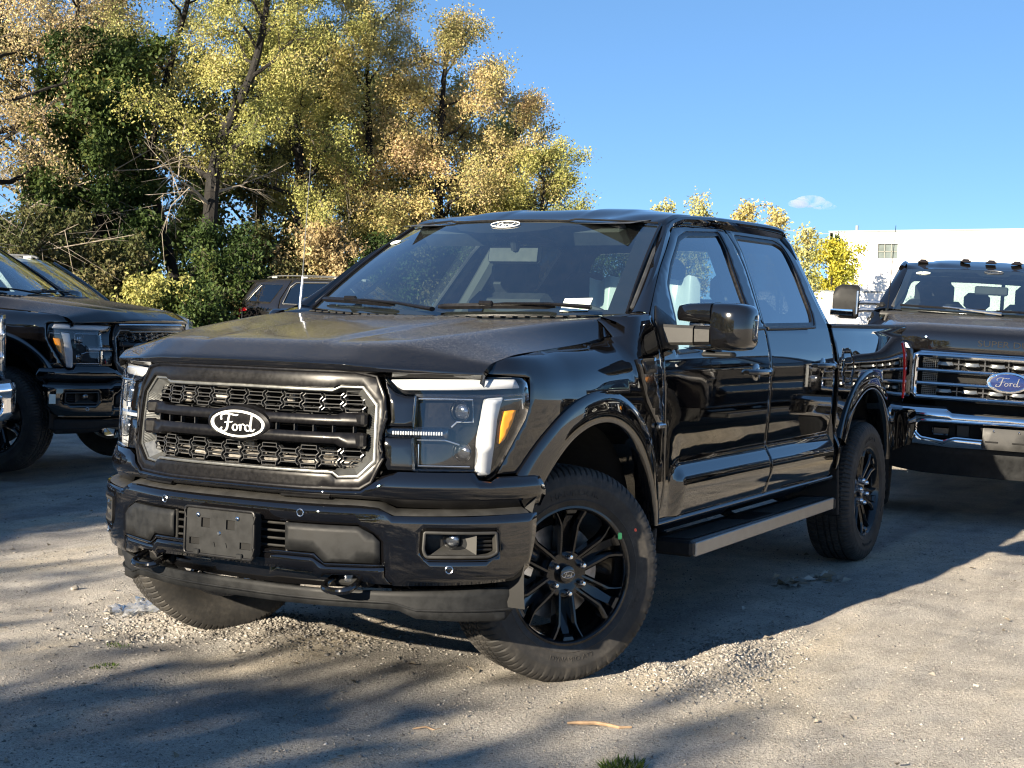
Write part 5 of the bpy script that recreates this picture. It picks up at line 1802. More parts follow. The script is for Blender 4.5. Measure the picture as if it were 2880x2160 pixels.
    for zc in (1.150, .957):
        for k, y in enumerate((-.43, -.25, -.075, .075, .25, .43)):
            p0 = hsurf(-.012)(np.array([[y, zc]]))[0][0]
            mb = MB(); mb.loft([[tuple(p0+np.array([o, a, b])) for a, b in ((-.055*s, -.010*s), (-.035*s, -.016*s), (.035*s, -.016*s), (.055*s, -.010*s), (.045*s, .016*s), (-.045*s, .016*s))] for o, s in ((-.03, 1), (0, 1), (.012, .7))])
            mb.build('grille_nugget', 'silver_trim', T, True, 40)
        mb = MB()
        for y in (-.34, -.16, 0, .16, .34):
            p0 = hsurf(-.03)(np.array([[y, zc]]))[0][0]
            mb.box(p0, (.01, .010, .075), ch=.002); mb.box(p0, (.01, .075, .010), ch=.002)
        mb.build('grille_cross', 'mesh_grille', T)
    for zc in (1.150, 1.050, .957):
        for s in (-1, 1):
            mb = MB()
            for k in range(8):
                p0 = hsurf(-.03)(np.array([[s*(.485+.014*k), zc]]))[0][0]; mb.box(p0, (.008, .003, .06), ch=.0008)
            for k in range(5):
                p0 = hsurf(-.03)(np.array([[s*.535, zc-.026+.013*k]]))[0][0]; mb.box(p0, (.008, .11, .003), (0, 0, -s*.3), .0008)
            mb.build('grille_mesh', 'silver_trim', T, False)
    MB().box((.86, 0, 1.0), (.03, .95, .02), ch=.004).build('crash_beam', 'engine_metal', T)
    em = empty('grille_emblem', (1.012, 0, 1.043), parent=T)
    oval = lambda a, b, x: [(x, a*math.cos(t), b*math.sin(t)) for t in np.linspace(0, 2*math.pi, 48, endpoint=False)]
    MB().loft([oval(.145, .072, -.04), oval(.150, .077, 0), oval(.144, .073, .012), oval(.128, .062, .014), oval(.120, .056, .008)]).build('emblem_rim', 'chrome', em, True, 50)
    MB().loft([oval(.122, .058, .008), oval(.08, .036, .014), oval(.02, .01, .016)]).build('emblem_plate', 'logo_blue', em, True, 70)
    script_mb(.185, .095, .003, lambda x, y, h: (.015+h, x, y)).build('emblem_script', 'chrome', em)
    # ---- bumper
    def bo(u, z): return .075+.012*sstep(.74, .79, z)-.02*sstep(.795, .83, z)-.03*sstep(.62, .55, z)
    HB = hsurf(fn=bo)
    top = sym([(0, .795), (.36, .805), (.40, .832), (.62, .83), (1.10, .835), (1.30, .83), (1.28, .62), (1.10, .57), (.60, .575), (.36, .562), (0, .566)])
    op = round_poly(sym([(0, .748), (.57, .742), (.592, .72), (.592, .655), (.555, .622), (.41, .603), (.33, .632), (0, .622)]), .012)
    b_ = panel('front_bumper', top, HB, 'chrome', T, holes=[op], res=.045, thick=.04, gap=0, soft=.6)
    panel('bumper_opening', op, hsurf(-.06, bo), 'void_black', b_, res=.08, gap=0, thick=-.06)
    ring = [tuple(HB(np.array([[a, b]]))[0][0]) for a, b in resamp(ccw(op), .04)]
    MB().tube(ring+[ring[0]], .011, 8, cap=False).build('opening_rim', 'chrome', b_)
    for s in (-1, 1):
        MB().box((1.02, s*.43, .675), (.06, .12, .06), ch=.01).build('tow_hook', 'gloss_black', T)
        MB().box((1.0, s*.28, .68), (.04, .10, .10), ch=.01).build('intake_cover', 'plastic_smooth', T)
    rows = []
    for zz, oo in ((.845, -.05), (.845, .04), (.80, .055)):
        rows.append([tuple(hsurf(oo, lambda u, z: 0*u)(np.array([[u, zz-(.04 if abs(u) < .38 else 0)]]))[0][0]) for u in np.linspace(-1.1, 1.1, 61)])
    link('bumper_tread', grid_mesh('bumper_tread', np.array(rows), 'plastic_black', angle=40), T)
    panel('air_dam', sym([(0, .575), (.40, .57), (1.2, .585), (1.15, .47), (.95, .40), (.55, .36), (0, .352)]), hsurf(-.01, lambda u, z: -.05*sstep(.55, .36, z)), 'plastic_black', T, res=.06, thick=.02, gap=0)
    ph = empty('plate_holder', (1.105, 0, .645), parent=T)
    rp = round_poly([(-.152, -.075), (.152, -.075), (.152, .075), (-.152, .075)], .012)
    fl = lambda uv: (np.c_[0*uv[:, 0], uv[:, 0], uv[:, 1]], np.tile([1., 0, 0], (len(uv), 1)))
    panel('holder_plate', rp, fl, 'plastic_dust', ph, res=.08, thick=.025, gap=0)
    for y in (-.08, .09): MB().sphere((.003, y, .055), .009, 8, 5).build('screw', 'chrome', ph)
    for y in (-.09, .09): MB().box((.004, y, -.02), (.008, .085, .010), ch=.002).build('holder_slot', 'void_black', ph)
    # ---- underbody, rear
    ub = empty('chassis', parent=T)
    for s in (-1, 1): MB().box((-2.2, s*.42, .60), (6.0, .09, .18), ch=.02).build('frame_rail', 'liner', ub)
    MB().box((-1.85, 0, .66), (2.5, 1.85, .06), ch=.01).build('floor_pan', 'liner', ub)
    MB().box((.2, 0, .85), (1.1, 1.0, .66), ch=.03).build('engine_bay_block', 'liner', ub)
    MB().box((-.62, 0, 1.05), (.05, 1.85, .80), ch=.02).build('firewall', 'liner', ub)
    MB().box((-4.15, 0, .85), (2.15, 1.75, .06), ch=.01).build('bed_floor', 'liner', ub)
    MB().tube([(0, -.8, .42), (0, .8, .42)], .06, 8).build('front_axle', 'liner', ub)
    MB().tube([(-4.05, -.8, .42), (-4.05, .8, .42)], .06, 8).build('rear_axle', 'liner', ub)
    MB().box((-5.29, 0, 1.18), (.05, 1.70, .58), ch=.015).build('tailgate', 'paint_black', T)
    MB().box((-5.38, 0, .72), (.16, 1.90, .20), ch=.04).build('rear_bumper', 'chrome', T)
    an = empty('antenna', parent=T)
    MB().tube([(-.50, -.84, 1.50), (-.51, -.83, 1.80), (-.53, -.82, 2.22)], [.006, .004, .0025], 6).build('antenna_mast', 'satin_black', an)
    # ---- cabin
    I = empty('cabin_interior', parent=T)
    rows = [[(-.62-.45*q, .82*v, z-.02*v*v) for v in np.linspace(-1, 1, 13)] for q, z in ((0, 1.50), (.3, 1.53), (.7, 1.53), (1, 1.28))]
    link('dashboard', grid_mesh('dashboard', np.array(rows), 'interior', flip=True, angle=60), I)
    for y in (.43, -.43):
        s = empty('seat', parent=I)
        MB().box((-1.80, y, 1.36), (.16, .54, .60), (0, -.2, 0), .06).build('seat_back', 'interior', s)
        MB().box((-1.50, y, 1.08), (.55, .55, .18), ch=.05).build('seat_base', 'interior', s)
        MB().box((-1.86, y, 1.72), (.12, .34, .22), (0, -.1, 0), .06).build('headrest', 'interior', s)
    s = empty('seat', parent=I)
    MB().box((-2.75, 0, 1.36), (.16, 1.5, .50), (0, -.2, 0), .06).build('seat_back', 'interior', s)
    MB().box((-2.45, 0, 1.08), (.5, 1.5, .18), ch=.05).build('seat_base', 'interior', s)
    MB().box((-2.80, 0, 1.69), (.10, .24, .16), (0, -.1, 0), .04).build('headrest', 'interior', s)
    MB().box((-2.2, 0, 1.945), (1.65, 1.25, .02), ch=.005).build('headliner', 'interior_grey', I)
    MB().box((-1.10, .0, 1.745), (.03, .27, .075), ch=.015).build('rearview_mirror', 'interior_grey', I)
    st = [(-1.15+.07*math.sin(t), .43+.185*math.cos(t), 1.40+.175*math.sin(t)) for t in np.linspace(0, 2*math.pi, 25)]
    MB().tube(st, .015, 8, cap=False).build('steering_wheel', 'interior_grey', I)
    for s in (-1, 1):
        MB().tube(smooth_line([(-.86, s*.78, 1.60), (-.93, s*.73, 1.60), (-1.06, s*.69, 1.70), (-1.10, s*.69, 1.78)], 4), .013, 8).build('grab_handle', 'trim_pale', I)
        MB().tube([(-.66, s*.80, 1.55), (-1.2, s*.67, 1.86)], .028, 8).build('a_pillar_trim', 'interior_grey', I)
        MB().tube([(-2.05, s*.70, 1.93), (-2.0, s*.90, 1.48)], .05, 8).build('b_pillar_trim', 'interior_grey', I)
    for (x, s) in ((0, 1), (0, -1), (-4.05, 1), (-4.05, -1)):
        add_wheel(T, (x, s*.87, .42), 0, s < 0, random.random(), letters=False)
    return T

# ================================================================== SPORT UTILITY
SPL = Plan([(.95, 0), (.93, .3), (.87, .55), (.74, .76), (.52, .89), (.2, .96), (-1.0, .985), (-2.6, .985), (-3.4, .95), (-3.75, .86), (-3.93, .70), (-3.99, .4), (-4.0, 0)])
_sp = hermite([.30, .45, .60, .75, .95, 1.05, 1.15, 1.20], [-.05, -.01, .0, -.008, .004, .002, -.02, -.045])
def suv_y(x, z):
    x = np.asarray(x, float); z = np.asarray(z, float)
    cy = np.interp(-x, -SPL.C[:, 0], SPL.C[:, 1])
    lo = cy+_sp(np.minimum(z, 1.2))
    hi = cy-.045-.42*(z-1.2)
    b = sstep(1.13, 1.24, z)
    return (1-b)*lo+b*hi
def suvs(off=0.0):
    def f(uv):
        y = suv_y(uv[:, 0], uv[:, 1])+off
        return np.c_[uv[:, 0], y, uv[:, 1]], np.c_[0*y, 1+0*y, 0*y]
    return f
def build_suv(paintname, trim):
    T = empty('sport_utility_vehicle')
    fr = arc(0, .37, .43, 5, 175, 24); rr = arc(-3.02, .37, .43, 5, 175, 24)
    roofl = [(-1.25, 1.70), (-1.7, 1.735), (-2.4, 1.74), (-3.2, 1.72), (-3.55, 1.69)]
    def side(mir):
        # the flank: nose, doors, quarter; each its own panel
        fpol = [(.70, .45)]+fr+[(-.50, .30), (-.52, 1.10), (-.40, 1.14), (.30, 1.06), (.72, .98)]
        panel('fender', fpol, suvs(), paintname, T, res=.08, mirror=mir)
        dw = [(-.72, 1.16), (-1.28, 1.60), (-1.62, 1.655), (-1.66, 1.17)]
        d = panel('front_door', [(-.51, .30), (-.53, 1.10), (-.66, 1.16), (-1.22, 1.66), (-1.65, 1.70), (-1.70, 1.15), (-1.70, .30)], suvs(), paintname, T, holes=[dw], res=.08, mirror=mir)
        dw2 = [(-1.76, 1.17), (-1.73, 1.655), (-2.50, 1.65), (-2.62, 1.55), (-2.72, 1.20)]
        d2 = panel('rear_door', [(-1.71, .30), (-1.71, 1.15), (-1.66, 1.70), (-2.62, 1.70), (-2.80, 1.30), (-2.80, 1.10), (-2.62, .85), (-2.50, .60), (-2.47, .30)], suvs(), paintname, T, holes=[dw2], res=.08, mirror=mir)
        qw = [(-3.66, 1.255), (-3.36, 1.60), (-2.80, 1.60), (-3.02, 1.235)]
        q = panel('quarter_panel', [(-2.48, .42), (-2.51, .60), (-2.63, .85), (-2.81, 1.10), (-2.81, 1.30), (-2.63, 1.70), (-3.20, 1.72), (-3.52, 1.68), (-3.76, 1.30), (-3.80, 1.10), (-3.86, .80), (-3.80, .42), (-3.46, .42)]+rr[::-1], suvs(), paintname, T, holes=[qw], res=.07, mirror=mir)
        for dd, ww, g in ((d, dw, 'glass_side'), (d2, dw2, 'glass_tint'), (q, qw, 'glass_tint')):
            panel('window_glass', ww, suvs(-.012), g, dd, res=.15, gap=-.004, skirt=False, mirror=mir)
        for dd, ww in ((d, dw), (d2, dw2)):
            P = [(x, float(suv_y(x, z))+.004, z) for x, z in resamp(np.array(ww), .1)]
            MB().tube(P+[P[0]], .011, 6, cap=False).build('window_trim', trim, dd, mirror=mir)
        P = [(x, float(suv_y(x, z))+.003, z) for x, z in resamp(np.array(qw[:2]), .1)][:6]
        MB().tube(P, .007, 6).build('window_trim', trim, q, mirror=mir)
        MB().box((-2.30, float(suv_y(-2.3, 1.0))+.02, 1.02), (.2, .03, .03), ch=.01).build('door_handle', paintname, d2, mirror=mir)
        MB().box((-1.35, float(suv_y(-1.3, 1.0))+.02, 1.0), (.2, .03, .03), ch=.01).build('door_handle', paintname, d, mirror=mir)
        # roof rail with feet
        P = smooth_line([(-1.45, .640, 1.752), (-1.62, .645, 1.785), (-2.4, .645, 1.80), (-3.05, .635, 1.79), (-3.26, .62, 1.752)], 5)
        MB().tube(P, .020, 8, flat=.8).build('roof_rail', 'silver_trim', T, mirror=mir)
        mb = MB()
        for x in (-1.60, -2.35, -3.08): mb.box((x, .64, 1.765), (.14, .035, .05), ch=.01)
        mb.build('rail_foot', 'silver_trim', T, mirror=mir)
        # lamps
        tl = [(-3.60, 1.10), (-3.84, 1.12), (-3.93, 1.10), (-3.93, .88), (-3.84, .86), (-3.78, 1.02), (-3.60, 1.03)]
        sf = suvs(.008)
        panel('tail_lamp', tl, lambda uv: (sf(np.c_[np.maximum(uv[:, 0], -3.86), uv[:, 1]])[0]+np.c_[np.minimum(0, uv[:, 0]+3.86)*.9, np.minimum(0, uv[:, 0]+3.86)*1.6, 0*uv[:, 0]], sf(uv)[1]+np.array([-.3, 0, 0])), 'red_lamp', T, res=.05, mirror=mir)
        MB().box((.66, .70, .90), (.16, .26, .12), (0, 0, -.65), .03).build('headlamp', 'lens_clear', T, mirror=mir)
        Q = empty('wing_mirror', parent=T)
        MB().box((-.72, .99, 1.20), (.10, .20, .14), ch=.04).build('mirror_housing', paintname, Q, mirror=mir)
        MB().box((-.72, .90, 1.15), (.05, .10, .04), ch=.01).build('mirror_arm', 'satin_black', Q, mirror=mir)
        MB().box((-1.55, .86, .33), (2.0, .18, .10), ch=.03).build('rocker_panel', 'plastic_black', T, mirror=mir)
        for cx in (0, -3.02):
            mb = MB(); rg = [[(cx+.44*math.cos(R_(a)), y, .37+.44*math.sin(R_(a))) for a in np.linspace(-5, 185, 20)] for y in (.97, .4)]
            mb.add([p for r in rg for p in r], [(k, k+1, 21+k, 20+k) for k in range(19)]).build('wheel_housing', 'liner', T, mirror=mir)
    pair(side)
    # hood, roof, tail
    half = np.array([[(.93, 0, .84), (.91, .3, .84), (.85, .55, .85), (.72, .76, .88)], [(.90, 0, 1.00), (.88, .3, 1.00), (.82, .55, 1.0), (.70, .76, .985)], [(.6, 0, 1.075), (.6, .35, 1.07), (.6, .6, 1.06), (.5, .80, 1.02)], [(.1, 0, 1.13), (.1, .4, 1.125), (.1, .65, 1.12), (.1, .86, 1.08)], [(-.22, 0, 1.15), (-.24, .4, 1.15), (-.30, .7, 1.15), (-.42, .90, 1.14)]])
    full = np.concatenate([half[:, :0:-1]*[1, -1, 1], half], 1)
    link('hood', grid_mesh('hood', lerp_grid(full, 6, 3), paintname, angle=50), T)
    def wsf(uv):
        v, t = uv[:, 0], uv[:, 1]
        a = np.stack([-.46+(1-v*v)*.22, .84*v, 1.155+0*v], 1); b = np.stack([-1.22+(1-v*v)*.15, .66*v, 1.685+.025*(1-v*v)], 1)
        return a*(1-t[:, None])+b*t[:, None]+np.array([.5, 0, .8])*(.02*4*t*(1-t))[:, None], np.tile(np.array([.6, 0, .8]), (len(v), 1))
    panel('windscreen', [(-1, 0), (1, 0), (1, 1), (-1, 1)], wsf, 'glass_clear', T, res=.1, gap=0, skirt=False)
    for s in (-1, 1):
        P = [tuple(wsf(np.array([[s*1.0, t]]))[0][0]+np.array([-.02, s*.025, .0])) for t in np.linspace(0, 1, 10)]
        MB().tube(P, .042, 8, flat=.7).build('a_pillar', paintname if trim != 'satin_black' else 'gloss_black', T)
    rows = []
    for q in np.linspace(0, 1, 12):
        row = []
        for v in np.linspace(-1, 1, 21):
            f = wsf(np.array([[v, 1.0]]))[0][0]; x = f[0]*(1-q)-3.62*q
            e = hermite([-3.7, -3.3, -2.4, -1.6, -1.22, -1.0], [1.675, 1.715, 1.735, 1.725, 1.685, 1.66])(x)
            yw = np.interp(x, [-3.62, -2.5, -1.3], [.63, .70, .68])
            row.append((x, yw*v, float(e+.045*(1-abs(v)**2.2)*sstep(-1.1, -1.6, x))))
        rows.append(row)
    Gr = np.array(rows)
    Gr = np.concatenate([Gr[:, :1]+[0, -.03, -.04], Gr, Gr[:, -1:]+[0, .03, -.04]], 1)
    link('roof', grid_mesh('roof', Gr, paintname, flip=True, angle=60), T)
    MB().loft([[(-3.55, y, 1.70+.012*(1-abs(y))), (-3.80, y*.97, 1.675+.012*(1-abs(y))), (-3.80, y*.97, 1.655), (-3.50, y, 1.655)] for y in (-.64, -.4, 0, .4, .64)]).build('spoiler', paintname, T, True, 40)
    # tailgate: lower panel, rear glass
    def tg(uv):
        y, z = uv[:, 0], uv[:, 1]
        x = np.interp(z, [.42, .80, 1.12, 1.25, 1.68], [-3.96, -3.99, -3.95, -3.88, -3.60])+.16*(np.abs(y)/.8)**2.5
        return np.c_[x, y, z], np.tile([-1., 0, .2], (len(uv), 1))
    tp = panel('tailgate', sym([(0, 1.68), (.62, 1.66), (.78, 1.25), (.84, 1.1), (.86, .42), (0, .42)]), tg, paintname, T, holes=[round_poly(sym([(0, 1.64), (.58, 1.62), (.70, 1.24), (0, 1.22)]), .04)], res=.08)
    panel('rear_window', round_poly(sym([(0, 1.64), (.58, 1.62), (.70, 1.24), (0, 1.22)]), .04), tg, 'glass_tint', tp, res=.15, off=-.006, gap=-.004, skirt=False)
    MB().loft([[(-4.0, y, .62), (-4.06, y, .55), (-4.02, y, .36), (-3.8, y, .34), (-3.8, y, .62)] for y in (-.86, 0, .86)]).build('rear_bumper', 'plastic_black', T, True, 40)
    MB().loft([[(.94-.35*y*y, y, .62), (.98-.35*y*y, y, .55), (.93-.35*y*y, y, .25), (.6, y, .25), (.6, y, .62)] for y in (-.84, -.5, 0, .5, .84)]).build('front_bumper', paintname, T, True, 40)
    MB().box((.84, 0, .73), (.08, 1.1, .24), ch=.03).build('grille', 'satin_black', T)
    MB().box((-1.6, 0, .42), (4.2, 1.55, .22), ch=.05).build('floor_pan', 'liner', T)
    MB().box((.1, 0, .70), (1.0, 1.2, .5), ch=.05).build('engine_block', 'liner', T)
    I = empty('cabin_interior', parent=T)
    MB().box((-.75, 0, 1.02), (.5, 1.5, .26), ch=.06).build('dashboard', 'interior', I)
    for x in (-1.55, -2.5):
        for y in (-.38, .38):
            MB().box((x, y, 1.05), (.16, .5, .62), (0, -.2, 0), .06).build('seat_back', 'interior', I)
            MB().box((x-.07, y, 1.44), (.1, .26, .18), ch=.04).build('headrest', 'interior', I)
    for (x, s) in ((0, 1), (0, -1), (-3.02, 1), (-3.02, -1)):
        wq = add_wheel(T, (x, s*.84, .375), 0, s < 0, random.random(), letters=False)
        wq.scale = (.9, .85, .9)
    return T
# ================================================================== THE PLACE
_lat = {}
def vnoise(x, y, scale, seed=0):
    """smooth value noise"""
    if seed not in _lat: _lat[seed] = np.random.default_rng(seed).random((256, 256))
    T = _lat[seed]
    X_, Y_ = np.asarray(x)/scale, np.asarray(y)/scale
    i, j = np.floor(X_).astype(int), np.floor(Y_).astype(int)
    f, g = X_-i, Y_-j
    f = f*f*(3-2*f); g = g*g*(3-2*g)
    t = lambda a, b: T[a % 256, b % 256]
    return ((t(i, j)*(1-f)+t(i+1, j)*f)*(1-g)+(t(i, j+1)*(1-f)+t(i+1, j+1)*f)*g)*2-1

def slope_z(x, y):
    s = -(.84*np.asarray(x)+.54*np.asarray(y))-4.0
    s = np.where(s > 30, 30, s)
    sp = np.log1p(np.exp(np.clip(s*1.2, -40, 40)))/1.2
    return .0225*np.minimum(sp, 30)
def blob(x, y, cx, cy, ax, ay, ang):
    c, s_ = math.cos(ang), math.sin(ang)
    u = ((x-cx)*c+(y-cy)*s_)/ax; v = (-(x-cx)*s_+(y-cy)*c)/ay
    return np.exp(-(u*u+v*v))
def near_w(x, y):
    return sstep(16, 6, np.hypot(x+1.5, y+1))
def heap(x, y):
    h = .050*blob(x, y, -.62, 1.30, .42, .13, -2.85)+.03*blob(x, y, -.28, 1.16, .22, .10, -2.4)
    h = h+.045*blob(x, y, -.10, -.82, .17, .42, .1)+.022*blob(x, y, .05, -.35, .12, .5, .15)
    h = h+.018*blob(x, y, -1.6, 1.75, 1.1, .22, -2.95)
    return h
def gz(x, y):
    x, y = np.asarray(x, float), np.asarray(y, float)
    n = .011*vnoise(x, y, .9, 1)+.006*vnoise(x, y, .33, 2)+.0035*vnoise(x, y, .12, 3)
    far = .03*vnoise(x, y, 4.0, 4)
    trk = -.014*np.exp(-((x-.45-.25*(y+1.0)-.25*np.sin(y*.8))/.16)**2)*sstep(-3.5, -1.2, y)*sstep(1.6, .4, y)
    w_ = near_w(x, y)
    # settle round the wheels of the front truck
    flat = np.exp(-((np.hypot(x+1.9, y)/3.2)**4))
    return slope_z(x, y)+n*w_+far*sstep(5, 11, np.hypot(x+1.5, y))+heap(x, y)*w_+trk*w_-.004

# ground sheet: fine near the trucks, coarser out to the horizon
def axis(lo, hi, st, far):
    a = list(np.arange(lo, hi+1e-6, st)); d = st
    while a[-1] < far: d *= 1.22; a.append(a[-1]+d)
    d = st
    while a[0] > -far: d *= 1.22; a.insert(0, a[0]-d)
    return np.array(a)
gx = axis(-6.5, 2.6, .030, 900); gy = axis(-6.5, 3.6, .030, 900)
XX, YY = np.meshgrid(gx, gy, indexing='ij')
ZZ = gz(XX, YY)
ZZ = np.where(np.hypot(XX, YY) > 300, slope_z(XX, YY), ZZ)
m, nt, N, L, b = new_mat('gravel_ground')
b.inputs['Roughness'].default_value = .92
b.inputs['Specular IOR Level'].default_value = .2
n1 = noise(nt, .55, 5, .6, 'Object', .4)
n2 = noise(nt, 4.5, 5, .65)
n3 = noise(nt, 70, 4, .7)
n4 = noise(nt, 190, 3, .7)
c1 = ramp(nt, n1.outputs[0], [(.33, (.40, .385, .36)), (.52, (.52, .475, .41)), (.70, (.46, .435, .40))])
c2 = ramp(nt, n2.outputs[0], [(.30, .72), (.55, 1.0), (.75, 1.12)])
c3 = ramp(nt, n3.outputs[0], [(.30, .42), (.48, .92), (.62, 1.05), (.78, 1.6)])
c4 = ramp(nt, n4.outputs[0], [(.28, .5), (.5, 1.0), (.74, 1.45)])
col = mixc(nt, 1.0, c1.outputs[0], c2.outputs[0], 'MULTIPLY')
col = mixc(nt, .85, col, c3.outputs[0], 'MULTIPLY')
col = mixc(nt, .85, col, c4.outputs[0], 'MULTIPLY')
# worn wheel tracks: long streaks of paler dust and darker packed dirt
tc = N.new('ShaderNodeTexCoord')
mp_ = N.new('ShaderNodeMapping')
mp_.inputs['Rotation'].default_value = (0, 0, R_(24))
mp_.inputs['Scale'].default_value = (.35, 2.2, 1)
n5 = N.new('ShaderNodeTexNoise')
n5.inputs['Scale'].default_value = 1.1
n5.inputs['Detail'].default_value = 5
n5.inputs['Distortion'].default_value = .5
L.new(tc.outputs['Object'], mp_.inputs['Vector']); L.new(mp_.outputs[0], n5.inputs['Vector'])
c5 = ramp(nt, n5.outputs[0], [(.32, (.66, .67, .70)), (.5, (1.0, 1.0, 1.0)), (.68, (1.16, 1.10, .98))])
col = mixc(nt, .9, col, c5.outputs[0], 'MULTIPLY')
L.new(col, b.inputs['Base Color'])
hh = math_(nt, 'ADD', math_(nt, 'MULTIPLY', n3.outputs[0], 1.0), math_(nt, 'MULTIPLY', n4.outputs[0], .35))
bump(nt, b, hh, 1.0, .016)
M['gravel_ground'] = m
idx = np.arange(XX.size).reshape(XX.shape)
F = np.stack([idx[:-1, :-1], idx[1:, :-1], idx[1:, 1:], idx[:-1, 1:]], -1).reshape(-1, 4)
gr = link('ground', mesh_big('ground', np.stack([XX, YY, ZZ], -1).reshape(-1, 3), F, 'gravel_ground', True))
tag(gr, kind='structure')

# loose stones
def island_mat(name, stops, rough=.85, transl=0.0, spat=None):
    m, nt, N, L, b = new_mat(name)
    b.inputs['Roughness'].default_value = rough
    b.inputs['Specular IOR Level'].default_value = .25
    g = N.new('ShaderNodeNewGeometry')
    src = g.outputs['Random Per Island']
    if spat:
        n = noise(nt, spat, 3, .6)
        src = math_(nt, 'ADD', math_(nt, 'MULTIPLY', src, .40), math_(nt, 'MULTIPLY_ADD', n.outputs[0], 1.7, -.55), clamp=True)
    r = ramp(nt, src, stops)
    L.new(r.outputs[0], b.inputs['Base Color'])
    if transl:
        tr = N.new('ShaderNodeBsdfTranslucent')
        L.new(r.outputs[0], tr.inputs[0])
        mx = N.new('ShaderNodeMixShader')
        mx.inputs[0].default_value = transl
        L.new(b.outputs[0], mx.inputs[1]); L.new(tr.outputs[0], mx.inputs[2])
        L.new(mx.outputs[0], N['Material Output'].inputs[0])
    M[name] = m
    return m
island_mat('stone', [(0, (.10, .093, .085)), (.35, (.19, .177, .16)), (.7, (.28, .258, .228)), (.92, (.36, .335, .30)), (1, (.46, .445, .42))])
OCT = np.array([(1, 0, 0), (-1, 0, 0), (0, 1, 0), (0, -1, 0), (0, 0, 1), (0, 0, -1)], float)
OF = np.array([(0, 2, 4), (2, 1, 4), (1, 3, 4), (3, 0, 4), (2, 0, 5), (1, 2, 5), (3, 1, 5), (0, 3, 5)])
def stones(xy, r, rng):
    n = len(xy)
    sc = r[:, None]*np.c_[rng.uniform(.8, 1.5, n), rng.uniform(.7, 1.2, n), rng.uniform(.5, .95, n)]
    V = OCT[None]*sc[:, None, :]
    V = V*(1+rng.uniform(-.28, .28, (n, 6, 1)))+rng.normal(0, .13, (n, 6, 3))*r[:, None, None]
    a = rng.uniform(0, 2*math.pi, n); c, s_ = np.cos(a), np.sin(a)
    x = V[..., 0]*c[:, None]-V[..., 1]*s_[:, None]; y = V[..., 0]*s_[:, None]+V[..., 1]*c[:, None]
    z = V[..., 2]+(gz(xy[:, 0], xy[:, 1])+r*.18)[:, None]
    P = np.stack([x+xy[:, :1], y+xy[:, 1:], z], -1).reshape(-1, 3)
    Fc = (OF[None]+(np.arange(n)*6)[:, None, None]).reshape(-1, 3)
    return P, Fc
rg = np.random.default_rng(5)
def near_points(n):
    # denser towards the viewpoint's side of the lot, thinning out behind
    x = rg.uniform(-6.0, 2.4, n); y = rg.uniform(-6.2, 3.3, n)
    keep = rg.random(n) < np.clip(1.15-np.hypot(x-2.6, y-1.6)/8.5, .06, 1)
    return np.c_[x, y][keep]
P = near_points(230000)
den = .35+.65*sstep(-.2, .5, vnoise(P[:, 0], P[:, 1], .7, 8)+.6*vnoise(P[:, 0], P[:, 1], 2.2, 9))
P = P[rg.random(len(P)) < den]
r = .0018+.0028*rg.random(len(P))**2+.0035*(rg.random(len(P)) < .04)
V, F = stones(P, r, rg)
o = link('fine_gravel', mesh_big('fine_gravel', V, F, 'stone'))
tag(o, 'fine loose gravel scattered over the dirt lot', 'gravel', kind='stuff')
def around(cx, cy, ax, ay, ang, n):
    u, v = rg.normal(0, .72, n)*ax, rg.normal(0, .72, n)*ay
    c, s_ = math.cos(ang), math.sin(ang)
    return np.c_[cx+u*c-v*s_, cy+u*s_+v*c]
P = np.vstack([around(-.62, 1.30, .42, .16, -2.85, 2600), around(-.28, 1.17, .26, .12, -2.4, 1100), around(-.95, 1.36, .5, .12, -2.95, 900)])
V, F = stones(P, .003+.006*rg.random(len(P))**2, rg)
o = link('gravel_heap', mesh_big('gravel_heap', V, F, 'stone'))
tag(o, 'heap of coarse gravel pushed up behind the front left tyre', 'gravel', kind='stuff')
P = np.vstack([around(-.08, -.80, .20, .42, .1, 2400), around(.08, -.35, .16, .45, .15, 700), around(.25, -1.1, .25, .25, 0, 500)])
V, F = stones(P, .0035+.008*rg.random(len(P))**2, rg)
o = link('gravel_heap', mesh_big('gravel_heap', V, F, 'stone'))
tag(o, 'heap of coarse gravel under the front bumper beside the far tyre', 'gravel', kind='stuff')
P = near_points(2600)
V, F = stones(P, .004+.006*rg.random(len(P))**3, rg)
o = link('coarse_stones', mesh_big('coarse_stones', V, F, 'stone'))
tag(o, 'scattered pebbles lying on the dirt lot', 'gravel', kind='stuff')
# single things lying about
def rock(x, y, r, label, seed, zs=.8):
    q = np.random.default_rng(seed)
    bm = MB().sphere((0, 0, 0), 1, 9, 6)
    V = np.array(bm.V); V *= (1+.35*vnoise(V[:, 0]*1.0+seed, V[:, 1]+V[:, 2]*.7, .8, 20))[:, None]
    bm.V = [tuple(v) for v in V*[r*1.2, r, r*zs]]
    o = bm.build('rock', 'stone', None, True, 25)
    o.location = (x, y, float(gz(x, y))+r*zs*.45); o.rotation_euler = (0, 0, seed)
    tag(o, label, 'rock', 'larger rocks lying on the lot')
rock(.055, -1.50, .030, 'fist sized tan rock beside the crumpled plastic left of the bumper', 1)
rock(-.26, -2.05, .018, 'small grey rock alone on the ground at the left of the front bumper', 2)
rock(.46, -.98, .012, 'pale round pebble in the shaded ground before the bumper', 3)
rock(.62, -1.62, .013, 'small bluish stone in the lower left foreground', 4)
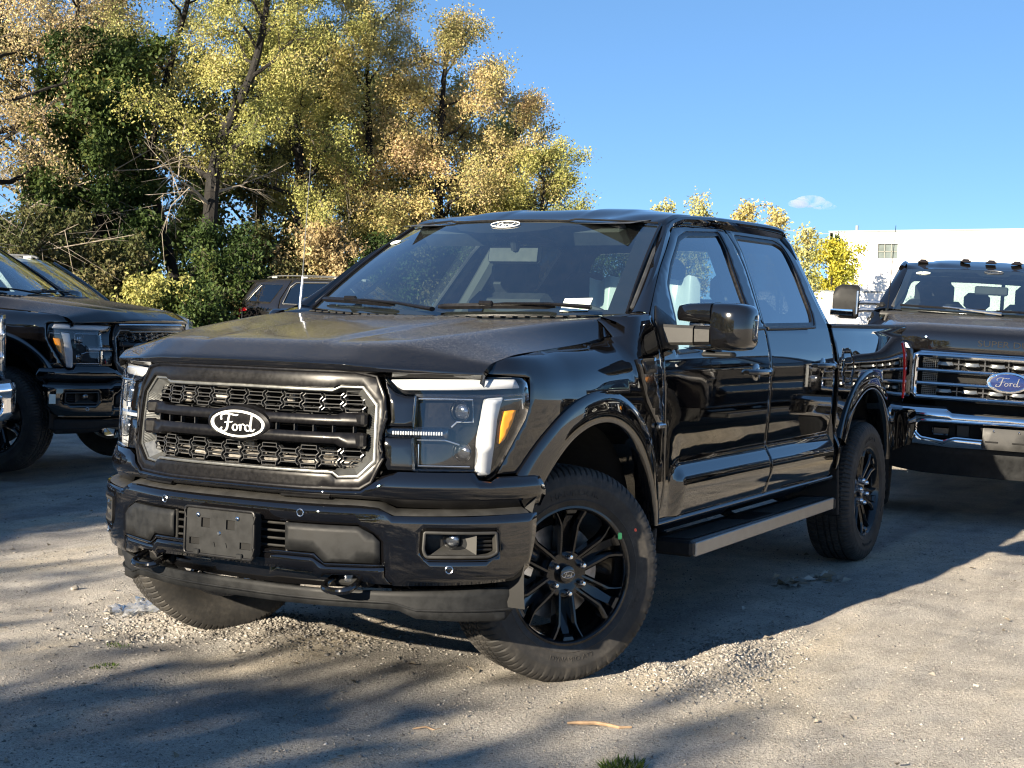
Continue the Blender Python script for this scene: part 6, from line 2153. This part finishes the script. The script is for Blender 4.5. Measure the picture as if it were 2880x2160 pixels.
# crumpled clear plastic by the far front tyre
q = np.random.default_rng(3)
rows = []
for i in range(15):
    row = []
    for k in range(21):
        x = -.06+.17*(i/14-.5)*2*(.8+.3*math.sin(k)); y = -1.40+.16*(k/20-.5)*2*(.8+.25*math.cos(i*.7))
        row.append((x, y, float(gz(x, y))+.006+.028*q.random()**2))
    rows.append(row)
glass('film', (.80, .84, .88), haze=.35)
o = link('plastic_sheet', grid_mesh('plastic_sheet', np.array(rows), 'film'))
tag(o, 'crumpled clear plastic sheet on the gravel beside the far front tyre', 'plastic sheet')
# stick
def stick(x, y, ln, ang, r, label):
    pts = []
    for k in range(6):
        t = k/5-.5
        px, py = x+ln*t*math.cos(ang)+.01*math.sin(k*2), y+ln*t*math.sin(ang)+.006*math.cos(k*3)
        pts.append((px, py, float(gz(px, py))+r*1.2+.004*math.sin(k)))
    o = MB().tube(pts, [r*.7, r, r*1.1, r, r*.8, r*.5], 7).build('stick', 'dry_wood')
    tag(o, label, 'stick', 'dry sticks on the lot')
simple('dry_wood', (.40, .27, .16), .8, var=.35, vscale=30)
stick(.525, 1.275, .23, R_(113), .0065, 'broken tan stick lying on the gravel in the foreground')
stick(.86, .78, .10, R_(120), .003, 'thin dark twig flat on the ground low in the foreground')
# dead leaves under the truck's side and a grass tuft
island_mat('dead_leaf', [(0, (.20, .16, .10)), (.5, (.34, .30, .24)), (1, (.50, .47, .42))], transl=.2)
island_mat('grass_blade', [(0, (.035, .07, .012)), (.6, (.07, .12, .02)), (1, (.14, .16, .05))], transl=.3)
def leaf_quads(P, D, Nn, ln, wd, fold=.25):
    """P base points, D unit directions, Nn normals -> diamond leaves"""
    S_ = np.cross(D, Nn); S_ /= np.maximum(1e-9, np.linalg.norm(S_, axis=1))[:, None]
    U_ = np.cross(S_, D)
    ln = ln[:, None]; wd = wd[:, None]
    a = P; c = P+D*ln
    l = P+D*ln*.45+S_*wd*.5+U_*wd*fold; r = P+D*ln*.45-S_*wd*.5+U_*wd*fold
    V = np.stack([a, l, c, r], 1).reshape(-1, 3)
    k = np.arange(len(P))*4
    F = np.concatenate([np.stack([k, k+1, k+2], 1), np.stack([k, k+2, k+3], 1)])
    return V, F
def unit(rng, n):
    v = rng.normal(0, 1, (n, 3)); return v/np.linalg.norm(v, axis=1)[:, None]
for k, (x, y, sp, n, label) in enumerate(((-2.55, .93, .07, 14, 'small cluster of dry grey leaves on the shaded gravel below the door'), (-2.80, 1.02, .06, 10, 'few dry leaves lying behind the other leaf cluster in the truck shadow'))):
    P = np.c_[rg.normal(x, sp, n), rg.normal(y, sp, n)]
    P = np.c_[P, gz(P[:, 0], P[:, 1])+.012]
    D = unit(rg, n); D[:, 2] *= .35; D /= np.linalg.norm(D, axis=1)[:, None]
    V, F = leaf_quads(P, D, np.tile([0, 0, 1.], (n, 1))+rg.normal(0, .3, (n, 3)), rg.uniform(.05, .11, n), rg.uniform(.04, .07, n), .3)
    tag(link('leaf_litter', mesh_big('leaf_litter', V, F, 'dead_leaf')), label, 'leaf litter', 'dry leaves on the lot', 'stuff')
n = 170
P = near_points(900)[:n]; P = np.c_[P, gz(P[:, 0], P[:, 1])+.008]; n = len(P)
D = unit(rg, n); D[:, 2] *= .25; D /= np.linalg.norm(D, axis=1)[:, None]
V, F = leaf_quads(P, D, np.tile([0, 0, 1.], (n, 1))+rg.normal(0, .35, (n, 3)), rg.uniform(.02, .06, n), rg.uniform(.012, .03, n), .35)
tag(link('fallen_leaves', mesh_big('fallen_leaves', V, F, 'dead_leaf')), 'single dry leaves blown across the whole lot', 'leaf litter', 'dry leaves on the lot', 'stuff')
def tuft(x, y, rad, n, hgt, label):
    a = rg.uniform(0, 2*math.pi, n); rr = rad*np.sqrt(rg.random(n))
    P = np.c_[x+rr*np.cos(a), y+rr*np.sin(a)]; P = np.c_[P, gz(P[:, 0], P[:, 1])-.002]
    D = np.c_[.6*np.cos(a)*rr/rad+rg.normal(0, .35, n), .6*np.sin(a)*rr/rad+rg.normal(0, .35, n), np.full(n, .8)]
    D /= np.linalg.norm(D, axis=1)[:, None]
    V, F = leaf_quads(P, D, unit(rg, n), rg.uniform(.4, 1, n)*hgt, rg.uniform(.003, .006, n))
    tag(link('grass_tuft', mesh_big('grass_tuft', V, F, 'grass_blade')), label, 'grass tuft', 'weeds growing in the lot', 'stuff')
tuft(.915, 1.55, .07, 260, .045, 'green grass tuft growing from the gravel at the bottom edge')
tuft(.55, -.95, .05, 60, .02, 'flat faded weed in the shaded ground at lower left')
tuft(.86, -.72, .05, 70, .02, 'flat yellowish weed low in the left foreground')

# ------------------------------------------------------------------ vegetation
simple('bark_dark', (.010, .0088, .0078), .9, var=.4, vscale=6, bumpk=.5, bscale=30, bdist=.02)
simple('bark_twig', (.11, .092, .072), .9)
simple('bark_pale', (.26, .225, .18), .85, var=.3, vscale=8)
PAL = {
 'tan': [(0, (.16, .115, .06)), (.3, (.32, .245, .13)), (.6, (.46, .37, .20)), (.8, (.40, .38, .16)), (1, (.56, .47, .29))],
 'dark': [(0, (.020, .040, .012)), (.4, (.038, .066, .018)), (.7, (.07, .10, .026)), (.9, (.16, .15, .04)), (1, (.30, .22, .06))],
 'sparse': [(0, (.17, .19, .07)), (.35, (.31, .32, .12)), (.65, (.47, .43, .17)), (.85, (.52, .43, .19)), (1, (.56, .43, .24))],
 'yellowgreen': [(0, (.085, .105, .034)), (.3, (.20, .215, .066)), (.55, (.34, .335, .105)), (.8, (.45, .40, .15)), (1, (.52, .43, .22))],
 'golden': [(0, (.13, .14, .05)), (.25, (.28, .265, .095)), (.5, (.44, .38, .15)), (.75, (.50, .385, .185)), (1, (.54, .37, .22))],
 'orange': [(0, (.15, .16, .055)), (.3, (.28, .265, .095)), (.55, (.42, .345, .155)), (.8, (.50, .36, .205)), (1, (.56, .41, .28))],
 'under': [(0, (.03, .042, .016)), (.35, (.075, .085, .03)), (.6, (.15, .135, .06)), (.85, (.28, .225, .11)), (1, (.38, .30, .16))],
 'bright': [(0, (.14, .18, .03)), (.4, (.36, .34, .045)), (.8, (.56, .45, .05)), (1, (.62, .48, .09))],
}
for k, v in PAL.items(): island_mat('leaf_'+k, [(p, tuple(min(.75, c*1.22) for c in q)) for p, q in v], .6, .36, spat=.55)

def tree(name, label, base, H, rad, pal, n_leaf, seed, trunk_r=.16, h0=.22, lean=(0, 0), nl=16, shape='round', leaf=(.038, .088), up=.55, cat='tree', group='trees along the back of the lot',
         path=None, droop=.3, sigma=.16, bark='bark_dark', bare=0, clip=False, lk=1.0):
    rng = np.random.default_rng(seed)
    T = empty(name, (base[0], base[1], float(slope_z(*base))-.03))
    tag(T, label, cat, group)
    wood = MB(); twig = MB()
    if path is None:
        n = 9
        pts = [np.array([lean[0]*t**1.3+.02*H*math.sin(3*t+seed)*t, lean[1]*t**1.3+.02*H*math.cos(4*t+seed)*t, t*H*.86]) for t in np.linspace(0, 1, n)]
    else:
        pts = smooth_line(path, 3)
    pts = np.array(pts); n = len(pts)
    rr = [trunk_r*(1-.86*i/(n-1))+.01 for i in range(n)]
    rr[0] *= 1.35
    wood.tube(pts, rr, 9)
    ht = pts[:, 2]
    segs = []
    bare_mb = MB()
    for i in range(nl):
        t = h0+(1-h0)*((i+.5)/nl)**.9
        k = t*(n-1); k0 = min(int(k), n-2); p = pts[k0]+(pts[k0+1]-pts[k0])*(k-k0)
        az = i*2.399+seed+rng.normal(0, .3)
        q = (t-h0)/(1-h0)
        prof = {'round': math.sin(math.pi*(.12+.80*q))**.7, 'cone': 1.05-.85*q, 'vase': .45+.6*q, 'column': .8+.2*math.sin(math.pi*q)}[shape]
        ln = rad*prof*rng.uniform(.8, 1.15)
        el = up*(.35+.9*q)+rng.normal(0, .12)
        d = np.array([math.cos(az)*math.cos(el), math.sin(az)*math.cos(el), math.sin(el)])
        P = [p]
        for s in range(1, 6):
            d2 = d+np.array([0, 0, .12*s*(.5 if q < .5 else .9)])-np.array([0, 0, droop*.10*s])+rng.normal(0, .16, 3)
            d2 /= np.linalg.norm(d2)
            P.append(P[-1]+d2*ln/5)
        P = np.array(P)
        isb = i < bare
        r0 = max(.012, rr[k0]*(.26 if isb else .48))
        (bare_mb if isb else wood).tube(P, [r0*(1-.8*s/5) for s in range(6)], 6)
        for j in range(5 if not isb else 7):
            tt = rng.uniform(.25, 1.0)*5; a0 = min(int(tt), 4); p2 = P[a0]+(P[a0+1]-P[a0])*(tt-a0)
            dd = (P[a0+1]-P[a0]); dd /= np.linalg.norm(dd)
            dd = dd+rng.normal(0, .65, 3); dd[2] += .12-droop*.25; dd /= np.linalg.norm(dd)
            l2 = ln*(rng.uniform(.45, .85) if isb else rng.uniform(.25, .48))
            Q = [p2, p2+dd*l2*.5+rng.normal(0, .05, 3)*l2, p2+dd*l2+rng.normal(0, .1, 3)*l2]
            (bare_mb if isb else twig).tube(Q, [r0*.34, r0*.24, .005], 4, cap=False)
            if not isb:
                segs.append((Q[0], Q[1], .6)); segs.append((Q[1], Q[2], 1.0))
            for u in range(6):
                p3 = Q[1]+(Q[2]-Q[1])*rng.uniform(-.6, 1)
                d3 = dd+rng.normal(0, .75, 3); d3 /= np.linalg.norm(d3)
                d3[2] -= .15; e = p3+d3*l2*rng.uniform(.3, .8)
                (bare_mb if isb else twig).tube([p3, e], [.006, .002], 3, cap=False)
                if not isb: segs.append((p3, e, 1.0))
        if not isb: segs.append((P[3], P[5], .7))
    wood.build('trunk', bark, T)
    twig.build('branches', 'bark_twig', T, False)
    if bare: bare_mb.build('bare_branch', 'bark_pale', T)
    A = np.array([s[0] for s in segs]); B = np.array([s[1] for s in segs]); wgt = np.array([s[2] for s in segs])*np.linalg.norm(B-A, axis=1)**.7
    wgt *= rng.uniform(.25, 1.6, len(wgt))
    n_leaf = int(n_leaf*2.2*lk)
    k = rng.choice(len(segs), n_leaf, p=wgt/wgt.sum())
    t = rng.random((n_leaf, 1))
    P = A[k]*(1-t)+B[k]*t+rng.normal(0, sigma*.75, (n_leaf, 3))*np.array([1, 1, .85])
    P = P[P[:, 2] > .05]
    if clip: P = P[P[:, 2] < H+rng.normal(0, .12, len(P))]
    nn = len(P)
    D = unit(rng, nn); D[:, 2] -= .55; D /= np.linalg.norm(D, axis=1)[:, None]
    Nn = unit(rng, nn); Nn[:, 2] += .5
    V, F = leaf_quads(P, D, Nn, rng.uniform(*leaf, nn), rng.uniform(leaf[0]*.5, leaf[1]*.62, nn))
    link('crown', mesh_big('crown', V, F, 'leaf_'+pal), T)
    return T

CX, CY, CYAW, CF = 5.0721, 3.4628, 3.65540476, 4136.05
def at(px, d):
    a = CYAW-(px-1440)/CF
    return (CX+d*math.cos(a), CY+d*math.sin(a))
RV = np.array([math.sin(CYAW), -math.cos(CYAW), 0])    # towards picture right
tree('tree', 'tall sparse tree with dry tan leaves at the far left edge', at(40, 34), 11.5, 3.0, 'tan', 15000, 1, .17, .12, nl=26, shape='column', sigma=.22, bare=5)
tree('tree', 'tan leaved tree with bare grey limbs just right of the far left one', at(215, 36.5), 11.0, 2.4, 'tan', 9000, 21, .14, .25, nl=20, shape='column', sigma=.2, bare=4)
tree('maple_tree', 'dense dark green maple standing among the tan trees on the left', at(300, 34.5), 7.7, 1.75, 'dark', 21000, 2, .16, .10, nl=26, shape='round', leaf=(.09, .16), sigma=.17)
p_ = lambda x, z: tuple(RV*x+np.array([0, 0, z]))
tree('tree', 'thin yellowing tree with a leaning trunk left of the thick dark trunk', at(520, 35), 11.5, 2.2, 'sparse', 11000, 3, .15, .30, nl=20, shape='vase', sigma=.2, bare=3,
     path=[p_(0, 0), p_(-.12, 1.5), p_(-.55, 3.2), p_(-.75, 4.6), p_(-.35, 6.5), p_(.15, 8.5), p_(.3, 10.2)])
tree('tree', 'yellow green tree with a thick dark forked trunk', at(590, 33.5), 11.5, 2.6, 'yellowgreen', 18000, 4, .22, .28, nl=22, shape='vase', sigma=.2, bare=3,
     path=[p_(-.45, 0), p_(-.25, 1.4), p_(.02, 2.8), p_(.10, 4.0), p_(.35, 5.0), p_(.9, 6.2), p_(1.2, 7.6), p_(1.35, 9.4)])
tree('tree', 'broad yellow green tree behind the antenna of the front truck', at(830, 36), 10.2, 2.5, 'yellowgreen', 24000, 5, .18, .10, nl=26, shape='round', sigma=.19, bare=4)
tree('tree', 'tall golden green tree left of the golden orange crown', at(1040, 37), 9.7, 2.2, 'golden', 20000, 6, .17, .12, nl=24, shape='round', sigma=.19, bare=3)
tree('tree', 'large golden orange tree whose crown stands against blue sky', at(1235, 36.5), 8.9, 2.3, 'orange', 23000, 7, .17, .10, nl=26, shape='round', sigma=.19, bare=2)
tree('tree', 'orange leaved tree on the right shoulder of the golden crown', at(1420, 37), 7.2, 1.7, 'orange', 12000, 8, .12, .08, nl=22, shape='round', sigma=.17)
tree('tree', 'green and gold tree at the right end of the tree line', at(1500, 36), 5.6, 1.35, 'yellowgreen', 12000, 9, .11, .08, nl=20, shape='round', sigma=.16)
tree('tree', 'small dark green tree ending the tree line over the cab roof', at(1580, 36.5), 4.1, .85, 'dark', 4200, 10, .07, .10, nl=14, shape='cone', sigma=.13)
tree('tree', 'low dark tree seen through the rear window beyond the cab', at(1690, 37), 3.3, 1.1, 'dark', 6000, 31, .07, .06, nl=16, shape='round', sigma=.15)
tree('tree', 'low green tree hidden behind the cab, left of the far treetops', at(1790, 38), 3.2, 1.1, 'yellowgreen', 5000, 32, .07, .06, nl=16, shape='round', sigma=.15)
tree('tree', 'low golden tree hidden behind the cab roof', at(1900, 39), 3.0, 1.1, 'golden', 5000, 33, .07, .06, nl=16, shape='round', sigma=.15)
# second row that closes the gaps
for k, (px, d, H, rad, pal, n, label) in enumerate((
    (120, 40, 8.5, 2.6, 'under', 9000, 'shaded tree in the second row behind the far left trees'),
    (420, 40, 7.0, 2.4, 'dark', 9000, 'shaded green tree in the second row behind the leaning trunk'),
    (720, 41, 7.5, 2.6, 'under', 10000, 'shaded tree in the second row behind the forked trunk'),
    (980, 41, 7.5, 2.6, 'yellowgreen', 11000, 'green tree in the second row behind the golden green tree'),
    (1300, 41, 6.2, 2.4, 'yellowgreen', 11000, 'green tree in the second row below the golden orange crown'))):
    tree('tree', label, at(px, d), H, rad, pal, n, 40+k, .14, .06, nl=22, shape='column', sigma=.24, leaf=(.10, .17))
# undergrowth, each bush a thing; mostly darker leaf palettes, standing in for the shade
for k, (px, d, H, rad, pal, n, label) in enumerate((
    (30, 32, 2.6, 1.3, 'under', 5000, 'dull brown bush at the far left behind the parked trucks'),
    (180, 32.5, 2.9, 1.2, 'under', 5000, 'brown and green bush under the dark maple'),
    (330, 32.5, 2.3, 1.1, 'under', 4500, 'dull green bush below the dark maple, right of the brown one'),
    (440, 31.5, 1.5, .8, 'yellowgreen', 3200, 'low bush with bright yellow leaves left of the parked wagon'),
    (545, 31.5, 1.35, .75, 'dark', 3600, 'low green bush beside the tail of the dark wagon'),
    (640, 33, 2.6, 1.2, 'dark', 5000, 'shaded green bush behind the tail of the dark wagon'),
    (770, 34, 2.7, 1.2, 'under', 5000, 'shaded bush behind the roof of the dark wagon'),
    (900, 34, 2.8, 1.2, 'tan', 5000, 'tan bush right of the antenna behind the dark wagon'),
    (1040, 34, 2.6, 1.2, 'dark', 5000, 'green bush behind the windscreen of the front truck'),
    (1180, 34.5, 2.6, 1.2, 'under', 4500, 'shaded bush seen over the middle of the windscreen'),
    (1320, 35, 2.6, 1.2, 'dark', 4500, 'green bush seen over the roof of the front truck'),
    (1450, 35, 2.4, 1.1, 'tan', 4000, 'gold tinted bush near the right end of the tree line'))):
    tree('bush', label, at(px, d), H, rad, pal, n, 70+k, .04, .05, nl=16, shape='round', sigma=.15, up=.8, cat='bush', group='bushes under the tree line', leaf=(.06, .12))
# far trees right of the cab
for k, (px, d, H, rad, pal, n, label) in enumerate((
    (1845, 62, 6.0, .75, 'sparse', 1500, 'distant pale yellow treetop over the middle of the cab roof'),
    (1945, 62, 6.1, .8, 'sparse', 1500, 'second distant treetop over the cab roof, right of the first'),
    (2080, 60, 6.0, .6, 'golden', 1500, 'distant golden treetop over the rear door'),
    (2170, 60, 5.7, .65, 'golden', 2000, 'distant golden treetop just left of the small cloud'),
    (2255, 54, 4.4, .6, 'sparse', 900, 'thin pale distant tree left of the white building'))):
    tree('distant_tree', label, at(px, d), H, rad, pal, n, 90+k, .08, .45, nl=14, shape='vase', sigma=.2, up=1.0, leaf=(.10, .18), group='distant trees beyond the lot', lk=.7)
tree('distant_tree', 'bright yellow tree at the corner of the white building', at(2312, 62), 4.75, 1.2, 'bright', 7000, 97, .08, .04, nl=20, shape='round', sigma=.16, leaf=(.09, .16), group='distant trees beyond the lot', lk=.7)
tree('distant_tree', 'dark green treetop peeking over the bright yellow tree', at(2325, 63.5), 5.5, .7, 'dark', 1500, 98, .08, .3, nl=14, shape='cone', sigma=.16, leaf=(.10, .16), group='distant trees beyond the lot', lk=.7)
# trees towards the sun, behind the viewpoint: they cast the long shadows and show in the lamps and paint
SHADE = [(18.5, -27.5, 13.4, 3.4, 10500, 'golden', 'outermost tall shade tree far left behind the viewpoint'),
    (18.5, -23.5, 13.2, 3.2, 10500, 'yellowgreen', 'tallest shade tree far left behind the viewpoint'),
    (18.0, -19.0, 12.8, 3.0, 10500, 'golden', 'tall shade tree second from the left behind the viewpoint'),
    (17.5, -15.2, 10.6, 2.7, 10500, 'yellowgreen', 'tall shade tree third from the left behind the viewpoint'),
    (17.0, -11.8, 9.4, 2.4, 10500, 'dark', 'dark shade tree fourth from the left behind the viewpoint'),
    (16.6, -9.0, 8.4, 2.1, 9500, 'yellowgreen', 'shade tree fifth from the left behind the viewpoint'),
    (16.2, -6.7, 6.5, 1.7, 8500, 'yellowgreen', 'shade tree sixth from the left behind the viewpoint'),
    (16.0, -4.9, 5.5, 1.5, 5600, 'dark', 'low dark shade tree behind the viewpoint'),
    (15.8, -3.2, 5.15, 1.4, 5000, 'golden', 'low golden shade tree behind the viewpoint'),
    (16.0, -1.5, 5.3, 1.4, 4800, 'yellowgreen', 'low green shade tree nearest the sun direction'),
    (16.2, .2, 4.8, 1.4, 4300, 'yellowgreen', 'low green shade tree second from the right'),
    (16.4, 2.0, 4.75, 1.3, 3000, 'sparse', 'thin low shade tree at the right behind the viewpoint')]
for k, (x, y, H, rad, n, pal, label) in enumerate(SHADE):
    tree('shade_tree', label, (x, y), H, rad, pal, n, 120+k, .14, .03, nl=24, shape='column', sigma=.26, leaf=(.15, .24), clip=True, lk=.42, group='trees behind the viewpoint')

# ------------------------------------------------------------------ white building, cable, cloud
simple('render_white', (.80, .79, .77), .8, var=.05, vscale=.8)
simple('coping_grey', (.22, .25, .27), .6)
simple('window_frame', (.16, .17, .15), .5)
simple('window_pane', (.14, .17, .17), .12, coat=.5, var=.3, vscale=1.2)
B_ = empty('white_building', (-60, 0, .6))
tag(B_, 'long white flat roofed building far behind the right hand truck', 'building')
wall_pts = [(-16.95, -.7), (14, -.7), (14, 5.30), (-16.95, 5.22)]
wn = [(-14.75, 4.03), (-13.86, 4.03), (-13.86, 4.68), (-14.75, 4.68)]
fs = lambda o=0: (lambda uv: (np.c_[0*uv[:, 0]+o, uv[:, 0], uv[:, 1]], np.tile([1., 0, 0], (len(uv), 1))))
panel('wall', wall_pts, fs(), 'render_white', B_, holes=[wn], res=3, thick=.25, gap=0)
MB().box((-9, -16.9, 2.25), (18, .2, 5.9), ch=.01).build('side_wall', 'render_white', B_)
MB().box((-9, -1.5, 5.20), (17.6, 30.6, .1), ch=.01).build('roof', 'coping_grey', B_)
MB().prism([(.06, -17.0, 5.22), (.06, 14, 5.30), (.06, 14, 5.36), (.06, -17.0, 5.28)], (-.4, 0, 0)).build('coping', 'coping_grey', B_, False)
win = empty('window', (0, 0, 0), parent=B_)
mb = MB()
for z in (4.03, 4.345, 4.68): mb.box((-.08, -14.305, z), (.06, .92, .035), ch=.004)
for y in (-14.75, -14.455, -14.155, -13.86): mb.box((-.08, y, 4.355), (.06, .035, .66), ch=.004)
mb.build('frame', 'window_frame', win)
for i in range(3):
    for j in range(2):
        MB().box((-.10, -14.603+.298*i, 4.19+.325*j), (.01, .27, .29), ch=.002).build('pane', 'window_pane', win)
MB().tube([(-.6, -15.9, 5.25), (-.6, -15.9, 5.55)], .07, 8).build('vent_pipe', 'coping_grey', B_)
MB().tube([(.03, -14.1, 4.75), (.03, -14.1, 5.15)], .025, 6).build('wall_conduit', 'coping_grey', B_)
an = empty('low_annex', (-52, -14.6, .6))
tag(an, 'low white wall in front of the white building, behind the truck bed', 'building')
MB().box((0, 0, 1.0), (.3, 6.0, 2.6), ch=.02).build('wall', 'render_white', an)
MB().box((0, 0, 2.33), (.36, 6.1, .06), ch=.01).build('coping', 'coping_grey', an)
a0, a1 = at(2120, 70), at(2500, 70)
q = [(a0[0]*(1-t)+a1[0]*t, a0[1]*(1-t)+a1[1]*t, 6.15-.25*t-.35*math.sin(math.pi*t)*.5) for t in np.linspace(-.6, 1.6, 24)]
tag(MB().tube(q, .018, 5).build('power_line', 'coping_grey'), 'thin overhead cable crossing the sky left of the white building', 'cable')
m = bpy.data.materials.new('cloud')
m.use_nodes = True
nt = m.node_tree; nt.nodes.clear()
out = nt.nodes.new('ShaderNodeOutputMaterial'); pv = nt.nodes.new('ShaderNodeVolumePrincipled')
pv.inputs['Color'].default_value = (.95, .93, .97, 1); pv.inputs['Density'].default_value = .05
nn_ = noise(nt, .06, 4, .6)
rr_ = ramp(nt, nn_.outputs[0], [(.42, 0), (.62, .09)])
nt.links.new(rr_.outputs[0], pv.inputs['Density'])
nt.links.new(pv.outputs[0], out.inputs['Volume'])
M['cloud'] = m
ca = at(2252, 1200)
mb = MB()
for dx, dz, r, sx in ((-9, 0, 6, 1.5), (0, 2, 8, 1.6), (9, -.5, 6, 1.6), (15, -2, 3.5, 1.9)):
    p = RV*dx
    mb.sphere((p[0], p[1], dz), r, 16, 10, (1.2, sx, .62))
o = mb.build('cloud', 'cloud'); o.location = (ca[0], ca[1], 1.38+1200*(921-575)/4136+0)
tag(o, 'one small pale purple cloud low in the blue sky', 'cloud')
# ================================================================== THE OTHER VEHICLES
PK = 'dark pickup trucks parked on the gravel lot'
gz0 = lambda x, y: float(slope_z(x, y))
lt = copy_tree(truck, None, skip=('emblem_script_none',))
lt.location = (-3.934, -5.992, .105); lt.rotation_euler = (0, 0, R_(101.75))
lt['label'] = 'black pickup parked in the left row with its grille towards the middle'
nb = copy_tree(truck)
nb.location = (-6.1, 4.15, 0); nb.rotation_euler = (0, 0, R_(1.5))
nb['label'] = 'black pickup parked just outside the right edge, mirrored in the doors'
for t_ in (lt, nb):
    for ch in t_.children:
        if ch.name.startswith('wheel') and ch.type == 'EMPTY' and abs(ch.location.x) < .5:
            ch.rotation_euler.z = 0 if ch.location.y > 0 else math.pi
# bright trim of the left row truck
MB().tube([tuple(wsurf(.012)(np.array([[u, 1.186]]))[0][0]) for u in np.linspace(-.52, .52, 25)], .010, 8, flat=.9).build('grille_trim', 'chrome', lt)
c_ = wsurf(.004, bump_off)(np.array([[-1.06, .60], [-1.06, .64]]))[0]
MB().box(c_[0], (.01, .05, .075), (0, 0, R_(-50)), .002).build('paper_sticker', 'paper_white', lt)
hv = build_heavy()
hv.location = (-6.6, 1.11, .0); hv.rotation_euler = (-.035, 0, R_(15.8))
tag(hv, 'black heavy duty pickup with chrome grille behind the bed of the front truck', 'pickup truck', PK)
h2 = copy_tree(hv)
h2.location = (-1.18, -5.42, .05); h2.rotation_euler = (0, 0, R_(100.5))
h2['label'] = 'heavy pickup whose chrome bumper corner enters at the left edge'
sv = build_suv('paint_gray', 'silver_trim')
sv.location = (-20.955, -13.525, gz0(-20.9, -13.5)); sv.rotation_euler = (0, 0, R_(99.5))
tag(sv, 'dark grey wagon with roof rails and red tail lamp before the trees', 'suv', 'sport utility vehicles on the lot')
sw_ = build_suv('paint_white', 'satin_black')
sw_.location = (-8.85, -10.35, gz0(-9.54, -11.1)+.12); sw_.rotation_euler = (0, 0, R_(105.3))
tag(sw_, 'white roofed car half hidden behind the left row black pickup', 'suv', 'sport utility vehicles on the lot')
